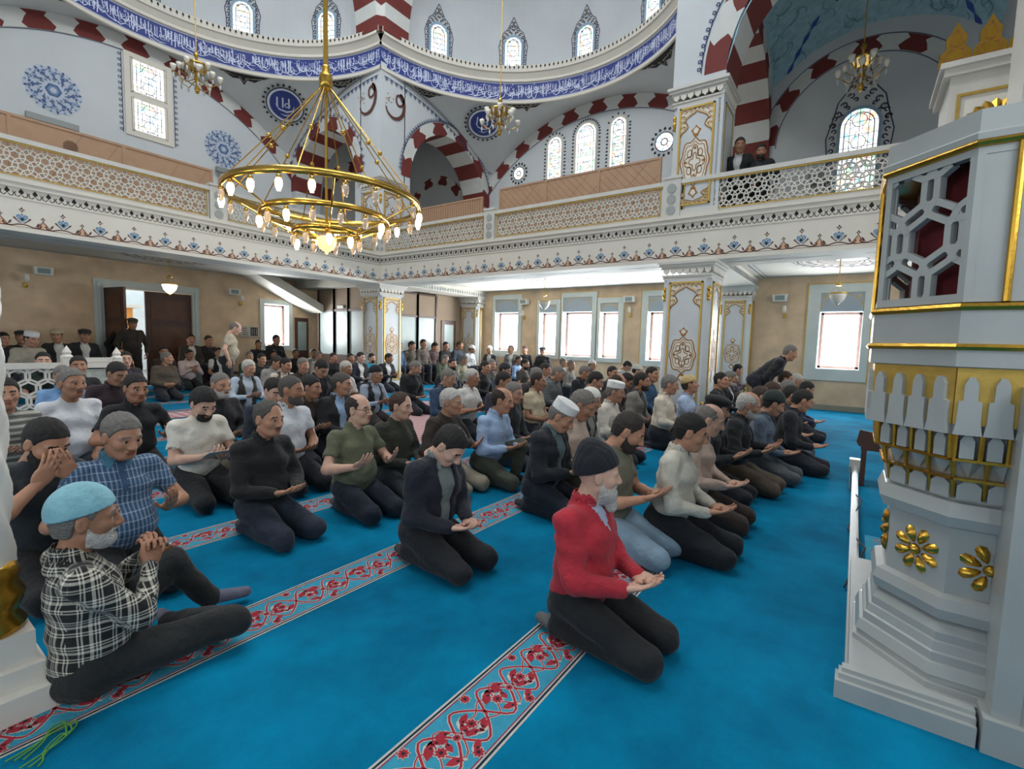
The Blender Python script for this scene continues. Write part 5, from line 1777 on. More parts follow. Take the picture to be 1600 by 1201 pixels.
# ================================================================== people
# bodies, clothes, heads and hands are smooth implicit surfaces (blended tapered capsules) meshed with surface nets
def surface_nets(F, o, h):
    nx, ny, nz = F.shape
    neg = F < 0
    C = [(0, 0, 0), (1, 0, 0), (0, 1, 0), (1, 1, 0), (0, 0, 1), (1, 0, 1), (0, 1, 1), (1, 1, 1)]

    def sub(A, c):
        return A[c[0]:nx - 1 + c[0], c[1]:ny - 1 + c[1], c[2]:nz - 1 + c[2]]
    cnt = sum(sub(neg, c).astype(np.int8) for c in C)
    act = (cnt > 0) & (cnt < 8)
    idx = np.argwhere(act)
    if len(idx) == 0:
        return np.zeros((0, 3)), np.zeros((0, 4), int)
    vid = -np.ones(act.shape, int)
    vid[act] = np.arange(len(idx))
    vals = np.stack([F[idx[:, 0] + c[0], idx[:, 1] + c[1], idx[:, 2] + c[2]] for c in C], 1)
    acc = np.zeros((len(idx), 3)); num = np.zeros(len(idx))
    for a in range(8):
        for ax in range(3):
            if C[a][ax] == 0:
                b = a + (1 << ax)
                fa, fb = vals[:, a], vals[:, b]
                m = (fa < 0) != (fb < 0)
                t = np.where(m, fa / np.where(np.abs(fa - fb) < 1e-12, 1, fa - fb), 0)
                p = np.tile(np.array(C[a], float), (len(idx), 1))
                p[:, ax] += t
                acc += p * m[:, None]; num += m
    V = (idx + acc / num[:, None]) * h + o
    Q = []
    for ax in range(3):
        b, c = (ax + 1) % 3, (ax + 2) % 3
        sl = [slice(None)] * 3; sl2 = [slice(None)] * 3
        sl[ax] = slice(0, -1); sl2[ax] = slice(1, None)
        e = neg[tuple(sl)] != neg[tuple(sl2)]
        w = np.argwhere(e)
        w = w[(w[:, b] > 0) & (w[:, c] > 0) & (w[:, b] < F.shape[b] - 1) & (w[:, c] < F.shape[c] - 1)]
        if len(w) == 0: continue
        fl = neg[w[:, 0], w[:, 1], w[:, 2]]

        def cell(db, dc):
            q = w.copy(); q[:, b] -= db; q[:, c] -= dc
            return vid[q[:, 0], q[:, 1], q[:, 2]]
        q = np.stack([cell(1, 1), cell(0, 1), cell(0, 0), cell(1, 0)], 1)
        q[~fl] = q[~fl][:, ::-1]
        Q.append(q)
    Q = np.concatenate(Q)
    return V, Q[(Q >= 0).all(1)]


def smin(a, b, k):
    if k <= 0: return np.minimum(a, b)
    h = np.maximum(k - np.abs(a - b), 0) / k
    return np.minimum(a, b) - h * h * k * 0.25


class SDF:
    """grid field; capsules and ellipsoids are blended in inside their own neighbourhood"""

    def __init__(s, lo, hi, h):
        s.lo = np.array(lo, float); s.h = h
        s.n = np.ceil((np.array(hi) - s.lo) / h).astype(int) + 1
        s.F = np.full(s.n, 1.0)
        s.ax = [s.lo[i] + h * np.arange(s.n[i]) for i in range(3)]

    def win(s, lo, hi, pad):
        a = np.clip(np.floor((np.array(lo) - pad - s.lo) / s.h).astype(int), 0, s.n)
        b = np.clip(np.ceil((np.array(hi) + pad - s.lo) / s.h).astype(int) + 1, 0, s.n)
        sl = tuple(slice(a[i], b[i]) for i in range(3))
        X, Y, Z = np.meshgrid(s.ax[0][sl[0]], s.ax[1][sl[1]], s.ax[2][sl[2]], indexing='ij', sparse=True)
        return sl, X, Y, Z

    def put(s, sl, d, k, op='u'):
        if op == 'u': s.F[sl] = smin(s.F[sl], d, k)
        elif op == 's': s.F[sl] = -smin(-s.F[sl], d, k)
        return s

    def cap(s, a, b, ra, rb=None, k=0.03, flat=(1, 1, 1), op='u'):
        """tapered capsule; flat scales space (wider torso)"""
        rb = ra if rb is None else rb
        a = np.array(a, float); b = np.array(b, float); fl = np.array(flat, float)
        R = max(ra, rb)
        sl, X, Y, Z = s.win(np.minimum(a, b) - R * fl, np.maximum(a, b) + R * fl, k + 0.05)
        d = (b - a) / fl
        L2 = float(d @ d) or 1e-9
        px, py, pz = (X - a[0]) / fl[0], (Y - a[1]) / fl[1], (Z - a[2]) / fl[2]
        t = np.clip((px * d[0] + py * d[1] + pz * d[2]) / L2, 0, 1)
        q = np.sqrt((px - t * d[0]) ** 2 + (py - t * d[1]) ** 2 + (pz - t * d[2]) ** 2) - (ra + (rb - ra) * t)
        return s.put(sl, q * min(fl), k, op)

    def ell(s, c, r, k=0.02, op='u', rot=None):
        c = np.array(c, float); r = np.array(r, float)
        R = max(r)
        sl, X, Y, Z = s.win(c - R, c + R, k + 0.04)
        x, y, z = X - c[0], Y - c[1], Z - c[2]
        q = np.sqrt((x / r[0]) ** 2 + (y / r[1]) ** 2 + (z / r[2]) ** 2)
        d = (q - 1) * min(r) * (0.5 + 0.5 * np.minimum(q, 2))
        return s.put(sl, d, k, op)

    def grid(s):
        return np.meshgrid(*s.ax, indexing='ij', sparse=True)

    def wrinkle(s, amp, f=38.0, seed=0):
        X, Y, Z = s.grid()
        ph = seed * 1.7
        w = np.sin(f * (Z + 0.35 * X) + 3.0 * np.sin(11 * Y + ph) + ph) * np.sin(9 * X + 13 * Y + 2 * ph + 2 * np.sin(14 * Z + ph))
        w = w + 0.6 * np.sin(f * 0.6 * (X - 0.5 * Z) + 2.5 * np.sin(12 * Z + 8 * Y + ph))
        s.F = s.F + amp * w
        return s

    def mesh(s):
        return surface_nets(s.F, s.lo, s.h)


def head_base(s):
    """skull, jaw and neck stump without features; head faces +x, skull centre at the origin"""
    s.ell((-.014, 0, .022), (.099, .077, .093), 0)
    s.ell((.024, 0, -.035), (.070, .063, .086), .03)
    s.ell((.064, 0, -.100), (.024, .026, .020), .035)
    for y in (-1, 1):
        s.cap((.0, y * .047, -.070), (.05, y * .026, -.1), .020, .018, .03)
        s.ell((.056, y * .043, -.030), (.024, .022, .022), .025)
    s.cap((-.012, 0, -.06), (-.035, 0, -.17), .054, .056, .03)
    return s


def face_sdf(h):
    s = head_base(SDF((-.135, -.11, -.17), (.145, .11, .135), h))
    for y in (-1, 1):
        s.cap((.078, y * .012, .016), (.070, y * .045, .014), .013, .012, .012)
        s.ell((.093, y * .032, -.006), (.013, .017, .011), .012, 's')
        s.ell((.073, y * .031, -.006), (.0145, .0150, .0135), .002)
        s.ell((-.012, y * .079, -.014), (.021, .011, .034), .008)
        s.ell((-.004, y * .089, -.014), (.010, .006, .020), .006, 's')
        s.ell((.098, y * .013, -.040), (.011, .010, .009), .008)
    s.cap((.090, 0, .006), (.111, 0, -.034), .009, .0135, .012)
    s.cap((.088, -.018, -.064), (.088, .018, -.064), .0075, .0075, .008)
    s.cap((.085, -.016, -.077), (.085, .016, -.077), .0085, .0085, .008)
    return s


def face_labels(V, Q):
    c = V[Q].mean(1)
    lab = np.zeros(len(Q), int)                                   # 0 skin
    x, y, z = c[:, 0], np.abs(c[:, 1]), c[:, 2]
    eye = ((x - .073) ** 2 + (y - .031) ** 2 + (z + .006) ** 2 < .0152 ** 2) & (x > .080) & (np.abs(z + .006) < .0065)
    lab[eye] = 6
    lab[eye & ((y - .030) ** 2 + (z + .006) ** 2 < .0062 ** 2)] = 7
    lip = (x > .083) & (y < .024) & (z < -.0585) & (z > -.083) & ((np.abs(z + .070) < .013 * (1 - (y / .026) ** 2)))
    lab[lip] = 5
    brow = (x > .06) & (y > .012) & (y < .052) & (np.abs(z - (.022 - .15 * np.maximum(y - .03, 0))) < .0055)
    lab[brow] = 4
    return lab


HEADS = {}
for _k, _h in (('fine', .0060), ('low', .0105)):
    _V, _Q = face_sdf(_h).mesh()
    HEADS[_k] = (_V, _Q, face_labels(_V, _Q))


def hair_mesh(kind, h):
    lo, hi = (-.16, -.13, -.24), (.18, .13, .19)
    s = SDF(lo, hi, h)
    X, Y, Z = s.grid()
    if kind in ('full', 'recede', 'stubble', 'thick', 'thin'):
        off = {'full': .0075, 'recede': .006, 'stubble': .0035, 'thick': .016, 'thin': .006}[kind]
        s.ell((-.016, 0, .022), (.099 + off, .077 + off, .093 + off * 1.1), 0)
        s.cap((-.045, 0, -.02), (-.048, 0, -.06), .050 + off, .046 + off, .03)
        zm = np.interp(s.ax[0], [-.13, -.04, -.028, .004, .018, .030, .055, .085, .12], [-.075, -.068, .012, .024, -.004, .020, .056, .068, .08])[:, None, None]
        s.F = np.maximum(s.F, zm - Z)
        if kind == 'recede':
            top = np.maximum(np.sqrt(((X - .045) / .135) ** 2 + (Y / .066) ** 2) - 1 + 0 * Z, (.022 - Z) * 15)
            s.F = np.maximum(s.F, -top * .06)
        if kind == 'thin':                                            # hairline high on the forehead
            s.F = np.maximum(s.F, (X - .045) + .25 * (Z - .1) - .5 * np.maximum(.062 - Z, 0) * 3)
        w = .0012 * np.sin(160 * Y + 60 * X + 4 * np.sin(60 * Z)) + .0009 * np.sin(210 * X + 90 * Z)
        s.F = s.F + w
    elif kind in ('beard', 'longbeard', 'goatee'):
        head_base(s)
        s.F = s.F - (.0025 + .009 * np.clip((-.045 - Z) / .05, 0, 1) * np.clip((X + .01) / .05, 0, 1))
        if kind == 'longbeard':
            s.cap((.066, 0, -.100), (.088, 0, -.165), .038, .030, .03)
        else:
            s.ell((.062, 0, -.103), (.031, .033, .024), .02)
        zc = np.interp(s.ax[0], [-.03, 0, .03, .06, .085, .12], [.0, -.018, -.056, -.066, -.050, -.046])[:, None, None]
        zc = zc + .003 * np.sin(300 * Y + 200 * X)
        s.F = np.maximum(s.F, Z - zc)
        s.F = np.maximum(s.F, -(X - (.004 if kind != 'goatee' else .055)))
        s.F = np.maximum(s.F, -(Z + .132 + .35 * (X - .06)) if kind != 'longbeard' else -(Z + .19))
        m = np.sqrt(((X - .095) / .022) ** 2 + (Y / .021) ** 2 + ((Z + .070) / .0095) ** 2) - 1
        s.F = np.maximum(s.F, -m * .01)
        s.F = s.F + .0016 * np.sin(240 * Y + 90 * X) * np.sin(130 * Z + 50 * Y)
    elif kind == 'mustache':
        for y in (-1, 1):
            s.cap((.099, y * .003, -.052), (.088, y * .027, -.061), .0075, .005, .004)
    elif kind == 'takke':                                             # close round knitted cap
        s.ell((-.018, 0, .026), (.112, .091, .108), 0)
        s.F = np.maximum(s.F, (.036 + .22 * (X - .02)) - Z)
        s.F = s.F + .0012 * np.sin(260 * Z) * np.sin(160 * np.arctan2(Y, X + .018) * .1 * 10)
    elif kind == 'skullcap':                                          # shallower dome set far back, smooth felt
        s.ell((-.020, 0, .030), (.115, .094, .114), 0)
        s.F = np.maximum(s.F, (.028 + .30 * X) - Z)
    elif kind == 'drum':                                              # upright flat-topped prayer cap
        q = np.sqrt(((X + .016) / .104) ** 2 + (Y / .086) ** 2) - 1
        d = q * .088
        top = .128 - .25 * (X * 0) - 1.2 * ((X + .016) ** 2 + Y ** 2)
        s.F = np.maximum(np.maximum(d + 0 * Z, Z - top), (.040 + .12 * X) - Z)
    elif kind == 'beanie':
        s.ell((-.020, 0, .030), (.116, .094, .120), 0)
        s.cap((-.03, 0, .08), (-.06, 0, .115), .065, .05, .04)
        s.F = np.maximum(s.F, (.022 + .42 * X) - Z)
        s.F = s.F + .0012 * np.sin(300 * Y + 40 * X)
    elif kind == 'flatcap':
        s.ell((-.010, 0, .075), (.120, .100, .048), 0)
        s.ell((-.016, 0, .055), (.108, .087, .05), .01)
        s.ell((.108, 0, .050), (.050, .070, .009), .012)
        s.F = np.maximum(s.F, .034 - Z)
    elif kind == 'helmet_inner':
        pass
    return s.mesh()


HAIR = {}


def hair_data(kind, fine):
    key = (kind, fine)
    if key not in HAIR:
        V, Q = hair_mesh(kind, .0055 if fine else .009)
        me = bpy.data.meshes.new(kind)
        me.from_pydata(V.tolist(), [], Q.tolist())
        me.polygons.foreach_set('use_smooth', [True] * len(Q))
        me.materials.append(None)
        me.update()
        HAIR[key] = me
    return HAIR[key]


def hand_template(curl, spread, h):
    """right hand: wrist at the origin, fingers along +x, palm faces +z, thumb towards +y"""
    s = SDF((-.05, -.075, -.05), (.22, .115, .11), h)
    s.cap((-.03, 0, 0), (.015, 0, 0), .025, .024, .02, (1, 1.15, .8))
    s.ell((.050, .0, .0), (.054, .041, .0155), .02)
    s.ell((.030, .026, .006), (.034, .020, .017), .015)
    s.ell((.035, -.026, .004), (.034, .014, .014), .012)
    roots = ((.094, .031), (.099, .010), (.095, -.011), (.086, -.030))
    lens = ((.040, .024, .021), (.044, .028, .022), (.041, .026, .021), (.032, .019, .019))
    for i, ((x, y), L) in enumerate(zip(roots, lens)):
        p = np.array((x - .012, y * .95, .0)); a = spread * (1.5 - i) * .1; t = curl * (.35 + .08 * i)
        r = (.0092, .0088, .0084, .0078) if i < 3 else (.0082, .0078, .0074, .0068)
        for j, l in enumerate((L[0] + .012,) + L[1:]):
            q = p + l * np.array((cos(t) * cos(a), cos(t) * sin(a), sin(t)))
            s.cap(p, q, r[j], r[j + 1], .004)
            p = q; t += curl * (.55 + .05 * i)
    p = np.array((.022, .030, .004))
    for l, d, r0, r1 in ((.042, (.62, .66, .30), .013, .0105), (.032, (.85, .34, .36), .0105, .0095), (.026, (.95, .05, .30), .0095, .0078)):
        q = p + l * np.array(d)
        s.cap(p, q, r0, r1, .006); p = q
    return s.mesh()


HANDS = {('dua', 'fine'): hand_template(.42, .5, .0048), ('grip', 'fine'): hand_template(1.05, .3, .0048),
         ('dua', 'low'): hand_template(.42, .5, .0098), ('grip', 'low'): hand_template(1.05, .3, .0098)}


def ik(S, W, l1, l2, pole):
    S, W = np.array(S, float), np.array(W, float)
    d = W - S; D = np.linalg.norm(d)
    if D > (l1 + l2) * .995:
        W = S + d / D * (l1 + l2) * .995; d = W - S; D = np.linalg.norm(d)
    a = (l1 * l1 - l2 * l2 + D * D) / (2 * D)
    hh = math.sqrt(max(l1 * l1 - a * a, 0))
    u = d / D
    p = np.array(pole, float); p = p - u * (p @ u); p /= np.linalg.norm(p) or 1
    return S + u * a + p * hh, W


def frame(x, z):
    """rotation whose columns are x, y, z with x kept and z made orthogonal"""
    x = np.array(x, float); x /= np.linalg.norm(x)
    z = np.array(z, float); z = z - x * (z @ x); z /= np.linalg.norm(z)
    return np.stack([x, np.cross(z, x), z], 1)


def pose(kind, lean=.0, side=.0, twist=0.0, belly=0.0):
    """joint positions, person faces +x, seat over the origin"""
    J = {}
    if kind in ('kneel', 'kneel_up'):
        pel = np.array((-.03, 0, .25))
        J['knee'] = [(.40, -.13, .085), (.40, .13, .085)]
        J['ankle'] = [(-.10, -.09, .06), (-.10, .09, .06)]
        J['toe'] = [(-.22, -.06, .05), (-.22, .06, .05)]
        if kind == 'kneel_up':                                       # left knee raised, foot flat in front
            J['knee'][1] = (.30, .17, .40); J['ankle'][1] = (.24, .15, .07); J['toe'][1] = (.40, .16, .04)
    elif kind == 'cross':
        pel = np.array((-.06, 0, .15))
        J['knee'] = [(.30, -.34, .16), (.34, .30, .20)]
        J['ankle'] = [(.36, .06, .07), (.22, -.10, .06)]
        J['toe'] = [(.42, .22, .06), (.30, -.24, .05)]
    elif kind == 'lounge':                                           # plaid man: one knee up, other leg folded flat
        pel = np.array((-.06, 0, .14))
        J['knee'] = [(.46, -.20, .14), (.33, .24, .36)]
        J['ankle'] = [(.30, .16, .07), (.52, .24, .08)]
        J['toe'] = [(.30, .30, .06), (.70, .20, .06)]
    elif kind == 'bench':
        pel = np.array((-.05, 0, .50))
        J['knee'] = [(.40, -.13, .50), (.40, .13, .50)]
        J['ankle'] = [(.42, -.13, .09), (.42, .13, .09)]
        J['toe'] = [(.58, -.15, .05), (.58, .15, .05)]
    else:                                                            # stand
        pel = np.array((0, 0, .95))
        J['knee'] = [(.02, -.11, .50), (.03, .11, .50)]
        J['ankle'] = [(-.02, -.11, .09), (0, .11, .09)]
        J['toe'] = [(.15, -.13, .04), (.16, .13, .04)]
    J['pel'] = pel
    R = np.array(Euler((side, lean, twist)).to_matrix())
    f = lambda v: pel + R @ np.array(v)
    J['hip'] = [pel + R @ np.array((0, -.09, -.02)), pel + R @ np.array((0, .09, -.02))]
    J['bel'] = f((.02, 0, .14)); J['chest'] = f((.02, 0, .32)); J['neck'] = f((.0, 0, .485))
    J['sh'] = [f((-.005, -.172, .415)), f((-.005, .172, .415))]
    J['R'] = R
    J['belly'] = belly
    return J


def body_mesh(J, hy, hp, hr, hands, style, sleeve, fine, seed=0, headscale=1.0):
    """returns dict of part -> (V, Q, labels) and the head matrix"""
    rnd = random.Random(seed)
    h = .0140 if fine else .025
    R = J['R']
    # head: yaw, pitch on the neck
    neck = np.array(J['neck'])
    Rh = np.array((Euler((0, 0, hy)).to_matrix() @ Euler((hr, hp, 0)).to_matrix()))
    up = R @ np.array((0, 0, 1.0)); up = up * .5 + np.array((0, 0, .5)); up /= np.linalg.norm(up)
    nt_ = neck + up * .075 + Rh @ np.array((.02, 0, .0))
    hc = nt_ + Rh @ np.array((.032, 0, .085)) * headscale
    # arms
    el, wr, hd = [], [], []
    for i in (0, 1):
        sg = -1 if i == 0 else 1
        W, hx, hz, hk = hands[i]
        S = J['sh'][i]
        pole = R @ np.array((-.55, sg * .75, -.6))
        e, W = ik(S, W, .285, .25, pole)
        el.append(e); wr.append(W); hd.append((W, hx, hz, hk))
    pts = np.array([J['pel'], J['neck'], *J['knee'], *J['ankle'], *J['toe'], *el, *wr, *J['sh'], hc])
    lo, hi = pts.min(0) - .2, pts.max(0) + .2
    lo[2] = max(lo[2], -.03)
    out = {}
    b = J['belly']
    # ---- skin: whole slim body, so that neck, forearms and hands grow out of one figure
    s = SDF(lo, hi, h * (1.2 if sleeve == 'long' else 1.0))
    s.cap(J['pel'], J['bel'], .10, .10, .03, (1, 1.2, 1)); s.cap(J['bel'], J['chest'], .10, .11, .03, (1, 1.2, 1))
    s.cap(J['chest'], neck, .09, .05, .04)
    s.cap(neck - up * .02, hc + Rh @ np.array((-.022, 0, -.05)), .058, .053, .03)
    for i in (0, 1):
        s.cap(J['hip'][i], J['knee'][i], .06, .045, .02); s.cap(J['knee'][i], J['ankle'][i], .042, .032, .02)
        s.cap(J['ankle'][i], J['toe'][i], .030, .026, .02)
        sl_ = .78 if sleeve == 'long' else 1.0
        s.cap(J['sh'][i], el[i], .044 * sl_, .040 * sl_, .02)
        m = el[i] + (wr[i] - el[i]) * .3
        s.cap(el[i], m, .039 * sl_, .041 * sl_, .02); s.cap(m, wr[i] + (wr[i] - el[i]) / np.linalg.norm(wr[i] - el[i]) * .01, .041 * sl_, .0255, .02)
    V, Q = s.mesh(); parts = [(V, Q, np.zeros(len(Q), int))]
    V, Q, L = HEADS['fine' if fine else 'low']
    parts.append((V * headscale @ Rh.T + hc, Q, L))
    for i in (0, 1):
        W, hx, hz, hk = hd[i]
        V, Q = HANDS[(hk, 'fine' if fine else 'low')]
        V = V.copy() * .98
        F = frame(hx, hz)
        if i == 1:                                                   # left hand is the mirror image
            V[:, 1] *= -1; Q = Q[:, ::-1]
        parts.append((V @ F.T + W, Q, np.zeros(len(Q), int)))
    out['body'] = parts
    # ---- upper garments
    def torso(s, loose, arms):
        s.cap(J['pel'], J['bel'], .132 + loose + b * .4, .126 + loose + b * .5, .03, (1, 1.2, 1))
        s.ell(J['bel'] + R @ np.array((.035 + b * .6, 0, -.03)), (.108 + b, .142 + b * .6, .12 + b * .5), .05)
        s.cap(J['bel'], J['chest'], .124 + loose, .124 + loose, .04, (1, 1.24, 1))
        s.cap(J['chest'], J['chest'] + R @ np.array((-.01, 0, .06)), .120 + loose, .088 + loose, .05, (1, 1.36, 1))
        s.cap(J['sh'][0] + R @ np.array((0, .03, .008)), J['sh'][1] + R @ np.array((0, -.03, .008)), .056 + loose * .5, .056 + loose * .5, .05)
        s.cap(neck - up * .055, neck + up * .0, .076 + loose * .4, .060 + loose * .4, .04)
        if arms:
            for i in (0, 1):
                s.cap(J['sh'][i], el[i], .060 + loose * .6, .052 + loose * .6, .04)
            if arms == 'short':
                for i in (0, 1):
                    e = J['sh'][i] + (el[i] - J['sh'][i]) * .78
                    s.cap(e + (el[i] - e) * .35, el[i] + (el[i] - e) * .3, .075, .085, .0, op='s')
            else:
                for i in (0, 1):
                    s.cap(el[i], el[i] + (wr[i] - el[i]) * .92, .049 + loose * .5, .036 + loose * .5, .03)
        X, Y, Z = s.grid()
        nrm = R @ np.array((0, 0, 1.0))
        hem = -((X - J['pel'][0]) * nrm[0] + (Y - J['pel'][1]) * nrm[1] + (Z - J['pel'][2]) * nrm[2]) - (.075 if loose < .012 else .12)
        s.F = np.maximum(s.F, np.where(np.sqrt((X - J['pel'][0]) ** 2 + (Y - J['pel'][1]) ** 2 + 0 * Z) < .26, hem, -1))
        s.F = np.maximum(s.F, -(Z - .004))
        return s
    loose = {'tee': .0, 'polo': .0, 'shirt': .003, 'jacket': .016, 'vest': .012, 'sweater': .008, 'zip': .014}[style]
    two = style in ('jacket', 'vest')
    s = torso(SDF(lo, hi, h), loose, None if style == 'vest' else sleeve)
    s.wrinkle(.0060 if fine else .0055, 40, seed)
    if two:                                                          # worn open: a wedge down the front is cut away
        X, Y, Z = s.grid()
        d0 = X - J['chest'][0]; d1 = Y - J['chest'][1]; d2 = Z - J['chest'][2]
        cx = d0 * R[0, 0] + d1 * R[1, 0] + d2 * R[2, 0]
        cy = d0 * R[0, 1] + d1 * R[1, 1] + d2 * R[2, 1]
        cz = d0 * R[0, 2] + d1 * R[1, 2] + d2 * R[2, 2]
        wv = np.interp(cz, [-.45, -.30, -.08, .08, .17], [.085, .050, .040, .075, .055])
        s.F = np.maximum(s.F, -np.maximum(np.abs(cy) - wv, .035 - cx))
        if style == 'vest':
            for i in (0, 1):
                s.cap(J['sh'][i], el[i], .074, .066, .0, op='s')
    V, Q = s.mesh()
    lab = np.zeros(len(Q), int)
    if style == 'polo':
        c = (V[Q].mean(1) - J['chest']) @ R
        lab[(np.abs(c[:, 1]) < .010) & (c[:, 0] > .03) & (c[:, 2] > .0)] = 1
    if style == 'zip':
        c = (V[Q].mean(1) - J['chest']) @ R
        lab[(np.abs(c[:, 1]) < np.maximum(0, (c[:, 2] - .045) * .42)) & (c[:, 0] > .02)] = 1
    out['top'] = (V, Q, lab)
    if two:
        s = torso(SDF(lo, hi, h), -.002, 'long' if style == 'vest' and sleeve == 'long' else ('short' if style == 'vest' else None))
        s.wrinkle(.003, 40, seed + 3)
        V, Q = s.mesh(); out['inner'] = (V, Q, np.zeros(len(Q), int))
    # ---- collar
    if style in ('shirt', 'polo', 'jacket', 'vest', 'zip'):
        s = SDF(neck - .14, neck + .14, .0085 if fine else .013)
        s.cap(neck - up * .035, neck + up * .016, .094, .073, .0)
        s.cap(neck - up * .09, neck + up * .07, .092, .052, .0, op='s')
        X, Y, Z = s.grid()
        fr = R @ np.array((1, 0, 0.0))
        front = (X - neck[0]) * fr[0] + (Y - neck[1]) * fr[1] + (Z - neck[2]) * fr[2]
        gap = np.abs((Y - neck[1]) * fr[0] - (X - neck[0]) * fr[1]) - np.clip(.006 + .55 * (neck[2] + .015 - Z), .006, .03)
        s.F = np.maximum(s.F, np.where(front > .01, -gap, -1))
        V, Q = s.mesh()
        if len(Q): out['collar'] = (V, Q, np.zeros(len(Q), int))
    # ---- trousers
    s = SDF(lo, hi, h)
    s.cap(J['pel'] + R @ np.array((0, 0, .03)), J['pel'] + R @ np.array((-.02, 0, -.06)), .128, .132, .03, (1, 1.22, 1))
    for i in (0, 1):
        s.cap(J['hip'][i], J['knee'][i], .104, .074, .035)
        s.cap(J['knee'][i], J['ankle'][i], .070, .056, .03)
    X, Y, Z = s.grid()
    s.F = np.maximum(s.F, -(Z - .002))
    s.wrinkle(.0062, 30, seed + 5)
    V, Q = s.mesh(); out['trousers'] = (V, Q, np.zeros(len(Q), int))
    # ---- socks
    for i in (0, 1):
        a, t = np.array(J['ankle'][i]), np.array(J['toe'][i])
        s = SDF(np.minimum(a, t) - .1, np.maximum(a, t) + .1, h * .9)
        s.cap(a, t, .040, .030, .02, (1, 1.1, 1))
        s.cap(a, a + (np.array(J['knee'][i]) - a) * .15, .040, .042, .02)
        X, Y, Z = s.grid()
        s.F = np.maximum(s.F, -(Z - .002))
        V, Q = s.mesh(); out['sock%d' % i] = (V, Q, np.zeros(len(Q), int))
    MH = np.eye(4); MH[:3, :3] = Rh * headscale; MH[:3, 3] = hc
    return out, MH


def np_mesh(name, parts, nslots, uv=False, scale=1.0):
    if isinstance(parts, tuple): parts = [parts]
    Vs, Qs, Ls, n = [], [], [], 0
    for V, Q, L in parts:
        Vs.append(V); Qs.append(Q + n); Ls.append(L); n += len(V)
    V = np.concatenate(Vs) * scale; Q = np.concatenate(Qs); L = np.concatenate(Ls)
    me = bpy.data.meshes.new(name)
    me.vertices.add(len(V)); me.vertices.foreach_set('co', V.astype(np.float32).ravel())
    me.loops.add(Q.size); me.loops.foreach_set('vertex_index', Q.astype(np.int32).ravel())
    me.polygons.add(len(Q)); me.polygons.foreach_set('loop_start', np.arange(0, Q.size, 4, dtype=np.int32))
    for _ in range(nslots): me.materials.append(None)
    me.polygons.foreach_set('material_index', L.astype(np.int32))
    me.polygons.foreach_set('use_smooth', np.ones(len(Q), bool))
    me.update(calc_edges=True)
    if uv:                                                           # cloth coordinates: box-mapped, in metres
        u = me.uv_layers.new(name='UVMap')
        P = V[Q]
        nrm = np.cross(P[:, 2] - P[:, 0], P[:, 3] - P[:, 1])
        ay = np.abs(nrm[:, 1]) > np.abs(nrm[:, 0])
        uu = np.where(ay[:, None], P[:, :, 0], P[:, :, 1])
        u.data.foreach_set('uv', np.stack([uu, P[:, :, 2]], 2).astype(np.float32).ravel())
    return me


SKINS = {'a': '#b8896c', 'b': '#ab7c61', 'c': '#996b50', 'd': '#c29882', 'e': '#855c46'}
HAIRC = {'black': '#17130f', 'dark': '#2a211b', 'grey': '#6f6a64', 'white': '#b4afa8', 'brown': '#3d2a1e', 'saltpepper': '#4a4540'}


def mslot(o, mats):
    for i, m in enumerate(mats):
        o.material_slots[i].link = 'OBJECT'
        o.material_slots[i].material = m


def skin_mats(sk, hc):
    c = srgb(SKINS[sk])
    return [mat('skin_' + sk, SKINS[sk], .55, 0, .08, 90, .07, 14), None, None, None,
            mat('hair_' + hc, HAIRC[hc], .75, 0, .6, 140, .15, 60), mat('lips_' + sk, tuple(int(SKINS[sk][i:i + 2], 16) / 255 * f for i, f in ((1, .86), (3, .66), (5, .66))), .5),
            mat('eye_white', '#a89a8c', .35), mat('eye_dark', '#1a120d', .25)]


PEOPLE_CACHE = {}


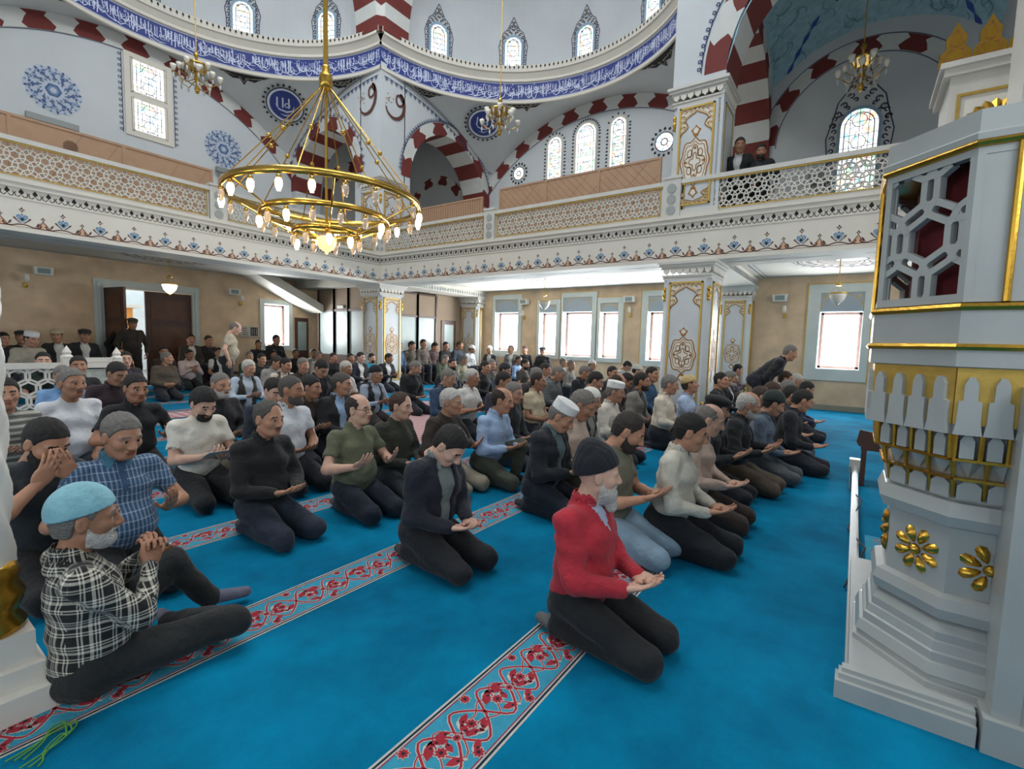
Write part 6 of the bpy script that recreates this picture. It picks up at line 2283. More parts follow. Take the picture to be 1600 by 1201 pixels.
def hands_for(kind, J, rnd=None):
    """wrist position, finger direction, palm normal and hand shape for right and left"""
    R, ch = J['R'], J['chest']
    f = lambda v: ch + R @ np.array(v)
    d = lambda v: R @ np.array(v, float)
    if kind == 'dua':
        return [(f((.27, -.085, -.10)), d((.80, .30, .42)), d((-.50, .25, .85)), 'dua'), (f((.27, .085, -.10)), d((.80, -.30, .42)), d((-.50, -.25, .85)), 'dua')]
    if kind == 'dua_low':
        return [(f((.27, -.08, -.18)), d((.86, .36, .22)), d((-.25, .25, .95)), 'dua'), (f((.27, .08, -.18)), d((.86, -.36, .22)), d((-.25, -.25, .95)), 'dua')]
    if kind == 'dua_wide':
        return [(f((.26, -.17, -.10)), d((.78, .10, .55)), d((-.6, .35, .75)), 'dua'), (f((.26, .17, -.10)), d((.78, -.10, .55)), d((-.6, -.35, .75)), 'dua')]
    if kind == 'dua_high':
        return [(f((.27, -.075, .0)), d((.62, .22, .72)), d((-.72, .2, .65)), 'dua'), (f((.27, .075, .0)), d((.62, -.22, .72)), d((-.72, -.2, .65)), 'dua')]
    if kind == 'face':
        return [(f((.21, -.07, .13)), d((.15, .35, .92)), d((-.95, .1, .2)), 'dua'), (f((.21, .07, .13)), d((.15, -.35, .92)), d((-.95, -.1, .2)), 'dua')]
    if kind == 'phone':
        return [(f((.26, -.06, -.12)), d((.80, .45, .35)), d((-.45, .35, .8)), 'grip'), (f((.26, .09, -.14)), d((.80, -.45, .25)), d((-.45, -.3, .85)), 'grip')]
    if kind == 'clasp':
        return [(f((.24, -.04, .03)), d((.25, .55, .78)), d((-.2, .8, -.4)), 'grip'), (f((.26, .06, .02)), d((.2, -.5, .8)), d((-.2, -.8, -.3)), 'grip')]
    if kind == 'bellyfold':
        return [(f((.21, -.05, -.22)), d((.25, .96, .05)), d((-.9, .2, .2)), 'grip'), (f((.23, .07, -.20)), d((.25, -.96, .0)), d((-.9, -.2, .2)), 'grip')]
    if kind == 'chest':
        return [(f((.22, -.02, -.02)), d((.1, .8, .5)), d((-.9, .1, .1)), 'dua'), (f((.22, .10, -.06)), d((.1, -.8, .5)), d((-.9, -.1, .1)), 'dua')]
    if kind == 'side':
        return [(f((.06, -.27, -.38)), d((.15, .05, -1)), d((.1, 1, 0)), 'grip'), (f((.06, .27, -.38)), d((.15, -.05, -1)), d((.1, -1, 0)), 'grip')]
    if kind == 'reach':
        return [(f((.18, -.10, -.34)), d((.5, .3, -.6)), d((-.4, .6, .2)), 'grip'), (f((.18, .10, -.34)), d((.5, -.3, -.6)), d((-.4, -.6, .2)), 'grip')]
    # on the thighs
    return [(np.array((.22, -.12, J['pel'][2] + .02)), np.array((.9, .15, -.3)), np.array((.3, 0, -.9)), 'grip'), (np.array((.22, .12, J['pel'][2] + .02)), np.array((.9, -.15, -.3)), np.array((.3, 0, -.9)), 'grip')]


def make_person(x, y, rz, label, kind='kneel', z=0.0, scale=1.0, lean=.16, side=0, twist=0, belly=0.0, head=(0, 0, 0), hands='dua', style='shirt', sleeve='long',
                top='#333333', inner='#cccccc', trousers='#222222', socks='#2a2a2a', pattern=None, pat2='#e8e8e8', skin='b', hair='full', hc='black', beard=None, bc=None,
                cap=None, capc='#e6e2da', fine=True, seed=0, group=None, collar=None, hs=1.06, cachekey=None, glasses=False):
    key = cachekey or id(label)
    if key not in PEOPLE_CACHE:
        J = pose(kind, lean, side, twist, belly)
        P, MH = body_mesh(J, head[0], head[1] + lean * .35, head[2], hands_for(hands, J), style, sleeve, fine, seed, hs)
        D = {}
        for k, p in P.items():
            D[k] = np_mesh(k, p, 8 if k == 'body' else 2, uv=(k in ('top', 'collar', 'inner')))
        H_ = hands_for(hands, J)
        PEOPLE_CACHE[key] = (D, MH, sum(np.array(W) + .10 * np.array(dx) for W, dx, dz, k in H_) / 2)
    D, MH, hand_mid = PEOPLE_CACHE[key]
    o = mesh_obj('person', D['body'])
    o.location = (x, y, z); o.rotation_euler = (0, 0, rz); o.scale = (scale,) * 3
    mslot(o, skin_mats(skin, hc))
    tag(o, label, 'person', group)
    tm = cloth(top, pattern, pat2); im = cloth(inner if style != 'polo' else top)
    nm = {'jacket': 'jacket', 'zip': 'jacket', 'vest': 'vest', 'sweater': 'sweater', 'tee': 'shirt', 'polo': 'shirt', 'shirt': 'shirt'}[style]
    t = mesh_obj(nm, D['top'], o); mslot(t, [tm, im])
    if 'collar' in D:
        c = mesh_obj('collar', D['collar'], o); cm = cloth(collar) if collar else (im if style in ('jacket', 'vest') else tm); mslot(c, [cm, cm])
    q = mesh_obj('trousers', D['trousers'], o); tr = cloth(trousers); mslot(q, [tr, tr])
    sm = cloth(socks)
    for k in ('sock0', 'sock1'):
        q = mesh_obj('sock', D[k], o); mslot(q, [sm, sm])
    if 'inner' in D:
        q = mesh_obj('shirt', D['inner'], o); mslot(q, [im, im])
    M = Matrix([list(r) for r in MH])

    def on_head(nm, kd, m):
        q = mesh_obj(nm, hair_data(kd, fine), o)
        q.matrix_local = M
        mslot(q, [m])
        return q
    hm = mat('hair_' + hc, HAIRC[hc])
    if hair: on_head('hair', hair, hm)
    if beard:
        b2 = bc or hc
        bm = mat('hair_' + b2, HAIRC[b2], .75, 0, .6, 140, .15, 60)
        on_head('mustache' if beard == 'mustache' else 'beard', beard, bm)
        if beard != 'mustache': on_head('mustache', 'mustache', bm)
    if cap: on_head('cap', cap, cloth(capc))
    if glasses:
        if 'glasses' not in HAIR:
            g = MB()
            for y in (-1, 1):
                g.tube([(.098, y * .033 + .024 * cos(t), -.006 + .017 * sin(t)) for t in np.linspace(0, 2 * PI, 15)[:-1]], .0018, 5, closed=True)
                g.tube([(.096, y * .056, .0), (.05, y * .076, .004), (-.01, y * .086, .006)], .0018, 5)
            g.tube([(.100, -.010, .0), (.103, 0, .003), (.100, .010, .0)], .0018, 5)
            HAIR['glasses'] = g.mesh('glasses', [None])
        q = mesh_obj('glasses', HAIR['glasses'], o); q.matrix_local = M; mslot(q, [mat('glasses_metal', '#2a2a2c', .3, .6)])
    o['_hand'] = [float(v) for v in hand_mid]
    return o, MH


def P(px, py, label, rz=-90, X=None, Y=None, zt=None, zb=0.0, **kw):
    """a person whose crown is seen at (px, py): zt is the crown's height, or X / Y the depth; stands on the floor at true size"""
    r = math.radians(rz)
    o, MH = make_person(0, 0, r, label, z=zb, **kw)
    top = MH[2, 3] + .115 * np.linalg.norm(MH[:3, 0]) + (.015 if kw.get('cap') else 0)
    if zt is None: zt = .90 if kw.get('fine', True) or kw.get('seed', 0) == 20 else .95
    d = pix_ray(px, py)
    t = X / d.x if X is not None else (Y / d.y if Y is not None else (zt + zb - CAMH) / d.z)
    if not (X or Y):
        t = min(t, 12.2 / d.x, 13.1 / d.y)
    sc_ = min(1.08, max(.82, (CAMH + d.z * t - zb) / top))
    o.scale = (sc_,) * 3
    hx, hy = MH[0, 3] * sc_, MH[1, 3] * sc_
    o.location = (d.x * t - (hx * cos(r) - hy * sin(r)), d.y * t - (hx * sin(r) + hy * cos(r)), zb)
    return o
# ================================================================== the congregation
# ---- nearest figures, each posed on its own
P(937, 697, zt=.875, label='old man in red fleece jacket and black knit cap with long white beard', lean=.04, head=(.62, .10, 0), hands='dua_low', style='zip', top='#a3212f', inner='#9aa4b8', collar='#a3212f', trousers='#131416', socks='#5a5a58',
  hair=None, hc='white', beard='longbeard', cap='beanie', capc='#14161c', skin='d', seed=1)
P(985, 645, 'bearded man in grey-olive tee and pale jeans beside the red jacket', lean=.10, head=(.30, .48, 0), hands='dua', style='tee', sleeve='short', top='#62604f', trousers='#7d93a3', hair='thin', hc='dark', beard='beard', skin='b', seed=2, belly=.01)
P(1082, 647, 'man in cream stand-collar shirt with short black hair and dark navy trousers', lean=.12, head=(.25, .25, 0), hands='dua_low', style='shirt', top='#b9b4a6', trousers='#14171d', hair='full', hc='black', skin='b', seed=3)
P(1112, 632, 'man in pale pink shirt mostly hidden behind the cream-shirted man', lean=.12, head=(.2, .3, 0), hands='dua_low', style='shirt', top='#c2a898', trousers='#3a2e28', hair='recede', hc='grey', skin='d', seed=4)
P(1122, 616, zt=0.92, label='man in black jacket with flat black cap in the front row', lean=.10, head=(.25, .2, 0), hands='dua', style='jacket', top='#17181a', inner='#2a2a2c', trousers='#1c1d22', hair='full', hc='black', cap='flatcap', capc='#101113', skin='b', seed=5)
P(1172, 613, zt=0.92, label='bald man with white beard in black coat and brown trousers, hands raised', lean=.14, head=(.3, .25, 0), hands='dua_wide', style='jacket', top='#15171a', inner='#202226', trousers='#54473a', hair='recede', hc='white', beard='beard', bc='white', skin='b', seed=6)
P(705, 666, zt=.835, label='young man in navy blazer and grey tee bowing his head over open hands', lean=.22, head=(.15, .72, 0), hands='dua_low', style='jacket', top='#161824', inner='#6f7775', trousers='#121317', hair='full', hc='black', skin='d', seed=7)
P(880, 624, 'man in dark navy blazer with white brimmed cap looking at a phone', lean=.18, head=(.2, .5, 0), hands='phone', style='jacket', top='#15181f', inner='#53666a', trousers='#171c28', hair='full', hc='grey', cap='drum', capc='#d3d2cf', skin='b', seed=8)
P(912, 610, zt=0.94, label='grey-haired man in pinkish cream shirt behind the white-capped man', lean=.14, head=(.25, .45, 0), hands='dua_low', style='shirt', sleeve='short', top='#b9a595', trousers='#3a342e', hair='full', hc='grey', beard='mustache', skin='b', seed=9)
P(925, 605, 'man in dark vest with white knitted skullcap holding a phone', lean=.16, head=(.1, .2, 0), hands='phone', style='vest', top='#1b1c1c', inner='#7f7f78', trousers='#22242a', hair='full', hc='grey', cap='takke', capc='#d2cfc6', beard='mustache', skin='b', seed=10)
P(963, 594, zt=0.93, label='man in cream shirt with white drum-shaped prayer cap', lean=.12, head=(.2, .15, 0), hands='dua', style='shirt', top='#c4bcae', trousers='#1d232b', hair='full', hc='grey', cap='drum', capc='#dedcd8', skin='b', fine=False, seed=11)
P(1004, 582, zt=0.96, label='dark-haired bearded man in open grey shirt beside the pier', lean=.10, head=(.25, .05, 0), hands='bellyfold', style='jacket', top='#77726a', inner='#34363a', trousers='#24272b', hair='full', hc='black', beard='beard', skin='c', fine=False, seed=12)
P(1048, 586, zt=0.96, label='grey-haired man in cream long-sleeved shirt in front of the pier', lean=.08, head=(.3, .15, 0), hands='dua_low', style='shirt', top='#c9bcaa', trousers='#1c2028', hair='full', hc='grey', skin='b', fine=False, seed=13)
P(1079, 585, zt=0.96, label='man in light blue checked shirt with straw-coloured cap against the pier', lean=.05, head=(.35, -.15, 0), hands='chest', style='shirt', sleeve='short', top='#8fa5c4', pattern='fine', trousers='#1a1f2c', hair='full', hc='brown', cap='takke', capc='#b59b6a', skin='b', fine=False, seed=14)
P(420, 626, 'balding man with grey moustache in black shirt and navy trousers', lean=.05, head=(.15, .12, 0), hands='dua_low', style='shirt', top='#151414', trousers='#1c2433', hair='thin', hc='saltpepper', beard='mustache', skin='b', seed=15, belly=.02, rz=-84)
P(561, 616, 'man in olive polo shirt and glasses with raised hands', glasses=True, lean=.03, head=(.35, .02, 0), hands='dua_wide', style='polo', sleeve='short', top='#5d6049', trousers='#181e2b', hair='recede', hc='dark', skin='d', seed=16, belly=.04)
P(627, 613, zt=.88, label='man in dark olive hooded top beside the olive polo shirt', lean=.08, head=(.35, .12, 0), hands='dua_low', style='sweater', top='#2b2c22', trousers='#2a3036', hair='thin', hc='brown', skin='d', seed=17)
P(706, 607, 'white-haired man in dark brown sweater and beige trousers', lean=.10, head=(.35, .12, 0), hands='dua_wide', style='sweater', top='#2c221c', trousers='#8d8370', hair='full', hc='white', skin='b', seed=18)
P(786, 606, 'man in light blue shirt kneeling on one leg with grey-olive trousers', kind='kneel_up', lean=.22, head=(.35, .15, 0), hands='dua', style='shirt', top='#93a9c6', trousers='#474a3e', hair='recede', hc='dark', skin='b', seed=19)
P(804, 597, 'lean old man in black shirt behind the light blue shirt', lean=.10, head=(.1, .15, 0), hands='dua_low', style='shirt', top='#191a1c', trousers='#1d222c', hair='full', hc='grey', skin='b', fine=False, seed=20)
P(842, 582, zt=0.93, label='man with dark moustache in beige polo shirt', lean=.05, head=(.3, .08, 0), hands='bellyfold', style='polo', sleeve='short', top='#b8a68a', trousers='#20242c', hair='thin', hc='dark', beard='mustache', skin='c', fine=False, seed=21, belly=.02)
P(190, 646, 'grey-haired man in blue checked short-sleeved shirt with clasped fists', lean=.02, head=(.25, .30, 0), hands='dua_wide', style='polo', sleeve='short', top='#33506f', pattern='check', pat2='#93a6b8', collar='#3f7288', trousers='#141517', hair='full', hc='grey', skin='b', seed=22, belly=.05)
P(72, 655, zt=.88, label='man in dark grey top covering his face with both hands', lean=.12, head=(.25, .45, 0), hands='face', style='sweater', sleeve='short', top='#23272b', trousers='#121316', hair='full', hc='black', beard='beard', skin='b', seed=23, rz=-80)
P(318, 607, 'young man in white tee looking down at a paper', lean=.06, head=(.1, .5, 0), hands='phone', style='tee', sleeve='short', top='#cfc9bb', trousers='#131315', hair='thick', hc='black', beard='goatee', skin='d', seed=24)
P(112, 575, zt=1, label='elderly man in plain white tee behind the blue checked shirt', lean=.03, head=(.3, .05, 0), hands='lap', style='tee', sleeve='short', top='#cfcfd2', trousers='#2b3038', hair='full', hc='grey', beard='mustache', skin='c', seed=25, belly=.03)
P(212, 584, zt=0.96, label='man in black polo shirt with hands at his chest', lean=.05, head=(.1, .15, 0), hands='dua_wide', style='polo', sleeve='short', top='#17181a', trousers='#24211e', hair='full', hc='black', skin='c', seed=26)
P(456, 587, zt=0.98, label='balding man in white shirt praying with open hands', lean=.05, head=(.55, .05, 0), hands='dua_low', style='shirt', sleeve='short', top='#c3c6ca', trousers='#17191f', hair='stubble', hc='saltpepper', beard='beard', bc='saltpepper', skin='c', fine=False, seed=27)
P(345, 582, zt=0.95, label='bald man with white beard in black sweater', lean=.05, head=(.15, .10, 0), hands='dua_low', style='sweater', top='#17161a', trousers='#4a4234', hair='stubble', hc='grey', beard='beard', bc='white', skin='b', seed=28)
P(535, 582, zt=0.95, label='grey-haired man in black suit and light blue shirt', lean=.08, head=(.55, .10, 0), hands='dua_low', style='jacket', top='#191a1d', inner='#8ba3be', trousers='#20222a', hair='full', hc='saltpepper', skin='b', fine=False, seed=29)
P(588, 571, zt=0.93, label='old man in dark vest and black beret with open hands', lean=.10, head=(.35, .10, 0), hands='dua', style='vest', top='#1c1c20', inner='#8f9aa8', trousers='#2a2320', hair='full', hc='white', cap='skullcap', capc='#131315', skin='c', fine=False, seed=30)
P(701, 576, zt=0.95, label='bald man in blue denim shirt', lean=.10, head=(.3, .30, 0), hands='dua_low', style='shirt', top='#2f4159', trousers='#1d2027', hair='stubble', hc='grey', skin='b', fine=False, seed=31)
P(738, 576, zt=0.95, label='grey-haired man in white short-sleeved shirt with raised hands', lean=.08, head=(.4, .05, 0), hands='dua', style='shirt', sleeve='short', top='#c6c3bd', trousers='#1f2024', hair='full', hc='white', skin='c', fine=False, seed=32)
# man seated by the twisted column
pm = P(133, 758, 'old man in black-and-white plaid shirt and pale blue skullcap by the twisted column', kind='lounge', rz=-2, lean=-.10, side=.03, head=(-.25, .12, 0), hands='clasp', style='shirt', top='#141414', pattern='plaid', pat2='#d8d2c2',
  trousers='#191b1b', socks='#5c5d6c', hair='full', hc='grey', beard='beard', bc='white', cap='skullcap', capc='#7fb0ba', skin='c', zt=.768, seed=33, belly=.02)
# two more of the left rows, seen in part
P(98, 571, zt=.93, label='man in light blue shirt hidden behind the man in white tee', fine=False, style='shirt', sleeve='short', top='#6f93bb', trousers='#2b3038', hair='full', hc='grey', seed=34)
P(429, 591, zt=.93, label='man in navy suit with white collar behind the balding white shirt', fine=False, style='jacket', top='#1a2230', inner='#c9cbd0', trousers='#1c2433', hair='full', hc='black', head=(0, .3, 0), skin='d', seed=35)
P(788, 581, 'dark-haired man in plum tee', fine=False, style='tee', sleeve='short', top='#2e2a38', trousers='#20232b', hair='full', hc='black', beard='goatee', skin='c', seed=36, head=(.3, .2, 0))
P(6, 590, 'man in grey striped shirt cut off by the left edge', fine=False, style='shirt', top='#5a5a55', pattern='stripe_h', pat2='#a9a79c', trousers='#33302c', hair='full', hc='black', seed=37)

# ---- rows farther back: shared figures, dressed one by one
VAR = [dict(lean=.10, head=(.10, .10, 0), hands='dua_low'), dict(lean=.16, head=(.30, .20, 0), hands='dua'), dict(lean=.06, head=(-.15, .0, 0), hands='lap'),
       dict(lean=.20, head=(.35, .35, 0), hands='dua_low'), dict(lean=.10, head=(-.35, .05, 0), hands='bellyfold')]
DK, GR, BR, NV, OL = '#17181a', '#4a4a48', '#3a2e27', '#1b2331', '#3c3d30'


def F(px, py, v, style, top, label, inner='#c4c2bd', hair='full', hc='black', trousers='#20222a', sleeve='long', kind='kneel', **kw):
    d = dict(VAR[v % len(VAR)])
    if kind == 'bench': d['hands'] = 'lap'
    for k in ('lean', 'head', 'hands'):
        if k in kw: d[k] = kw.pop(k)
    return P(px, py, label, kind=kind, style=style, sleeve=sleeve, top=top, inner=inner, hair=hair, hc=hc, trousers=trousers, fine=False, seed=v,
             cachekey=('far', kind, v % len(VAR), style, sleeve, str(d)), **d, **kw)


# left back
F(67, 550, 4, 'tee', '#20302a', zt=1, label='young bearded man in dark green tee before the balustrade', sleeve='short', beard='beard', skin='d', head=(-.1, 0, 0))
F(122, 556, 2, 'shirt', DK, zt=1, label='dark-haired man in black shirt before the balustrade panel', skin='c')
F(183, 566, 3, 'shirt', '#2a1a1e', zt=0.98, label='man in dark plum shirt gazing down right of the balustrade', skin='c')
F(196, 549, 2, 'jacket', '#26232a', zt=1, label='man with glasses in dark jacket near the open door', glasses=True, inner='#3a3440', skin='d')
F(261, 550, 4, 'sweater', '#54483c', 'grey-haired man in brown sweater turned away to the side', hc='grey', head=(.9, .0, 0))
F(296, 546, 0, 'shirt', '#c9b5b4', 'man in pale pink shirt with hand to his beard', beard='mustache', skin='c', hands='chest')
F(342, 543, 2, 'vest', DK, 'young man in black vest over a white tee', inner='#d2d2d2', sleeve='short', skin='b')
F(389, 562, 1, 'vest', '#2f2e27', 'white-haired man in olive vest and pale blue sleeves', inner='#a9b6c4', hc='white')
F(390, 549, 2, 'sweater', '#1c3a2a', 'bald man in dark green sweater in the back rows', hair='stubble', hc='grey')
F(409, 552, 0, 'tee', DK, 'broad man in black tee with red print', sleeve='short')
F(428, 547, 4, 'sweater', '#4b4640', 'man in drab sweater deep in the left back rows', skin='c')
F(433, 556, 3, 'shirt', '#8a8680', 'man in light grey shirt bending sideways', hc='dark')
F(447, 559, 1, 'vest', '#4a4033', 'man with black moustache in brown vest', beard='mustache', inner='#c0b8aa', skin='b')
F(474, 559, 0, 'shirt', '#2b2724', zt=.97, label='grey-haired man in dark brown shirt beside the brown vest', hc='grey')
F(462, 545, 2, 'sweater', DK, 'man in black sweater in front of the narrow side door', skin='c')
F(490, 545, 2, 'shirt', '#8f8a84', 'man in pale grey shirt under the glazed partition', skin='c')
F(499, 549, 4, 'shirt', '#a59c92', 'man in cream shirt under the glazed partition', hc='grey')
F(503, 562, 3, 'jacket', '#141416', zt=.99, label='black-haired man in black looking down at his hands', inner=DK, head=(.1, .6, 0))
F(521, 551, 0, 'sweater', '#1d1b1f', 'bald man with moustache in dark sweater below the partition', hair='stubble', hc='dark', beard='mustache')
F(487, 587, 1, 'shirt', '#3a3128', zt=.92, label='dark-haired youth in brown shirt behind the white shirt', head=(.5, .1, 0))
F(541, 564, 1, 'shirt', '#c3bdb6', 'white-haired man in white shirt left of the black beret', hc='white', skin='c')
F(548, 552, 2, 'sweater', '#23211f', 'man in dark sweater left of the navy jacket at the pier', skin='c')
F(564, 550, 0, 'jacket', '#191c26', Y=9.7, label='clean-shaven man in navy jacket beside the turquoise top', skin='d')
F(581, 552, 0, 'sweater', '#1d8ba8', 'man in bright turquoise top at the foot of the corner pier', skin='d', beard='goatee')
F(608, 552, 1, 'jacket', '#15161a', Y=9.6, label='dark-haired man in black jacket and open white shirt', inner='#cfcfcf', skin='c')
F(634, 549, 1, 'jacket', '#23211f', 'man in dark brown jacket and pale shirt behind the black jacket', hc='dark', skin='c')
F(650, 564, 3, 'sweater', '#141517', 'grey-haired bearded man in black with lowered face', hc='grey', beard='beard', bc='grey')
F(696, 554, 1, 'shirt', '#4a5240', 'man in green-grey shirt with hands at his face', hc='grey', skin='d', hands='dua_high')
F(707, 560, 2, 'sweater', '#2b2b30', 'dark-bearded young man peering between two rows', beard='beard')
F(726, 555, 3, 'shirt', '#84806a', 'grey-haired man in khaki shirt holding up his hands', hc='grey', hands='dua_high')
F(759, 564, 0, 'shirt', '#18181b', 'young man in black shirt right of the grey-haired white shirt')
F(769, 561, 4, 'sweater', '#4a443e', 'man in taupe sweater behind the young black shirt', hc='grey')
F(790, 567, 1, 'shirt', '#39424c', 'man in grey-blue shirt with a dark cap', cap='skullcap', capc='#24252a')
F(811, 556, 2, 'shirt', '#7d93b4', 'man in pale blue shirt under the middle windows', skin='c')
F(821, 561, 0, 'tee', '#3b3833', 'bearded man in dark brown tee under the windows', sleeve='short', beard='beard')
F(839, 574, 3, 'sweater', '#332e2b', 'bald man in dark brown sweater seen from above', hair='stubble', hc='grey')
F(853, 567, 1, 'shirt', '#57504a', 'man in grey-brown shirt beside the bald head', hc='dark')
F(873, 572, 3, 'shirt', '#4a4d4c', 'bald man in grey plaid shirt reading', hair='stubble', hc='grey', pattern='check', pat2='#7d7f7a')
F(881, 559, 0, 'sweater', '#37322f', 'man in dark sweater behind the plaid shirt', hc='grey')
F(893, 562, 4, 'shirt', '#8a827a', 'grey-haired man in pale shirt below the window pier', hc='grey')
F(915, 571, 3, 'polo', '#16191f', 'grey-haired man in dark navy polo looking down', sleeve='short', hc='grey')
F(926, 562, 2, 'shirt', '#3a3733', 'man with white cap below the three windows', cap='takke', capc='#c9c6c0')
F(932, 581, 3, 'jacket', '#1a1c22', 'man in black jacket crouching behind the white prayer caps', inner=GR)
F(958, 572, 4, 'jacket', '#202124', 'man in dark jacket looking to the right under the windows', inner='#8a8a88')
F(981, 564, 3, 'tee', '#b9b6b0', 'man in white tee leaning forward under the windows', sleeve='short', head=(.4, .7, 0))
F(997, 569, 1, 'sweater', '#2c2b2b', 'man in charcoal sweater and pale cap left of the pier', cap='takke', capc='#bdbab2')
F(967, 584, 3, 'sweater', '#4b4038', X=6.7, label='balding man behind the white drum cap', hair='recede', hc='brown')
F(980, 583, 3, 'jacket', '#15161a', X=7.3, label='black-haired man with glasses looking at a phone', glasses=True, inner=GR, head=(.2, .6, 0))
F(1020, 573, 2, 'shirt', '#2d4c6a', X=7.9, label='man in blue shirt close to the left edge of the pier')
# right front rows, packed along the clear carpet
F(1128, 582, 2, 'sweater', DK, 'dark-haired man in black right behind the pier')
F(1143, 580, 0, 'jacket', '#17181b', 'man with white beard in black jacket right of the pier', inner='#b9b6b0', hc='grey', beard='beard', bc='white')
F(1154, 569, 1, 'shirt', '#4a3a44', 'dark-haired man in plum shirt with joined hands right of the pier', hands='dua_high')
F(1191, 604, 1, 'jacket', '#3b3833', X=6.2, label='brown-haired man in drab jacket behind the bald man in black coat', hc='brown', trousers='#3d4650')
F(1208, 597, 3, 'shirt', '#a38f84', X=7.2, label='man in pale rose shirt with reddish face in the front row', hc='brown')
F(1211, 611, 3, 'shirt', '#4c5866', X=5.5, label='man in slate blue shirt with dark green skullcap in the front row', cap='skullcap', capc='#1c2724', trousers='#4a4d50')
F(1233, 594, 3, 'shirt', '#b7ab98', X=7.8, label='grey-haired man with glasses in cream shirt near the row end', glasses=True, hc='grey')
F(1229, 580, 0, 'sweater', '#7d6a4a', X=8.9, label='man in ochre sweater below the stooping man', hc='brown')
F(1246, 584, 1, 'shirt', '#b0a0a0', X=9.6, label='white-haired man in pale shirt at the far row end', hc='white')
F(1256, 609, 3, 'jacket', '#15161a', X=6.1, label='dark-haired man in black at the end of the front row', inner=DK)
F(1238, 603, 3, 'jacket', '#1a1b20', X=6.8, label='man in black jacket with pale jeans at the front row end', inner=GR, trousers='#39424c')
F(1262, 596, 3, 'sweater', '#1f2a44', X=8.3, label='man in navy sweater last in the far row')
# seated on benches along the walls
F(5, 519, 0, 'jacket', '#2a2422', 'man in dark brown jacket on the wall bench at the left edge', inner=DK, kind='bench', Y=13.6, rz=-75)
F(33, 515, 2, 'sweater', DK, 'man in black with dark cap on the wall bench', kind='bench', Y=13.7, cap='flatcap', capc='#1b1b1d')
F(49, 517, 1, 'shirt', '#a59a88', 'heavy man in beige shirt with white drum cap behind the balustrade', kind='bench', Y=12.0, cap='drum', capc='#d8d6d2', rz=-80)
F(88, 513, 4, 'jacket', '#20201f', 'man in black jacket with pale flat cap on the wall bench', kind='bench', Y=13.7, cap='flatcap', capc='#b0a48c')
F(132, 512, 0, 'jacket', '#1d2022', 'man in dark jacket with dark flat cap left of the door frame', kind='bench', Y=13.7, cap='flatcap', capc='#2a2622')
F(298, 522, 2, 'jacket', '#3a322a', 'man in brown jacket with white collar seated right of the door', kind='bench', Y=13.7)
F(326, 524, 0, 'sweater', '#221d1b', 'dark-clad man seated on the wall bench right of the door frame', kind='bench', Y=13.7, hc='brown')
F(256, 541, 2, 'sweater', '#3a2f2a', 'man crouching low in the doorway', Y=13.0)
F(187, 542, 2, 'sweater', '#352c28', 'dark-haired man low beside the left door leaf', Y=12.8)
F(404, 531, 4, 'jacket', '#1a1c20', 'man in black seated below the prayer time board', inner=DK, kind='bench', Y=13.7)
F(432, 523, 0, 'jacket', '#17191d', 'big man in black seated in front of the back window', inner=DK, kind='bench', Y=13.6)
for i, (px, py, c, lb, kw) in enumerate(((624, 534, '#3a5578', 'man in blue shirt on the bench right of the corner pier', {}), (644, 533, '#4a4438', 'man in drab jacket second on the partition bench', {}), (662, 530, '#5a5048', 'man in brown patterned sweater third on the partition bench', {}),
                                       (680, 535, '#4b3a38', 'man in maroon sweater fourth on the partition bench', {}), (697, 534, '#1a1b1e', 'dark-haired man in black fifth on the partition bench', {}), (719, 533, '#39424c', 'man in slate jacket seated by the narrow partition door', {'hc': 'brown'}))):
    F(px, py, i, 'sweater', c, lb, kind='bench', Y=10.75, **kw)
F(738, 539, 1, 'shirt', '#c4c6c8', 'man in white shirt and white cap seated before the wall pilaster', kind='bench', X=12.2, cap='takke', capc='#d8d6d2', skin='c')
F(765, 540, 0, 'jacket', '#2a2c30', 'man in dark suit and white cap under the first wall window', kind='bench', X=12.55, cap='takke', capc='#dcdad6', rz=-168)
F(798, 539, 4, 'jacket', '#6a625a', 'grey-haired man in taupe jacket seated below the first wall window', kind='bench', X=12.55, hc='grey', rz=-168)
F(820, 540, 2, 'sweater', DK, 'man in black seated between two wall windows', kind='bench', X=12.55, hc='brown', rz=-168)
F(848, 541, 0, 'jacket', '#1a1c1f', 'man in black jacket and dark cap seated by the narrow window', inner=DK, kind='bench', X=12.55, cap='flatcap', capc='#17181a', rz=-168)
# standing
P(368, 503, 'grey-haired man in beige tee standing among the kneeling rows', rz=-30, Y=9.9, kind='stand', fine=False, style='tee', sleeve='short', top='#a39a86', trousers='#17181c', hair='recede', hc='grey', hands='side', lean=.15, head=(.1, .45, 0), skin='d', seed=40, belly=.03)
P(207, 496, 'silhouetted man in dark clothes standing in the open doorway', rz=-90, Y=13.5, kind='stand', fine=False, style='jacket', top='#2a241f', inner='#2a2420', trousers='#23201e', hair='full', hc='black', hands='side', lean=.05, head=(0, .2, 0), skin='c', seed=41, cap='flatcap', capc='#3a332c')
P(192, 500, 'dark figure standing behind the silhouetted man at the door', rz=-60, Y=14.0, kind='stand', fine=False, style='jacket', top='#1d1a18', inner='#1d1a18', trousers='#1a1816', hair='full', hc='black', hands='side', seed=42)
P(1236, 539, 'man in black jacket stooping forward over the far front row', rz=-78, X=8.6, kind='stand', fine=True, style='jacket', top='#14161a', inner='#14161a', trousers='#181c26', hair='stubble', hc='grey', hands='reach', lean=.80, head=(.1, .1, 0), skin='b', seed=43)
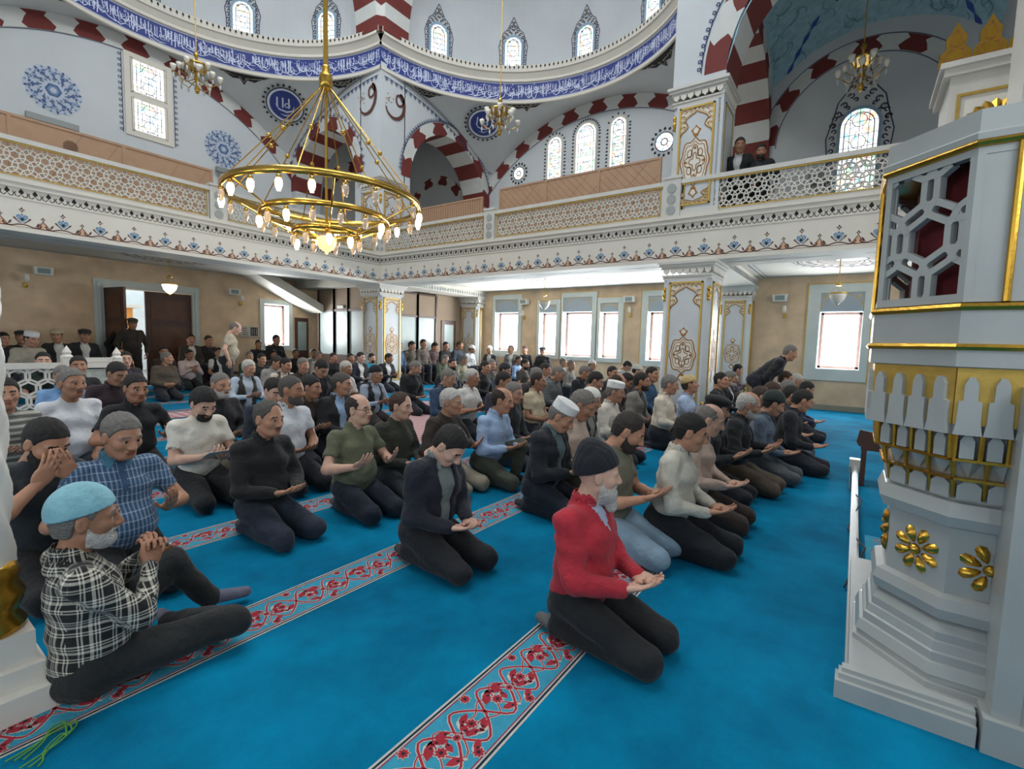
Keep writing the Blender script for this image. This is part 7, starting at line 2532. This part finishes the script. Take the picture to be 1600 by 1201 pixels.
# two men up in the gallery
P(1157, 215, 'man in black suit and white shirt standing in the gallery', rz=180, X=8.92, zb=ZG, kind='stand', fine=False, style='jacket', top='#121316', inner='#b9b9b9', trousers='#121316', hair='full', hc='dark', hands='side', head=(.3, .2, 0), skin='c', seed=44)
P(1190, 225, 'man in black with dark beard standing next to the suited man in the gallery', rz=180, X=8.96, zb=ZG, kind='stand', fine=False, style='jacket', top='#15161a', inner='#202126', trousers='#121316', hair='full', hc='black', beard='beard', hands='side', head=(.2, .3, 0), skin='c', seed=45)
# ------------------------------------------------------------------ benches under the seated men
def bench(x0, x1, y0, y1, label):
    c = ((x0 + x1) / 2, (y0 + y1) / 2, 0)
    root = empty('wall_bench', c); tag(root, label, 'bench')
    a, b, w_, e = x0 - c[0], x1 - c[0], y0 - c[1], y1 - c[1]
    MB().box(a, b, w_, e, .28, .34).build('seat', m_wood, root)
    for x in (a + .05, b - .1):
        for y in (w_ + .03, e - .08): MB().box(x, x + .05, y, y + .05, 0, .28).build('leg', m_wood, root)


bench(1.8, 3.6, 13.55, 13.95, 'low dark bench along the beige wall left of the door')
bench(5.9, 7.9, 13.55, 13.95, 'low dark bench along the beige wall right of the door')
bench(9.5, 12.2, 10.72, 11.04, 'low dark bench in front of the glazed partition')
bench(12.45, 12.85, 7.2, 10.0, 'low dark bench under the wall windows')


# ------------------------------------------------------------------ things held in the hands
def held(match, name, size, label, cat, m_, tilt):
    for o in bpy.data.objects:
        if o.type == 'MESH' and o.get('category') == 'person' and match in o['label']:
            r = o.rotation_euler.z; k = o.scale[0]; h_ = o['_hand']
            x, y, z = h_[0] * k, h_[1] * k, h_[2] * k + .012
            root = empty(name, (o.location.x + x * cos(r) - y * sin(r), o.location.y + x * sin(r) + y * cos(r), z))
            root.rotation_euler = (0, tilt, r); tag(root, label, cat)
            a, b, c = size
            MB().box(-a / 2, a / 2, -b / 2, b / 2, -c / 2, c / 2).build('body', m_, root)
            if name == 'phone': MB().box(-a / 2 + .006, a / 2 - .006, -b / 2 + .004, b / 2 - .004, c / 2, c / 2 + .001).build('screen', mat('phone_screen', '#3a4550', .1), root)
            else: MB().box(-a / 2 + .02, a / 2 - .02, -b / 2 + .02, b / 2 - .02, c / 2, c / 2 + .0008).build('printed_text', mat('grey_print', '#a9a49a', .8, 0, .0, 1, .25, 120), root)
            return


held('white brimmed cap looking at a phone', 'phone', (.14, .07, .009), 'dark phone in the hands of the man in navy blazer and white cap', 'phone', m_dark, -.5)
held('white knitted skullcap holding', 'phone', (.14, .07, .009), 'dark phone held by the man in dark vest and knitted skullcap', 'phone', m_dark, -.5)
held('young man in white tee', 'paper_sheet', (.15, .21, .003), 'white paper held by the young man in white tee', 'paper', m_plast, -.45)
for o in bpy.data.objects:
    if '_hand' in o: del o['_hand']
